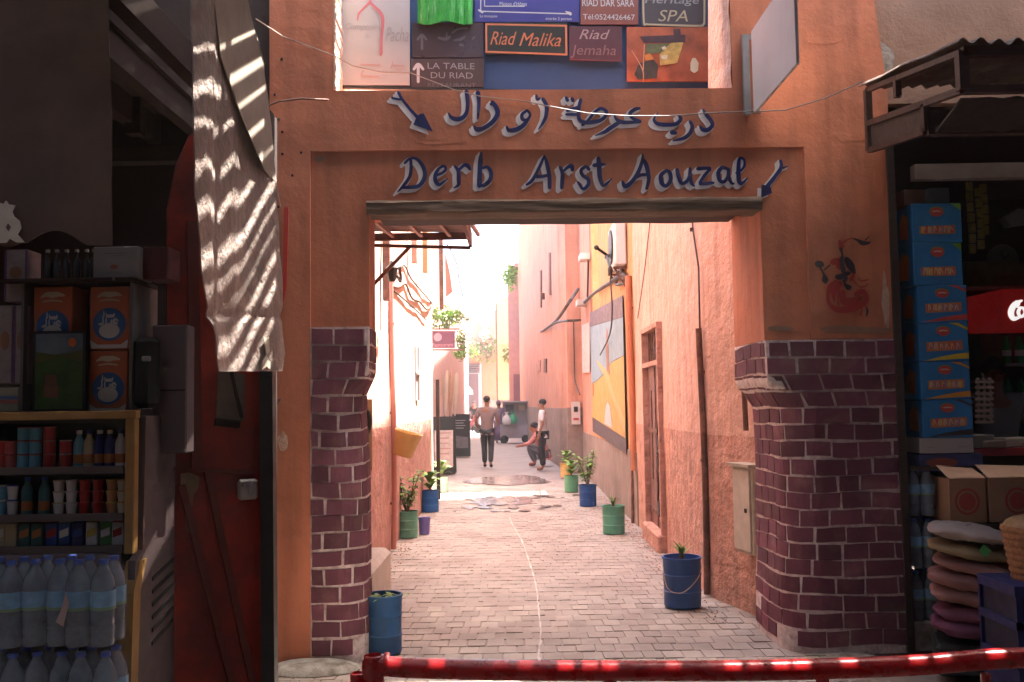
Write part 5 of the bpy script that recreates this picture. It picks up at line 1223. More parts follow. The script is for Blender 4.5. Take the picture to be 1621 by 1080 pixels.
p = onZ(790, 702); person('person in a long violet robe walking away beside the grey cart', (p.x, p.y, 0), R(-15), stand,
       dict(skin=mt['skin'], shirt=C('violet_cloth', (.15, .11, .19)), trousers=C('violet_cloth', (1, 1, 1)), shoes=mt['blackcloth'], hair=C('violet_scarf', (.13, .08, .11)), long=True), .97, dress=C('violet_cloth', (1, 1, 1)), hairlong=True)
p = onZ(751, 686); person('person in a black shirt far down the alley facing the viewer', (p.x, p.y, 0), R(175), stand,
       dict(skin=C('ruddy_skin', (1, 1, 1)), shirt=mt['blackcloth'], trousers=mt['blackcloth'], shoes=mt['wht']), 1.0)
p = onZ(738, 662); person('person in a dark red top in the far distance at left', (p.x + .2, p.y - 6, 0), R(175), stand,
       dict(skin=mt['skin'], shirt=C('dark_red_top', (.2, .05, .05)), trousers=C('grey_jeans', (1, 1, 1)), shoes=mt['blackcloth']), 1.0)
# cart
ct = thing('street_cart', 'grey metal street cart with shelves parked in the far alley', 'cart', (onZ(812, 700).x, 38.5, 0))
xa = onY(791, 640, 38).x; xb = onY(838, 640, 38).x; xm = (xa + xb) / 2; zt = onY(812, 636, 38).z; zm = onY(812, 672, 38).z
grey = C('cart_grey', (.30, .27, .28)); b = MB(); b.box((xm, 38.6, .2 + (zm - .2) / 2), (xb - xa, .9, zm - .2)); build('body', b, grey, ct)
b = MB(); b.box((xm + .06, 38.95, (zm + zt) / 2), (xb - xa - .1, .12, zt - zm)); b.box((xb - .04, 38.6, (zm + zt) / 2), (.05, .8, zt - zm)); b.box((xm + .03, 38.6, zt), (xb - xa, .9, .05)); build('cabinet', b, C('cart_grey2', (.38, .35, .36)), ct)
b = MB(); b.box((xm - .2, 38.86, zt - .32), (.34, .06, .4)); build('glass_pane', b, C('cart_glass', (.12, .11, .13), rough=.2), ct)
b = MB(); b.box((xm + .3, 38.86, zt - .25), (.24, .06, .22)); build('light_box', b, C('cream_roll', (1, 1, 1)), ct)
for s in (-.42, .42):
    b = MB(); b.lathe([(0, 0), (.16, 0), (.16, .06), (0, .06)], (xm + s, 38.15, .17), 14, rot=Matrix.Rotation(R(90), 3, 'X')); build('wheel', b, mt['blackcloth'], ct)
gb = thing('green_bag', 'green plastic bag hanging on the grey cart', 'bag', (xm, 38.0, .9)); b = MB(); b.lathe([(.13, 0), (.19, .06), (.18, .2), (.10, .33), (.05, .38), (.10, .5)], (onY(812, 670, 38).x, 38.0, onY(812, 671, 38).z), 12, sy=.6); build('bag', b, C('bag_green2', (.02, .26, .12)), gb, smooth=True)
b = MB(); b.lathe([(.12, 0), (.18, .07), (.17, .22), (.09, .34), (.04, .40), (.09, .5)], (onY(802, 671, 37.9).x, 37.9, onY(802, 672, 38).z), 12, sy=.6); tag(build('white_bag', b, mt['wht'], smooth=True), 'white plastic bag beside the green bag on the cart', 'bag')
# far motorbike hint
mo = thing('parked_scooter', 'dark red scooter parked at the far left of the alley', 'scooter', (onZ(742, 668).x, 52, 0))
xx = onY(744, 660, 52).x
b = MB(); b.tube(spline_pts([V((xx - .3, 52, .5)), V((xx, 52, .45)), V((xx + .25, 52, .75)), V((xx + .3, 52, 1.0))]), [.12] * 19, 8); b.ball((xx - .2, 52, .72), (.32, .14, .09)); build('body', b, C('scooter_red', (.18, .04, .05)), mo, smooth=True)
for s in (-.5, .45):
    b = MB(); b.lathe([(.14, -.05), (.25, -.05), (.25, .05), (.14, .05)], (xx + s, 52, .25), 16, rot=Matrix.Rotation(R(90), 3, 'X')); build('wheel', b, mt['blackcloth'], mo)
b = MB(); b.bar((xx + .3, 51.75, 1.02), (xx + .3, 52.25, 1.02), .04); build('handlebar', b, mt['darkmetal'], mo)
# ================================================================== souk stalls: helpers
def plane_place(P00, ux, uz, n):
    return lambda x, y, d: P00 + ux * x + uz * y + n * d
def rbox(name, label, cat, c, d, mat, rotz=0, group=None, bev=.004, partname='box'):
    """a free standing box thing; c = centre of its base"""
    rt = thing(name, label, cat, c, group); rot = Matrix.Rotation(rotz, 3, 'Z')
    b = MB(); b.box(V(c) + V((0, 0, d[2] / 2)), d, rot=rot, bev=bev); build(partname, b, mat, rt)
    front = V(c) + rot @ V((-d[0] / 2, -d[1] / 2 - .0012, 0))
    ux = rot @ V((d[0], 0, 0)); uz = V((0, 0, d[2])); n = rot @ V((0, -1, 0))
    left = V(c) + rot @ V((-d[0] / 2 - .0012, d[1] / 2, 0)); lx = rot @ V((0, -d[1], 0)); ln_ = rot @ V((-1, 0, 0))
    return rt, plane_place(front, ux, uz, n), plane_place(left, lx, uz, ln_)
def ppoly(rt, pl, pts, mat, d, name='print'):
    b = MB(); b.add([pl(x, y, d) for x, y in pts], [tuple(range(len(pts)))]); return build(name, b, mat, rt)
def pcirc(rt, pl, cx, cy, rx, ry, mat, d, name='print', n=20): return ppoly(rt, pl, [(cx + rx * math.cos(6.283 * k / n), cy + ry * math.sin(6.283 * k / n)) for k in range(n)], mat, d, name)
def pstroke(rt, pl, strokes, mat, d, asp, name='lettering'):
    """strokes in unit box coords, width in unit x; asp = width/height of face"""
    b = MB()
    for i, s in enumerate(strokes): ribbon(b, [(x, y / asp, w_) for x, y, w_ in s], lambda x, y, e: pl(x, y * asp, d + e), i * .0002, sub=4)
    return build(name, b, mat, rt)

# ------------------------------------------------------------------ left stall
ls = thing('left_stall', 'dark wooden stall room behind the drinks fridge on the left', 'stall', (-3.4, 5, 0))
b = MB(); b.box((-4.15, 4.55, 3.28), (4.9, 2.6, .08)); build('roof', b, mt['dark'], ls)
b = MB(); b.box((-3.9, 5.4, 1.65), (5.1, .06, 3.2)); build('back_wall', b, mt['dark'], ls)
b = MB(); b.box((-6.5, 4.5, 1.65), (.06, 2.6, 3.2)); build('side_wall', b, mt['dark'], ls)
for k in range(5):
    b = MB(); b.box((-2.6 + k * .28, 4.6, 3.17), (.07, 2.4, .14)); build('ceiling_beam', b, mt['darkwood'], ls)
b = MB(); b.box((onY(225, 130, 5.2).x, 5.3, onY(225, 150, 5.2).z), (1.2, .12, .12)); b.box((onY(240, 300, 5.2).x, 5.3, onY(225, 240, 5.2).z), (1.2, .10, .08)); build('shelf_beam', b, mt['darkwood'], ls)
b = MB(); b.box((onY(215, 100, 5.0).x, 5.0, onY(215, 70, 5.0).z), (.08, .08, 1.0)); build('post', b, mt['darkwood'], ls)

# fridge ----------------------------------------------------------------------
YF = 3.86; fx0 = onY(-120, 700, YF).x; fx1 = onY(213, 700, YF).x; FZ = onY(100, 661, YF).z
fr_ = thing('drinks_fridge', 'open fronted drinks fridge with yellow wooden trim at the lower left', 'fridge', ((fx0 + fx1) / 2, 4.2, 0))
trim = C('yellow_trim', (.42, .235, .07), vs=8, var=.2); side = C('fridge_side', (.125, .085, .085), vs=4, var=.15, bump=.1)
b = MB(); b.box(((fx0 + fx1) / 2, YF + .62, FZ / 2), (fx1 - fx0, .04, FZ)); b.box((fx0, YF + .32, FZ / 2), (.03, .62, FZ)); b.box(((fx0 + fx1) / 2, YF + .31, FZ - .012), (fx1 - fx0, .62, .02)); build('cabinet', b, mt['darkmetal'], fr_)
b = MB(); b.poly([V((fx1 + .0, YF + .04, FZ)), V((fx1 + .0, YF + .02, onY(213, 872, YF).z)), V((fx1, YF - .05, onY(213, 885, YF).z)), V((fx1, YF - .10, .25)), V((fx1, YF + .02, .05)), V((fx1, YF + .62, .05)), V((fx1, YF + .62, FZ))], V((.03, 0, 0)))
sp = build('side_panel', b, side, fr_)
for k in range(6):
    b = MB(); z = onY(230, 880 + 20 * k + 30, YF + .2).z; b.hexa([V((fx1 + .031, YF + .12, z - .012)), V((fx1 + .036, YF + .12, z - .012)), V((fx1 + .036, YF + .36, z + .03)), V((fx1 + .031, YF + .36, z + .03)), V((fx1 + .031, YF + .12, z + .004)), V((fx1 + .036, YF + .12, z + .004)), V((fx1 + .036, YF + .36, z + .046)), V((fx1 + .031, YF + .36, z + .046))]); build('vent_slot', b, mt['blackcloth'], sp)
b = MB(); b.box(((fx0 + fx1) / 2, YF - .005, FZ + .008), (fx1 - fx0 + .03, .05, .034), bev=.004); build('top_trim', b, trim, fr_)
b = MB(); b.box((fx1 - .008, YF - .005, (FZ + onY(213, 880, YF).z) / 2), (.038, .05, FZ - onY(213, 880, YF).z - .02), bev=.004); build('side_trim', b, trim, fr_)
b = MB()
pp = [(YF - .02, onY(213, 887, YF).z), (YF - .08, .85), (YF - .10, .5), (YF - .03, .2), (YF + .04, .2), (YF - .03, .5), (YF - .01, .85), (YF + .05, onY(213, 887, YF).z)]
b.poly([V((fx1 - .02, y, z)) for y, z in pp], V((.055, 0, 0))); build('lower_trim', b, trim, fr_)
shz = [onY(100, 742, YF).z, onY(100, 817, YF).z, onY(100, 868, YF).z]
for z in shz:
    b = MB(); b.box(((fx0 + fx1) / 2 - .02, YF + .30, z - .012), (fx1 - fx0 - .06, .56, .016)); b.box(((fx0 + fx1) / 2 - .02, YF + .015, z - .008), (fx1 - fx0 - .06, .012, .03)); build('shelf', b, C('shelf_grey', (.12, .09, .085)), fr_)
b = MB(); b.box(((fx0 + fx1) / 2 - .02, YF + .02, shz[2] - .06), (fx1 - fx0 - .06, .04, .07)); build('sill', b, side, fr_)
b = MB(); b.box(((fx0 + fx1) / 2, YF + .1, shz[2] / 2 - .06), (fx1 - fx0 - .02, .3, shz[2] - .13)); build('base', b, mt['darkmetal'], fr_)

GC = 'small groceries on the fridge shelves'
def item(kind, px, shelf, lvl, c1, c2, label, w_=None, h=None):
    z = shz[shelf] + .001; X = onY(px, 800, YF + .09).x; Y = YF + .09
    if kind == 'cup':
        h = h or .047; z += lvl * (h + .001); r_ = .022; rt = thing('yogurt_cup', label, 'cup', (X, Y, z), GC)
        b = MB(); b.lathe([(r_ * .78, 0), (r_ * .9, h * .5), (r_, h * .9)], (X, Y, z), 14); build('cup', b, c1, rt, smooth=True)
        b = MB(); b.lathe([(r_ * 1.1, h * .9), (r_ * 1.1, h * .97), (r_, h)], (X, Y, z), 14); build('lid', b, c2, rt)
    elif kind == 'can':
        h = h or .062; z += lvl * (h + .001); r_ = .024; rt = thing('food_can', label, 'can', (X, Y, z), GC)
        b = MB(); b.lathe([(r_, .002), (r_, h - .004)], (X, Y, z), 14); build('wrap', b, c1, rt, smooth=True)
        b = MB(); b.lathe([(r_ * .93, h - .004), (r_ * 1.02, h - .003), (r_ * 1.02, h), (r_ * .9, h)], (X, Y, z), 14); build('lid', b, c2, rt)
    elif kind == 'bottle':
        h = h or .15; r_ = .022; rt = thing('drink_bottle', label, 'bottle', (X, Y, z), GC)
        b = MB(); b.lathe([(r_, 0), (r_, h * .62), (r_ * .85, h * .72), (r_ * .45, h * .84), (r_ * .45, h * .9)], (X, Y, z), 14); build('bottle', b, c1, rt, smooth=True)
        b = MB(); b.lathe([(r_ * .52, h * .9), (r_ * .52, h)], (X, Y, z), 12); build('cap', b, c2, rt)
        b = MB(); b.lathe([(r_ * 1.02, h * .1), (r_ * 1.02, h * .35)], (X, Y, z), 14); build('label_band', b, C('band_orange', (.4, .14, .04)), rt, smooth=True)
    else:
        w_ = w_ or .046; h = h or .09; z += lvl * (h + .001); rt = thing('drink_carton', label, 'carton', (X, Y, z), GC)
        b = MB(); b.box((X, Y, z + h * .47), (w_, .045, h * .94), bev=.002); build('carton', b, c1, rt)
        b = MB(); b.hexa([V((X - w_ / 2, Y - .022, z + h * .94)), V((X + w_ / 2, Y - .022, z + h * .94)), V((X + w_ / 2, Y + .022, z + h * .94)), V((X - w_ / 2, Y + .022, z + h * .94)),
                          V((X - w_ / 2, Y - .004, z + h)), V((X + w_ / 2, Y - .004, z + h)), V((X + w_ / 2, Y + .004, z + h)), V((X - w_ / 2, Y + .004, z + h))]); build('top', b, c2, rt)
        b = MB(); b.add([V((X - w_ * .4, Y - .0235, z + h * .3)), V((X + w_ * .4, Y - .0235, z + h * .42)), V((X + w_ * .4, Y - .0235, z + h * .75)), V((X - w_ * .4, Y - .0235, z + h * .6))], [(0, 1, 2, 3)]); build('print', b, c2, rt)
red = C('can_red', (.42, .02, .02)); pkr = C('can_rose', (.45, .08, .07)); blu = C('pack_blue', (.04, .09, .35)); wh = mt['wht']; cy = C('pack_cyan', (.12, .35, .48)); crm = C('pack_cream', (.5, .42, .26)); grn = C('pack_green', (.05, .22, .05)); org = C('pack_orange', (.5, .2, .06)); yel = C('pack_yellow', (.55, .42, .07)); tea = C('pack_teal', (.05, .14, .14)); nv = C('pack_navy', (.02, .03, .15))
lev = ['bottom', 'second', 'top']
for k, (px, kind, n, a, c_, nm) in enumerate(((-14, 'can', 2, red, pkr, 'red'), (3, 'can', 2, red, pkr, 'red'), (15, 'can', 2, pkr, red, 'rose red'), (36, 'can', 3, cy, pkr, 'blue and pink'), (55, 'can', 3, cy, pkr, 'cyan and pink'), (77, 'can', 3, red, pkr, 'dark red'), (103, 'can', 2, red, wh, 'red and white'))):
    for l in range(n): item(kind, px, 0, l, a, c_, f'{nm} tin on top fridge shelf, {["first column","second column","third column","fourth column","fifth column","sixth column","before the bottles"][k]}, {lev[l]} tin', h=.055)
for px, a, c_, nm in ((124, cy, wh, 'pale blue'), (140, crm, nv, 'cream and navy'), (157, nv, wh, 'navy'), (173, nv, crm, 'navy and cream'), (190, wh, nv, 'white and navy')): item('bottle', px, 0, 0, a, c_, f'{nm} milk bottle at the right end of the top fridge shelf', h=.15)
for k, (px, n, a, c_, nm) in enumerate(((-12, 2, cy, wh, 'pale blue'), (4, 2, cy, wh, 'pale blue and white'), (20, 2, wh, blu, 'white and blue'), (93, 3, wh, crm, 'white'), (113, 3, wh, wh, 'plain white'), (134, 3, red, red, 'red'), (155, 3, red, pkr, 'red and rose'), (177, 3, org, yel, 'peach and yellow'), (194, 3, crm, org, 'cream'))):
    for l in range(n): item('cup', px, 1, l, a, c_, f'{nm} yogurt cup on the middle fridge shelf, {lev[l]} of its column', h=.045 if n == 3 else .06)
for px, nm in ((43, 'left'), (70, 'right')): item('bottle', px, 1, 0, tea, blu, f'teal juice bottle on the middle fridge shelf, {nm} of the two', h=.15)
for k, (px, a, c_, nm) in enumerate(((-14, crm, wh, 'cream'), (4, crm, wh, 'cream and white'), (22, crm, crm, 'tan'), (43, tea, org, 'teal and orange'), (63, tea, org, 'teal orange second'), (86, blu, red, 'blue with red top'), (106, blu, wh, 'blue with white band'), (127, nv, blu, 'navy'), (149, wh, yel, 'white and yellow'), (171, grn, wh, 'green'), (190, wh, red, 'white with red top'))):
    item('carton', px, 2, 0, a, c_, f'{nm} carton on the lowest fridge shelf' + (' next to the first cream one' if k == 1 else ''), h=.098)
# goods on top of the fridge ----------------------------------------------------
ZT_ = FZ + .026; YT = YF + .16
def toX(px, Y=YT): return onY(px, 600, Y).x
ob_ = C('box_orange', (.42, .10, .035), vs=9); bl2 = C('box_disc', (.03, .10, .26)); wt = C('print_white', (.5, .5, .46))
def couscous(px0, px1, y0, y1, label, Y=YT):
    x0, x1 = toX(px0, Y), toX(px1, Y); z0 = onY(px0, y1, Y).z; z1 = onY(px0, y0, Y).z
    rt, f, l_ = rbox('couscous_box', label, 'box', ((x0 + x1) / 2, Y + .08, z0), (x1 - x0, .15, z1 - z0), ob_, group='orange couscous boxes on the fridge')
    asp = (x1 - x0) / (z1 - z0)
    pcirc(rt, f, .5, .40, .42, .42 * asp, bl2, .0004); pcirc(rt, f, .5, .30, .26, .12, wt, .0008, 'bowl_print')
    ppoly(rt, f, [(.05, .02), (.95, .02), (.98, .16), (.8, .08), (.2, .08), (.02, .16)], wt, .0010)
    pstroke(rt, f, [[(.62, .56, .04), (.6, .53, .05), (.52, .53, .05), (.44, .53, .04), (.42, .57, .03)], [(.36, .60, .03), (.36, .53, .04)]], wt, .0014, 1)
    pstroke(rt, f, [[(.72, .45, .03), (.66, .48, .04), (.6, .44, .05), (.7, .41, .04)], [(.56, .46, .04), (.53, .40, .04), (.46, .38, .03)], [(.42, .5, .03), (.42, .42, .04)], [(.34, .52, .03), (.34, .42, .04), (.24, .40, .03)]], wt, .0018, 1)
    pstroke(rt, f, [[(.2, .84, .03), (.35, .88, .07), (.5, .87, .09), (.65, .88, .07), (.8, .86, .03)], [(.25, .77, .02), (.5, .79, .025), (.75, .77, .02)]], C('print_cream', (.5, .4, .25)), .0022, 1)
couscous(140, 201, 556, 655, 'orange couscous box with blue disc, lower of the right hand pair')
couscous(140, 203, 454, 554, 'orange couscous box with blue disc, upper of the right hand pair')
couscous(50, 112, 454, 560, 'orange couscous box half hidden behind the field picture')
b = MB(); x0, x1 = toX(46), toX(208); z = onY(100, 451, YT).z
sh_ = thing('glass_cabinet', 'dark framed cabinet on the fridge holding the orange boxes', 'cabinet', ((x0 + x1) / 2, YT + .1, ZT_))
b.box(((x0 + x1) / 2, YT + .1, z + .012), (x1 - x0 + .03, .3, .018)); build('top_shelf', b, mt['darkwood'], sh_)
for X in (x0 - .012, x1 + .012): b = MB(); b.box((X, YT + .1, (ZT_ + z) / 2 + .001), (.012, .28, z - ZT_ - .004)); build('side', b, C('cab_grey', (.12, .11, .10)), sh_)
b = MB(); b.box(((x0 + x1) / 2, YT + .22, (ZT_ + z) / 2), (x1 - x0, .01, z - ZT_ - .01)); build('back', b, C('cab_back', (.09, .10, .10)), sh_)
b = MB(); b.box((toX(126), YT + .17, (onY(100, 540, YT).z + z) / 2 - .02), (.055, .06, .22)); tag(build('grey_packet', b, C('grey_packet', (.15, .16, .16), vs=30, var=.3)), 'slim grey packet between the two orange box stacks', 'packet')
x0, x1 = toX(52, YT - .05), toX(136, YT - .05); z0 = onY(90, 652, YT - .05).z; z1 = onY(90, 524, YT - .05).z
pf = thing('field_picture', 'black framed picture of a green field under evening sky on the fridge', 'picture', ((x0 + x1) / 2, YT - .05, z0))
b = MB(); b.box(((x0 + x1) / 2, YT - .045, (z0 + z1) / 2), (x1 - x0, .018, z1 - z0), bev=.003); build('frame', b, mt['blackcloth'], pf)
P_ = plane_place(V((x0 + .012, YT - .0555, z0 + .012)), V((x1 - x0 - .024, 0, 0)), V((0, 0, z1 - z0 - .024)), V((0, -1, 0)))
ppoly(pf, P_, [(0, 0), (1, 0), (1, 1), (0, 1)], C('pic_green', (.03, .075, .012), vs=14, var=.5), 0, 'field_print'); ppoly(pf, P_, [(0, .76), (.4, .72), (.7, .74), (1, .78), (1, 1), (0, 1)], C('pic_sky', (.09, .12, .15), vs=9, var=.3), .0004, 'sky_print')
ppoly(pf, P_, [(.0, .60), (.5, .68), (1, .62), (1, .77), (.7, .735), (.4, .715), (0, .755)], C('pic_olive', (.075, .085, .02)), .0008, 'hill_print'); ppoly(pf, P_, [(.22, .3), (.46, .28), (.46, .44), (.22, .46)], C('pic_box', (.13, .06, .03)), .0012, 'crate_print'); ppoly(pf, P_, [(.2, .16), (.5, .14), (.5, .3), (.2, .31)], C('pic_box2', (.17, .07, .03)), .0016, 'crate_print')
pcirc(pf, P_, .78, .88, .08, .06, C('pic_sun', (.55, .12, .02)), .002, 'balloon_print')
pw = C('lilac_white_box', (.26, .21, .20), vs=20, var=.2); lil = C('lilac_edge', (.12, .05, .14)); tanb = C('tan_blob', (.24, .12, .06))
for (a, c_, y0, y1, lb) in ((-4, 22, 484, 608, 'lilac edged white box at the far left of the fridge top, left of a pair'), (24, 45, 484, 608, 'lilac edged white box beside the cabinet, right of a pair'), (6, 42, 396, 478, 'lilac edged box lying on the pair of white boxes')):
    x0, x1 = toX(a), toX(c_); z0 = onY(a, y1, YT).z; z1 = onY(a, y0, YT).z
    rt, f, l_ = rbox('biscuit_box', lb, 'box', ((x0 + x1) / 2, YT + .05, z0), (x1 - x0, .12, z1 - z0), pw, group='lilac edged boxes at left'); ppoly(rt, f, [(.0, .02), (.1, .02), (.1, .98), (0, .98)], lil, .0005, 'edge_print'); ppoly(rt, f, [(.9, .02), (1, .02), (1, .98), (.9, .98)], lil, .0005, 'edge_print'); pcirc(rt, f, .5, .55, .28, .12, tanb, .001)
rt, f, l_ = rbox('tea_box', 'small cream box with coloured bands at the foot of the lilac boxes', 'box', (toX(12, YT - .03), YT, ZT_), (toX(30) - toX(-6), .06, onY(10, 614, YT).z - ZT_), C('tea_cream', (.34, .31, .22)), group=None); ppoly(rt, f, [(.02, .35), (.98, .35), (.98, .5), (.02, .5)], C('tea_band', (.4, .12, .08)), .0006); ppoly(rt, f, [(.02, .52), (.98, .52), (.98, .66), (.02, .66)], C('tea_band2', (.1, .16, .3)), .0006)
zz = onY(100, 444, YT).z + .003
b = MB(); b.box((toX(100), YT + .05, zz - .010), (toX(225) - toX(48), .26, .012)); build('upper_board', b, mt['darkwood'], sh_)
for i, px in enumerate((63, 78, 94, 110, 126, 138)):
    X = toX(px); rt = thing('dark_bottle', f'dark glass bottle on the cabinet top, {["leftmost", "second", "third", "fourth", "fifth", "sixth"][i]} of six in a row', 'bottle', (X, YT + .05, zz), 'dark bottles on the cabinet'); b = MB(); b.lathe([(.019, 0), (.019, .08), (.008, .105), (.008, .125)], (X, YT + .05, zz), 12); build('bottle', b, C('dark_glass_b', (.02, .02, .022), rough=.15), rt, smooth=True)
    b = MB(); b.lathe([(.009, .125), (.009, .138)], (X, YT + .05, zz), 10); build('cap', b, C('cap_grey', (.25, .22, .2)), rt)
x0, x1 = toX(148), toX(220); rt, f, l_ = rbox('white_box', 'white cardboard box on top of the cabinet', 'box', ((x0 + x1) / 2, YT + .06, zz), (x1 - x0, .16, onY(150, 392, YT).z - zz), C('box_white_dim', (.24, .22, .215)))
pstroke(rt, f, [[(.25, .78, .02), (.75, .78, .02)], [(.35, .7, .015), (.68, .7, .015)], [(.3, .16, .015), (.66, .16, .015)]], C('print_grey', (.13, .12, .12)), .0006, 1); pcirc(rt, f, .47, .36, .09, .07, C('print_dull_red', (.26, .08, .05)), .001)
rt, f, l_ = rbox('red_box', 'dark red box beside the white box on the cabinet', 'box', (toX(241), YT + .1, zz), (.11, .15, .14), C('dark_red_box', (.10, .02, .02)))
# water packs ---------------------------------------------------------------------
clear = C('clear_bottle', (.22, .28, .33), rough=.15, vs=18, var=.3, alpha=.66); capb = C('cap_blue', (.06, .12, .42)); labb = C('water_label', (.20, .42, .62), vs=30, var=.25); film = C('shrink_film', (.6, .62, .64), rough=.12, alpha=.07, bump=.3, bs=14); lgreen = C('label_green', (.2, .35, .2))
def bottle_profile(h, r_): return [(r_ * .9, 0), (r_, .012), (r_, h * .22), (r_ * .95, h * .24), (r_, h * .26), (r_, h * .50), (r_ * .93, h * .52), (r_, h * .54), (r_, h * .70), (r_ * .85, h * .79), (r_ * .42, h * .91), (r_ * .36, h * .93), (r_ * .36, h * .95)]
def waterpack(loc, label, group):
    rt = thing('water_pack', label, 'water pack', loc, group); h = .305; r_ = .043
    for iy in range(2):
        for ix in range(2):
            c = V(loc) + V((-.045 + .09 * ix, -.045 + .09 * iy, 0)); b = MB(); b.lathe(bottle_profile(h, r_), c, 16); bo = build('bottle', b, clear, rt, smooth=True)
            b = MB(); b.lathe([(.018, h * .945), (.018, h * .99), (.015, h)], c, 12); build('cap', b, capb, bo)
            b = MB(); b.lathe([(r_ * 1.015, h * .42), (r_ * 1.015, h * .64)], c, 16); build('paper_band', b, labb, bo, smooth=True)
            b = MB(); b.lathe([(r_ * 1.025, h * .42), (r_ * 1.025, h * .455)], c, 16); build('green_stripe', b, lgreen, bo, smooth=True)
    b = MB(); x, y, z = loc
    prof = [(0, .096), (.25, .097), (.6, .095), (.8, .085), (.93, .055), (1.0, .03)]
    for i in range(len(prof) - 1):
        pass
    n = 28; o = len(b.v)
    for t, hw in prof:
        for k in range(n):
            a = 2 * math.pi * k / n; ca, sa = math.cos(a), math.sin(a); q = (abs(ca) ** 5 + abs(sa) ** 5) ** (-1 / 5)
            rr_ = hw * q * (1 + .03 * noise.noise(V((ca * 3 + x * 9, sa * 3, t * 4 + z * 7)))); b.v.append(V((x + ca * rr_, y + sa * rr_, z + .004 + t * .318)))
    for i in range(len(prof) - 1):
        for k in range(n): k2 = (k + 1) % n; b.f.append((o + i * n + k, o + i * n + k2, o + (i + 1) * n + k2, o + (i + 1) * n + k))
    build('shrink_wrap', b, film, rt, smooth=True); return rt
YW = 3.52; zW = [onY(100, 1017, YW).z, onY(100, 1017, YW).z - .328]
wn_ = ['leftmost', 'middle', 'rightmost']; first = None
for l in range(2):
    for i, px in enumerate((8, 80, 152)):
        loc = (onY(px, 950, YW).x + (.012 if l else 0), YW + .02 * (i % 2), zW[l]); lb = f'shrink wrapped pack of clear water bottles with blue labels, {wn_[i]} of the {"upper" if l == 0 else "lower"} row'
        if first is None: first = waterpack(loc, lb, 'packs of water bottles in front of the fridge')
        else: copy_tree(first, loc, lb)
tagx = MB(); q = onY(100, 960, YW - .11); tagx.poly([onY(104, 938, YW - .1), onY(98, 962, YW - .105), onY(88, 985, YW - .1), onY(100, 992, YW - .1), onY(109, 955, YW - .1)], V((0, .002, 0))); tag(build('paper_tag', tagx, C('pink_paper', (.5, .4, .38))), 'pale torn paper tag hanging on the middle water pack', 'tag')
b = MB(); b.box((onY(80, 900, YW).x, YW, zW[1] / 2 - .004), (.75, .24, zW[1] - .01), bev=.01); tag(build('pallet_crate', b, mt['darkwood']), 'low dark crate under the water packs', 'crate')
# grey metal case and black gadget on the door
q0 = onY(243, 718, 4.1); q1 = onY(300, 515, 4.1)
ec = thing('metal_case', 'tall narrow grey metal case hanging in front of the red door', 'case', ((q0.x + q1.x) / 2, 4.1, q0.z))
b = MB(); b.box(((q0.x + q1.x) / 2, 4.12, (q0.z + q1.z) / 2), (q1.x - q0.x, .10, q1.z - q0.z), bev=.006); build('case', b, C('case_grey', (.15, .11, .11), vs=3), ec)
b = MB(); b.box(((q0.x + q1.x) / 2, 4.066, q0.z + .27), (q1.x - q0.x - .01, .004, .006)); build('seam', b, mt['blackcloth'], ec)
q = onY(228, 590, 4.0); rt = thing('black_speaker', 'black device with a small silver knob beside the orange boxes', 'device', (q.x, 4.0, onY(228, 640, 4.0).z)); b = MB(); b.box((q.x, 4.03, q.z), (.09, .10, .30), bev=.02); build('casing', b, mt['blackcloth'], rt); b = MB(); b.box((onY(231, 568, 3.97).x, 3.975, onY(231, 568, 3.97).z), (.035, .02, .022), bev=.004); build('knob', b, mt['steel'], rt)

# red door ------------------------------------------------------------------------
DA = onY(262, 700, 4.22); DB = onY(413, 700, 4.45); dx = (V((DB.x, 4.45, 0)) - V((DA.x, 4.22, 0))); dn = V((dx.y, -dx.x, 0)).normalized()
rd = thing('red_door', 'tall open red metal door with a dark front post and hasp', 'door', V((DA.x, 4.22, 0)) + dx / 2)
def dpt(px, py, e=0): return hit(px, py, V((DA.x, 4.22, 0)) + dn * e, dn)
b = MB(); zb = .03
pts = [V((DA.x, 4.22, zb)), V((DB.x, 4.45, zb)), dpt(418, 180), dpt(330, 190), dpt(300, 215), dpt(280, 260), dpt(266, 330)]
pts[0] = V((dpt(266, 330).x, dpt(266, 330).y, zb)); pts[1] = V((dpt(418, 180).x, dpt(418, 180).y, zb)); b.poly(pts, -dn * .03); build('door_leaf', b, mt['reddoor'], rd)
b = MB(); a_ = dpt(398, 420, .03); c_ = V((DB.x + .03, DB.y, 0)) ; top = onY(421, 178, 4.42); bot = onY(428, 1100, 4.42)
b.bar(V((bot.x, 4.42, 0)), V((top.x, 4.42, top.z)), .060, .07, up=V((0, 1, 0))); build('front_post', b, C('post_dark', (.035, .03, .028)), rd)
bz = C('brace_red', (.17, .03, .02), vs=7)
def brace(x0, y0, x1, y1, w_=.03): b = MB(); b.bar(dpt(x0, y0, .008), dpt(x1, y1, .008), w_, .014, up=dn); build('brace', b, bz, rd)
brace(328, 745, 402, 1090, .032); brace(288, 770, 372, 1100, .032); brace(272, 742, 402, 748, .018); brace(304, 350, 312, 740, .05)
ppts = [(286, 750), (300, 748), (316, 755), (314, 772), (306, 785), (304, 810), (299, 845), (295, 835), (291, 800), (285, 775)]
b = MB(); b.poly([dpt(x, y, .003) for x, y in ppts], dn * .002); build('peeled_paper', b, C('paper_tan', (.26, .15, .08), vs=20, var=.4), rd)
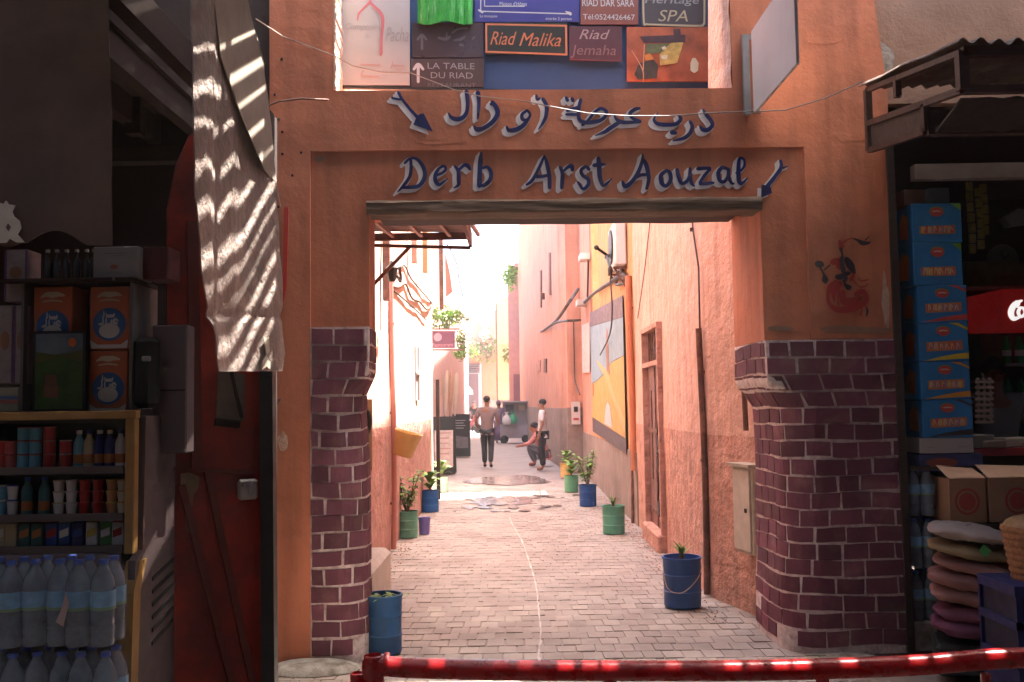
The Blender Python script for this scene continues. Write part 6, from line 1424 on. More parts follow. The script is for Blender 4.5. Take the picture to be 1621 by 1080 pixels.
b = MB(); b.poly([dpt(x, y, .010) for x, y in ((346, 585), (388, 592), (386, 668), (342, 664))], -dn * .006); build('plank_patch', b, C('plank_tan', (.17, .12, .09), vs=9, var=.3), rd); b = MB(); b.bar(dpt(366, 588, .016), dpt(383, 662, .016), .014, .006, up=dn); b.bar(dpt(340, 668, .016), dpt(380, 672, .016), .035, .008, up=dn); build('plank_strip', b, mt['darkwood'], rd)
hb = thing('hasp_lock', 'shiny steel hasp and padlock on the edge of the red door', 'lock', dpt(392, 790, .04))
b = MB(); cc = dpt(392, 775, .035); rz = Matrix.Rotation(math.atan2(dx.y, dx.x), 3, 'Z'); b.box(cc, (.095, .03, .095), rot=rz, bev=.012); build('lock_body', b, C('lock_steel', (.45, .44, .42), metal=.8, rough=.35), hb)
b = MB(); b.box(dpt(398, 772, .055), (.03, .02, .07), rot=rz, bev=.006); b.tube(spline_pts([dpt(384, 770, .055), dpt(385, 764, .065), dpt(392, 763, .065), dpt(392, 772, .055)]), .005, 6); build('shackle', b, mt['steel'], hb)
wire('bent wire fixed across the red door', [(395, 748), (430, 752)], .003)

# tarps ------------------------------------------------------------------------
YTp = 2.86
lt = thing('brown_tarp', 'brown tarp with scalloped lower edge hanging at the upper left', 'tarp', onY(60, 385, YTp))
def tarpf(a, c):
    px = -160 + 333 * a; pb = 387 - 22 * max(0, math.cos((px - 88) / 44 * math.pi / 2)) * (1 if abs(px - 88) < 44 else 0)
    if px < 40: pb = 388 + 4 * math.sin(px * .1)
    py = pb - (pb + 260) * c; q = onY(px, py, YTp); return q + V((0, .018 * math.sin(q.x * 9 + q.z * 3) + .012 * noise.noise(q * 4), 0))
b = MB(); b.slab(tarpf, 60, 40, V((0, .006, 0))); build('cloth', b, mt['tarp'], lt, smooth=True)
orn = [(0, 867), (14, 872), (26, 857), (38, 874), (66, 878), (52, 905), (60, 925), (84, 945), (90, 975), (74, 1002), (88, 1018), (104, 1036), (70, 1036), (58, 1030), (40, 1020), (26, 1038), (-30, 1038), (-60, 1000), (-30, 940), (-10, 900)]
b = MB(); b.poly([onY(x / 2.7, y / 2.7, YTp - .04) for x, y in orn], V((0, .003, 0))); build('letter_applique', b, mt['ornament'], lt)
b = MB(); b.poly([onY(x / 2.7, y / 2.7, YTp - .042) for x, y in ((34, 955), (46, 970), (36, 990), (24, 972))], V((0, .001, 0))); build('letter_hole', b, mt['tarp'], lt)
# silver banner: side flap of the awning
bn = thing('grey_banner', 'silver grey tarpaulin flap hanging edge forward, streaked with sunlight', 'tarpaulin', onX(400, 585, -1.02))
def lerpk(tab, y):
    for i in range(len(tab) - 1):
        if y <= tab[i + 1][0]: t = (y - tab[i][0]) / (tab[i + 1][0] - tab[i][0]); return tab[i][1] + (tab[i + 1][1] - tab[i][1]) * t
    return tab[-1][1]
Ltab = [(-200, 296), (0, 302), (200, 306), (300, 310), (450, 323), (520, 338), (560, 342), (588, 345)]; Rtab = [(-200, 330), (0, 392), (40, 402), (100, 416), (200, 430), (300, 440), (450, 447), (520, 446), (560, 452), (588, 448)]
def banf(a, c):
    py = 588 - 788 * c; l_ = lerpk(Ltab, py); r_ = lerpk(Rtab, py); px = l_ + (r_ - l_) * a
    X = -1.03 + .02 * math.sin(a * 5 + py * .006) + .05 * (a - .5) ** 2
    q = onX(px, py, X); k = .014 * noise.noise(V((q.y * 5, q.z * 2.2, 3))) + .006 * noise.noise(V((q.y * 14, q.z * 8, 3)))
    crease = .012 * math.exp(-((py - 500) / 8) ** 2)
    return q + V((k - crease, 0, 0))
b = MB(); b.slab(banf, 36, 110, V((-.004, 0, 0))); build('cloth', b, mt['banner'], bn, smooth=True)
def hx(px, py, e=.012): q = onX(px, py, -1.02); return q + (CAM - q).normalized() * e
fl = MB(); fl.poly([hx(332, -60), hx(390, -10), hx(401, 40), hx(416, 100), hx(429, 195), hx(438, 290), hx(420, 270), hx(385, 190), hx(350, 90)], V((-.004, 0, 0))); build('folded_flap', fl, mt['bannerlight'], bn)
st_ = [(417, 533), (424, 536), (430, 530), (434, 538), (438, 546), (436, 556), (444, 562), (450, 572), (444, 584), (436, 580), (430, 587), (422, 580), (415, 586), (416, 572), (422, 562), (420, 548)]
b = MB(); b.poly([hx(x, y, .03) for x, y in st_], V((-.003, 0, 0))); build('star_applique', b, mt['ornament'], bn); b = MB(); b.poly([hx(x, y, .036) for x, y in ((428, 556), (434, 563), (428, 571), (423, 563))], V((-.001, 0, 0))); build('star_hole', b, mt['banner'], bn)

# ------------------------------------------------------------------ right stall
X0 = G(1419, 700)[0] + .03
rs = thing('right_stall', 'dark grocery stall room to the right of the gateway', 'stall', (4.2, 7, 0))
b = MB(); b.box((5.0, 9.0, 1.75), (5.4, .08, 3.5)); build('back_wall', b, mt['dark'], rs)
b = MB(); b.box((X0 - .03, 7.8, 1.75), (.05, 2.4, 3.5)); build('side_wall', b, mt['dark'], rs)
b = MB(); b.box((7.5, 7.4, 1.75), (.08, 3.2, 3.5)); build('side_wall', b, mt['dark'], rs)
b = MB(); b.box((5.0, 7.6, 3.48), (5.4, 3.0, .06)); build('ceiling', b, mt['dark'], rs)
b = MB(); b.box((X0 + .0, 6.0, 1.6), (.045, .12, 3.2)); build('door_jamb', b, mt['darkwood'], rs)
b = MB(); q0 = onY(1470, 285, 6.0); q1 = onY(1470, 262, 6.0); b.box((q0.x + 1.2, 6.0, (q0.z + q1.z) / 2), (2.6, .08, q1.z - q0.z)); build('head_board', b, C('head_board', (.20, .15, .13), vs=5, var=.3), rs)
for k in range(4):
    b = MB(); z = 1.0 + k * .5; b.box((5.0, 8.75, z), (5.0, .35, .03)); build('shelf', b, mt['darkwood'], rs)
rng = random.Random(8)
for k in range(4):
    for i in range(4):
        x = 4.05 + i * .2; c_ = rng.choice([C('g1', (.12, .05, .03)), C('g2', (.05, .09, .04)), C('g3', (.10, .09, .05)), C('g4', (.05, .05, .10)), C('g5', (.16, .12, .09))]); b = MB(); b.box((x, 8.66, 1.016 + k * .5 + .1), (.13, .14, .2 + .08 * rng.random()), bev=.006)
        tag(build('packet', b, c_), f'dim {dict(g1="brown", g2="green", g3="olive", g4="navy", g5="tan")[c_.name]} packet on the {["lowest", "second", "third", "top"][k]} back shelf of the right stall, {["leftmost", "second from left", "third from left", "rightmost"][i]}', 'packet', 'packets on the back shelves')
# awning
ra = thing('stall_awning', 'rusty corrugated awning on an angled steel frame over the right stall', 'awning', (3.6, 5.2, 3.1))
xa_ = 2.17; yw_, yf_ = 5.88, 4.62; zw_ = onY(1365, 138, yw_).z; zf_ = onY(1510, 74, yf_).z; xa_ = onY(1365, 138, yw_).x
b = MB(); b.slab(lambda a, c: V((xa_ - .02 + 4.5 * a, yw_ - (yw_ - yf_ + .06) * c, zw_ + (zf_ - zw_) * c + .016 * math.sin(a * 4.5 * 70) + .02 * noise.noise(V((a * 30, c * 3, 0))))), 440, 8, V((0, 0, .006))); build('corrugated_sheet', b, C('awning_rust', (.07, .045, .036), metal=.2, vs=8, var=.35, c2=(.13, .105, .09), c2s=6), ra, smooth=True)
frm = C('frame_brown', (.060, .028, .022), vs=9, var=.3)
def fb(p_, q_, w_=.035): b = MB(); b.bar(p_, q_, w_); build('frame_bar', b, frm, ra)
fL = V((xa_ + .02, yf_, zf_ - .03)); wL = V((xa_ + .02, yw_ - .03, zw_ - .03)); fl2 = V((xa_ + .02, yf_, onY(1505, 143, yf_).z)); wl2 = V((xa_ + .02, yw_ - .03, onY(1372, 198, yw_).z)); wl3 = V((xa_ + .02, yw_ - .03, onY(1374, 240, yw_).z)); ml3 = V((xa_ + .02, 5.05, onY(1462, 208, 5.05).z))
fb(wL, fL, .03); fb(wl2, fl2); fb(wL, V((wL.x, wL.y, wl3.z)), .04); fb(fL, fl2, .05); fb(wl3, ml3); fb(ml3, V((xa_ + .02, 5.05, wl2.z + (fl2.z - wl2.z) * .65))); fb(V((xa_ + .02, 5.4, zw_ - .1)), V((xa_ + .02, 5.4, wl2.z + .02)))
fb(fL, fL + V((4.4, 0, .02)), .05); fb(fl2, fl2 + V((4.4, 0, .0)), .04); fb(ml3 + V((0, 0, 0)), ml3 + V((4.4, 0, 0)), .05)
b = MB(); b.slab(lambda a, c: V((xa_ + .05 + 4.3 * a, 5.0 - .30 * c + .3 * 0, ml3.z - .02 + (fl2.z - ml3.z) * c + .01 * math.sin(a * 200))), 60, 6, V((0, .01, .01))); build('rolled_shutter', b, C('shutter_dark', (.032, .02, .018), vs=6, var=.3), ra, smooth=True)
b = MB(); b.slab(lambda a, c: V((xa_ + .025, yw_ - .05 - .8 * a, (wl3.z + .02) + (ml3.z - wl3.z) * a + c * .14)), 8, 2, V((.006, 0, 0))); build('gusset', b, C('rag_grey', (.06, .04, .036), vs=12, var=.4), ra, smooth=True)
# stack of blue boxes
YS = 5.98; bxb = C('box_sky_blue', (.02, .17, .42), vs=8, var=.12); bside = C('box_side', (.05, .12, .20), vs=14, var=.5, c2=(.30, .12, .06), c2s=12, c2t=.5); lrd = C('print_red', (.50, .06, .05)); lor = C('print_orange', (.48, .16, .06)); lgr = C('print_leaf', (.15, .35, .05))
ys_ = [(321, 383), (385, 451), (453, 511), (513, 573), (575, 633), (635, 693)]
sw = [None, None, ('red', lrd), ('yellow', C('print_yel', (.60, .42, .03))), ('orange', C('print_org', (.60, .25, .03))), ('black', C('print_blk', (.04, .03, .03)))]
nm = ['topmost of the stack, plain with orange panel', 'second from the top, slightly offset', 'third from the top, with red swoosh', 'fourth from the top, with yellow swoosh', 'fifth from the top, with orange swoosh', 'lowest blue one of the stack, with black swoosh']
x0 = onY(1456, 600, YS).x; z_ = onY(1490, 693, YS).z; hs = [0] * 6
for i in range(5, -1, -1):
    h = (ys_[i][1] - ys_[i][0] + 2) / (FPX / YS); w_ = .312; off = (.0, -.012, .008, .006, .004, .012)[i]
    rt, f, l_ = rbox('snack_box', 'bright blue snack carton, ' + nm[i], 'box', (x0 + w_ / 2 + off, YS + .15, z_), (w_, .30, h - .002), bxb, rotz=R((-1, 1.5, .5, -.5, 0, -1)[i]), group='blue snack cartons stacked by the right stall door'); z_ += h
    pcirc(rt, f, .5, .80, .15, .12, C('print_green2', (.1, .3, .05)), .0004); pcirc(rt, f, .5, .78, .14, .12, lrd, .0008, 'logo'); pstroke(rt, f, [[(.42, .79, .03), (.5, .80, .035), (.58, .79, .03)]], C('print_pale', (.6, .45, .4)), .0012, 1)
    ppoly(rt, f, [(.15, .26), (.88, .30), (.88, .54), (.15, .50)] if i > 1 else [(.14, .22), (.86, .22), (.86, .44), (.14, .42)], lor, .0004)
    yb_ = .40 if i > 1 else .33
    rq = random.Random(i + 40)
    for k in range(9): ppoly(rt, f, [(.17 + .075 * k, yb_ - rq.uniform(.07, .10)), (.23 + .075 * k, yb_ - rq.uniform(.07, .10)), (.235 + .075 * k, yb_ + rq.uniform(.05, .11)), (.175 + .075 * k, yb_ + rq.uniform(.05, .11))], rq.choice([C('bit_a', (.5, .08, .05)), C('bit_b', (.55, .36, .10)), C('bit_c', (.30, .16, .22)), C('bit_d', (.50, .30, .18))]), .0006 + k * .00002)
    pstroke(rt, f, [[(.2 + .11 * k + rq.uniform(-.01, .01), yb_ - .07, .022), (.22 + .11 * k, yb_ + rq.uniform(.05, .10), .028), (.26 + .11 * k, yb_ - rq.uniform(-.02, .07), .02)] for k in range(6)], C('print_pale2', (.58, .36, .22)), .0008, 1)
    ppoly(rt, l_, [(.3, .2), (.75, .15), (.8, .7), (.5, .85), (.3, .6)], lor, .0006)
    if sw[i]: ppoly(rt, f, [(.05, .01), (.45, .13), (.75, .19), (.995, .22), (.995, .07), (.6, .05), (.3, .03)], sw[i][1], .0012, 'swoosh'); ppoly(rt, f, [(.62, .99), (.8, .92), (.995, .80), (.995, .86), (.85, .96), (.8, .99)], sw[i][1], .0012, 'swoosh')
    else: ppoly(rt, f, [(.78, .99), (.99, .8), (.99, .99)], lgr, .0012)
zs = onY(1490, 693, YS).z
rt, f, l_ = rbox('white_box', 'long flat white box under the blue cartons', 'box', (x0 + .15, YS + .15, zs - .098), (.34, .3, .096), C('box_white2', (.34, .30, .30))); pstroke(rt, f, [[(.15, .4, .02), (.25, .4, .02)], [(.7, .4, .02), (.9, .42, .02)]], C('print_grey', (1, 1, 1)), .0006, 1)
rt, f, l_ = rbox('printed_box', 'flat blue and red printed box beneath the white box', 'box', (x0 + .18, YS + .16, zs - .21), (.40, .3, .108), C('box_dull_blue', (.05, .06, .17), vs=18, var=.4)); pcirc(rt, f, .35, .5, .25, .28, C('print_dull_red2', (.28, .07, .05)), .0006)
b = MB(); b.box((x0 + .04, YS + .15, z_ + .05), (.14, .2, .10), bev=.004); tag(build('brown_packet', b, C('g1', (1, 1, 1))), 'small brown packet on top of the blue cartons', 'packet'); b = MB(); b.box((x0 + .2, YS + .15, z_ + .055), (.13, .2, .11), bev=.004); tag(build('grey_packet', b, C('g_dim', (.09, .10, .12))), 'small grey packet on top of the blue cartons', 'packet')
b = MB(); b.box((x0 + .12, YS + .22, .09), (.52, .44, .18), bev=.01); tag(build('stone_step', b, mt['grey_patch']), 'low grey step under the bottle packs of the right stall', 'step')
zp = .182
for i in range(3):
    copy_tree(first, (onY(1462, 900, YS).x + .02, YS + .10, zp), f'shrink wrapped grey bottle pack left of the sacks, {["bottom", "middle", "top"][i]} of the three', swap=None); copy_tree(first, (onY(1462, 900, YS).x + .22, YS + .14, zp), f'shrink wrapped bottle pack half hidden behind the sacks, {["bottom", "middle", "top"][i]} one'); zp += .325
b = MB(); b.box((x0 + .13, YS + .16, (zp + zs - .21) / 2 - .003), (.44, .34, max(.02, zs - .21 - zp - .008))); tag(build('support_board', b, mt['darkwood']), 'dark board carrying the carton stack', 'board')
# cartons with red round print
for i, (xa2, xb2, lb) in enumerate(((1503, 1562, 'open brown carton with red round print, left'), (1566, 1660, 'open brown carton with red round print, right'))):
    Yc = 5.86; x_0, x_1 = onY(xa2, 800, Yc).x, onY(xb2, 800, Yc).x; z0 = onY(1550, 828, Yc).z; z1 = onY(1550, 757, Yc).z
    rt, f, l_ = rbox('carton', lb, 'carton', ((x_0 + x_1) / 2, Yc + .18, z0), (x_1 - x_0, .36, z1 - z0), C('cardboard', (.32, .16, .09), vs=6, var=.15))
    wx = (x_1 - x_0); pcirc(rt, f, .48, .48, .055 / wx * 1.4, .30, C('print_red3', (.38, .05, .035)), .0005, 'round_print'); pcirc(rt, f, .48, .48, .045 / wx * 1.4, .25, C('cardboard', (1, 1, 1)), .0009, 'round_print'); pcirc(rt, f, .48, .48, .036 / wx * 1.4, .20, C('print_red3', (1, 1, 1)), .0013, 'round_print')
    b = MB(); b.hexa([V((x_0, Yc, z1 + .002)), V((x_1, Yc, z1 + .002)), V((x_1, Yc + .005, z1 + .002)), V((x_0, Yc + .005, z1 + .002)), V((x_0 - .02, Yc + .12, z1 + .075)), V((x_1 - .03, Yc + .12, z1 + .06)), V((x_1 - .03, Yc + .125, z1 + .06)), V((x_0 - .02, Yc + .125, z1 + .075))]); build('flap', b, C('cardboard2', (.36, .20, .12)), rt)
b = MB(); zc_ = onY(1550, 829, 5.86).z; b.box((onY(1580, 800, 5.9).x, 6.06, zc_ / 2), (.75, .44, zc_ - .006)); tag(build('display_base', b, mt['darkwood']), 'dark wooden base carrying the brown cartons', 'base')
# sacks
def sack(label, cx, cy, z, w_, d_, h, rotz, tilt, mat, seed):
    rt = thing('flour_sack', label, 'sack', (cx, cy, z), 'sacks piled in front of the right stall'); b = MB(); n = 44; m = 14; rot = Matrix.Rotation(rotz, 3, 'Z') @ Matrix.Rotation(tilt, 3, 'Y')
    o = 0; vs = []
    for j in range(m + 1):
        ph = -math.pi / 2 + math.pi * (j + .02) / (m + .04)
        for k in range(n):
            a = 2 * math.pi * k / n; ca, sa = math.cos(a), math.sin(a); q = (abs(ca) ** 6 + abs(sa) ** 6) ** (-1 / 6); cr = max(0, math.cos(ph)) ** .55; sz = math.copysign(abs(math.sin(ph)) ** .8, math.sin(ph))
            corner = abs(ca * sa) * 2; p_ = V((ca * q * cr * w_ / 2, sa * q * cr * d_ / 2, sz * h / 2 * (1 - .55 * cr * (corner ** 2) * .4) * (1 - .25 * (cr ** 6))))
            p_ += V((1, 1, .6)) * .020 * noise.noise(p_ * 9 + V((seed, 0, 0))) + V((.3, .3, 1)) * .010 * noise.noise(V((p_.x * 34, p_.y * 12, seed))); vs.append(rot @ p_ + V((cx, cy, z + h / 2)))
    b.v = vs
    for j in range(m):
        for k in range(n): k2 = (k + 1) % n; b.f.append((j * n + k, j * n + k2, (j + 1) * n + k2, (j + 1) * n + k))
    build('sack', b, mat, rt, smooth=True)
    b = MB(); e = rot @ V((w_ / 2 + .008, 0, 0)) + V((cx, cy, z + h / 2)); e2 = rot @ V((0, d_ * .42, 0)); b.bar(e - e2, e + e2, .014, .012); build('stitched_edge', b, mat, rt)
pk = C('sack_pink', (.27, .12, .11), vs=9, bump=.3); pk2 = C('sack_pink2', (.32, .16, .14), vs=9, bump=.3); ple = C('sack_purple', (.17, .05, .10), vs=9, bump=.3); ple2 = C('sack_plum', (.20, .06, .11), vs=9, bump=.3); yg = C('sack_yellow', (.28, .20, .10), vs=9, bump=.3); wsk = C('sack_white', (.38, .31, .28), vs=9, bump=.3)
Yk = 5.45
for i, (yt, yb3, mm, lb) in enumerate(((815, 853, wsk, 'white sack on top of the pile'), (845, 882, yg, 'yellow sack with green corner, second from the top'), (868, 905, pk2, 'pink sack third from the top'), (890, 930, pk, 'pink sack fourth from the top'), (912, 956, pk2, 'pale pink sack fifth from the top'), (942, 984, ple2, 'plum sack above the lowest one'), (960, 1008, ple, 'purple sack at the bottom of the pile'))):
    zb_ = onY(1540, yb3 + 4, Yk).z; sack(lb, onY(1543, 900, Yk).x + .008 * (i % 3), Yk + .06, zb_, (.43, .45, .41, .44, .45, .42, .43)[i], .37, (.085, .085, .095, .10, .105, .10, .105)[i], R(-24 + 7 * math.sin(i * 2.3)), R(7 + 2 * math.sin(i)), mm, i * 7)
zb_ = onY(1540, 1012, Yk).z
b = MB(); b.box((onY(1543, 900, Yk).x, Yk + .08, zb_ / 2 - .01), (.40, .34, zb_ - .03), rot=Matrix.Rotation(R(-20), 3, 'Z'), bev=.02); tag(build('dark_crate', b, C('crate_dark', (.02, .03, .03))), 'dark crate under the sack pile', 'crate')
q = onY(1583, 865, Yk - .2); b = MB(); b.poly([onY(1557, 862, Yk - .17), onY(1570, 872, Yk - .19), onY(1560, 884, Yk - .19), onY(1550, 872, Yk - .17)], V((0, .003, 0)))
tag(build('green_patch', b, grn), 'green printed patch on the corner of the yellow sack', 'patch')
# basket and blue crate
Yq = 4.95; cb2 = onY(1650, 930, Yq); cbt = onY(1650, 832, Yq)
bk = thing('wicker_basket', 'brown wicker basket at the right frame edge above the blue crate', 'basket', cb2)
for k in range(9):
    z0 = cb2.z + (cbt.z - cb2.z) * k / 9; r_ = .13 + .05 * k / 9; b = MB(); b.lathe([(r_, 0), (r_ + .009, .012), (r_ + .009, .022), (r_ + .004, .036)], (cb2.x, Yq, z0), 26); build('wicker_band', b, C('wicker', (.28, .13, .055), vs=40, var=.4, bump=.6, bs=90), bk, smooth=True)
b = MB(); b.ball((cb2.x, Yq, cbt.z), (.17, .17, .06), 16, 8); build('contents', b, C('wicker2', (.32, .20, .10), vs=30, var=.3), bk, smooth=True)
cx_ = onY(1650, 1000, Yq).x; cr = thing('blue_crate', 'dark blue plastic crate under the basket at the right edge', 'crate', (cx_, Yq, .02)); ztc = onY(1600, 925, Yq - .2).z
bc = C('crate_blue', (.012, .018, .10)); zc0 = ztc - .42
for z, lb in ((zc0, 0), (ztc - .06, 0)): b = MB(); b.box((cx_, Yq, z + .02), (.46, .38, .05)); build('rail', b, bc, cr)
for k in range(7):
    for sy in (-.185, .185): b = MB(); b.box((cx_ - .21 + .07 * k, Yq + sy, (zc0 + ztc) / 2), (.03, .012, ztc - zc0 - .06)); build('slat', b, bc, cr)
b = MB(); b.box((cx_, Yq + .0, zc0 / 2), (.44, .36, zc0)); build('lower_crate', b, bc, cr)
b = MB(); b.box((cx_, Yq, (zc0 + ztc) / 2), (.42, .34, ztc - zc0 - .08)); build('dark_fill', b, C('crate_shade_fill', (.006, .008, .035)), cr)  # dark box added so the gaps between slats look shaded
b = MB(); b.box((cx_, Yq, (zc0 + ztc) / 2), (.462, .382, .04)); build('rail', b, bc, cr)
b = MB(); b.add([V((cx_ - .17, Yq - .193, ztc - .10)), V((cx_ - .10, Yq - .193, ztc - .10)), V((cx_ - .10, Yq - .193, ztc - .04)), V((cx_ - .17, Yq - .193, ztc - .04))], [(0, 1, 2, 3)]); build('sticker', b, C('g_sticker', (.3, .3, .3)), cr)
# counter, papers
Yn = 6.35; zc2 = onY(1570, 716, Yn).z
cn = thing('counter', 'red topped shop counter inside the right stall', 'counter', (4.1, Yn + .3, 0))
b = MB(); b.box((onY(1532, 700, Yn).x + 1.1, Yn + .25, zc2), (2.2, .5, .05)); build('top', b, C('counter_red', (.28, .02, .03)), cn); b = MB(); b.box((onY(1532, 700, Yn).x + 1.1, Yn + .28, zc2 / 2), (2.1, .4, zc2 - .06)); build('front', b, mt['dark'], cn)
for i, (px, w_, h, c_) in enumerate(((1560, .30, .05, (.22, .16, .12)), (1592, .36, .03, (.30, .15, .10)), (1552, .18, .09, (.14, .12, .10)), (1625, .3, .06, (.3, .25, .2)))):
    b = MB(); b.box((onY(px, 700, Yn).x, Yn + .1 + .08 * (i % 2), zc2 + .027 + h / 2), (w_, .2, h), rot=Matrix.Rotation(R(8 * (i - 1)), 3, 'Z'), bev=.006); tag(build('goods_pile', b, C(f'goods{i}', c_)), ['folded brown bags on the red counter', 'flat tan bread on the red counter', 'grey bundle at the left end of the red counter', 'pale packet at the right end of the red counter'][i], 'goods')
for k in range(8):
    q = onY(1551, 668 - k * 9, 6.6); b = MB(); b.box((q.x, 6.6, q.z), (.13, .13, .018)); b.v += []
    for a in range(3): b.ball((q.x - .04 + a * .04, 6.55, q.z + .016), (.017, .017, .014), 8, 5)
    tag(build('egg_tray', b, C('egg_tray', (.22, .15, .12))), f'grey tray of eggs on the counter, {["lowest", "second", "third", "fourth", "fifth", "sixth", "seventh", "topmost"][k]} of its stack', 'egg tray', 'stacked egg trays')
# coke fridge
Yc2 = 7.9; q0 = onY(1588, 520, Yc2); q1 = onY(1588, 458, Yc2); ff = thing('soda_fridge', 'tall fridge with a red lit header and green bottles, at right inside the stall', 'fridge', (q0.x + .35, Yc2 + .3, 0))
b = MB(); b.box((q0.x + .37, Yc2 + .3, (q0.z + q1.z) / 2), (.74, .6, q1.z - q0.z)); build('header', b, C('soda_red', (.30, .008, .008), emit=.02), ff)
hp = lambda x, y, d: onY(x, y, Yc2 - .004 - d); b = MB(); K = 2.57
for i, s in enumerate([[(535, 455, 8), (548, 462, 10), (540, 478, 12)], [(560, 452, 8), (530, 468, 22), (515, 500, 26), (525, 525, 20), (550, 520, 10)], [(553, 480, 12), (545, 500, 16), (555, 518, 12), (572, 505, 14), (566, 484, 12), (553, 482, 10)], [(600, 482, 10), (585, 500, 14), (592, 518, 12), (610, 510, 8)], [(635, 484, 10), (620, 500, 14), (628, 518, 12), (640, 490, 10), (645, 520, 10)]]): ribbon(b, [(1400 + x / K, 300 + y / K, w_ / K) for x, y, w_ in s], hp, i * .0006)
build('script_lettering', b, C('soda_white', (.75, .72, .70), emit=.12), ff)
b = MB(); b.box((q0.x + .37, Yc2 + .5, q0.z / 2 - .01), (.74, .2, q0.z - .02)); build('cabinet', b, C('soda_in', (.05, .08, .07)), ff)
for k in range(3): b = MB(); b.box((q0.x + .37, Yc2 + .2, q0.z - .30 - k * .36), (.70, .36, .02)); build('rack', b, mt['steel'], ff)
fb0 = None
for k in range(2):
    for i in range(6):
        x = q0.x + .07 + i * .11; z = q0.z - .289 - k * .36
        if fb0 is None:
            fb0 = thing('soda_bottle', 'green soda bottle in the back fridge', 'bottle', (x, Yc2 + .1, z), 'green bottles in the soda fridge'); b = MB(); b.lathe([(.034, 0), (.036, .1), (.03, .16), (.013, .2), (.013, .23)], (x, Yc2 + .1, z), 12); build('bottle', b, C('soda_green', (.03, .30, .11), rough=.3), fb0, smooth=True); b = MB(); b.lathe([(.037, .06), (.037, .11)], (x, Yc2 + .1, z), 12); build('paper_band', b, mt['wht'], fb0)
            fb0['label'] = f'green soda bottle in the back fridge, upper rack, leftmost'
        else: copy_tree(fb0, (x, Yc2 + .1, z), f'green soda bottle in the back fridge, {["upper", "lower"][k]} rack, {["leftmost", "second", "third", "fourth", "fifth", "sixth"][i]} from left')
# clock, hanging strips
ck = thing('wall_clock', 'round grey wall clock dimly seen in the right stall', 'clock', onY(1585, 437, 8.4)); q = onY(1585, 412, 8.4)
b = MB(); b.lathe([(0, 0), (.135, 0), (.14, .03), (.12, .035), (.0, .03)], q, 24, rot=Matrix.Rotation(R(90), 3, 'X')); build('case', b, C('clock_face', (.15, .14, .15)), ck); b = MB(); b.bar(q + V((0, -.04, 0)), q + V((.05, -.04, .05)), .008); b.bar(q + V((0, -.04, 0)), q + V((-.02, -.04, .08)), .006); build('clock_hand', b, mt['blackcloth'], ck)
for i, px in enumerate((1537, 1551, 1559)):
    X = onY(px, 350, 6.7).x; z1 = onY(px, 285, 6.7).z; z0 = onY(px, (402, 395, 372)[i], 6.7).z; st2 = thing('snack_strip', ['yellow strip of snack sachets hanging in the right stall, left', 'yellow strip of snack sachets hanging in the right stall, middle', 'yellow strip of snack sachets hanging in the right stall, right'][i], 'snacks', (X, 6.7, z0), 'hanging sachet strips')
    n = int((z1 - z0) / .075)
    for k in range(n): b = MB(); b.box((X + .004 * math.sin(k), 6.7, z0 + .035 + k * .075), (.05, .016, .066), bev=.004); build('sachet', b, C('sachet_yellow', (.22, .16, .02), vs=30, var=.4), st2)
b = MB(); q = onY(1610, 350, 7.2); b.poly([onY(x, y, 7.2) for x, y in ((1590, 345), (1612, 330), (1640, 335), (1640, 352), (1600, 358))], V((0, .1, 0))); tag(build('hanging_bag', b, C('bag_dim', (.14, .13, .14))), 'crumpled pale bag hanging high inside the right stall', 'bag')
b = MB(); b.box((onY(1580, 440, 8.2).x + .2, 8.3, onY(1580, 435, 8.2).z), (1.0, .3, .22), bev=.01); tag(build('olive_boxes', b, C('olive_dim', (.07, .08, .03), vs=12, var=.4)), 'row of olive boxes above the soda fridge', 'boxes')
# shopkeeper
sk = dict(stand); sk.update(elL=(-.27, .10, 1.16), wrL=(-.10, .28, 1.12), elR=(.28, .08, 1.16), wrR=(.16, .30, 1.10))
person('person in a grey shirt standing behind the counter of the right stall', (onY(1572, 600, 7.15).x, 7.15, .12), R(170), sk, dict(skin=mt['skind'], shirt=C('shopkeeper_grey', (.16, .17, .17)), trousers=mt['blackcloth'], shoes=mt['blackcloth']), 1.0)

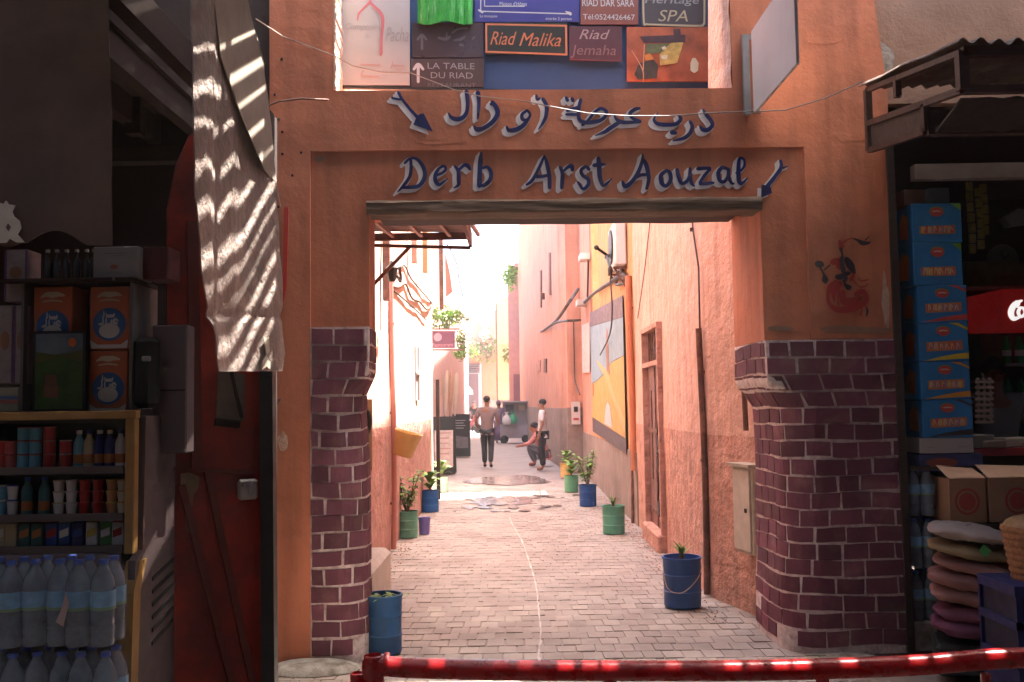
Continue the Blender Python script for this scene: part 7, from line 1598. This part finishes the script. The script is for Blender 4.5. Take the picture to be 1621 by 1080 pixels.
# ------------------------------------------------------------------ red barrier in front
def bY(px, py): return onY(px, py, 2.42 - .10 * (px - 590) / 1000)
br = thing('red_barrier', 'red painted tubular barrier across the bottom of the view', 'barrier', V((bY(1100, 1055).x, 2.35, 0)))
tp_ = [(600, 1051), (625, 1056), (700, 1059), (800, 1061), (965, 1062), (1150, 1062), (1300, 1059), (1450, 1053), (1560, 1044), (1640, 1041), (1800, 1040), (2000, 1041)]
b = MB(); b.tube(spline_pts([bY(x, y) for x, y in tp_], 8), .0245, 18); build('top_rail', b, mt['redpaint'], br, smooth=True)
q = bY(592, 1052); b = MB(); b.lathe([(.026, -.9 + .0), (.026, .022), (.021, .024), (.019, .018), (.019, -.03)], q, 18)
b.v = [V((p_.x, p_.y, max(p_.z, .01))) for p_ in b.v]; build('end_post', b, mt['redpaint'], br, smooth=True)
b = MB(); b.lathe([(.029, -.02), (.031, -.01), (.029, .012)], q + V((.0, 0, .0)), 16); b.lathe([(.029, -.006), (.030, .0), (.0285, .006)], q + V((.032, 0, 0)), 14, rot=Matrix.Rotation(R(90), 3, 'Y')); build('weld_collar', b, mt['redpaint'], br, smooth=True)
for px in (965, 1301, 1560, 1990):
    q = bY(px, 1060); b = MB(); b.tube([V((q.x, q.y, .01)), V((q.x, q.y, q.z - .01))], .017 if px != 1560 else .012, 12); build('upright', b, mt['redpaint'], br, smooth=True)
b = MB(); a_ = bY(592, 1052); c_ = bY(1990, 1041); b.tube([V((a_.x, a_.y, .12)), V((c_.x, c_.y, .12))], .02, 12); build('bottom_rail', b, mt['redpaint'], br, smooth=True)
br2 = thing('red_barrier', 'end post of a second red barrier, left of the long one', 'barrier', V((onY(565, 1070, 2.45).x, 2.45, 0)))
q = onY(566, 1066, 2.45); b = MB(); b.lathe([(.019, -q.z + .01), (.019, .0), (.014, .002), (.013, -.03)], q, 16); build('end_post', b, mt['redpaint'], br2, smooth=True)
b = MB(); b.tube([q + V((0, 0, -.03)), q + V((-.25, .05, -.10)), q + V((-.9, .1, -.12))], .014, 12); build('rail', b, mt['redpaint'], br2, smooth=True)
b = MB(); b.tube([V((q.x - .9, 2.55, .01)), q + V((-.9, .1, -.12))], .014, 12); build('post', b, mt['redpaint'], br2, smooth=True)
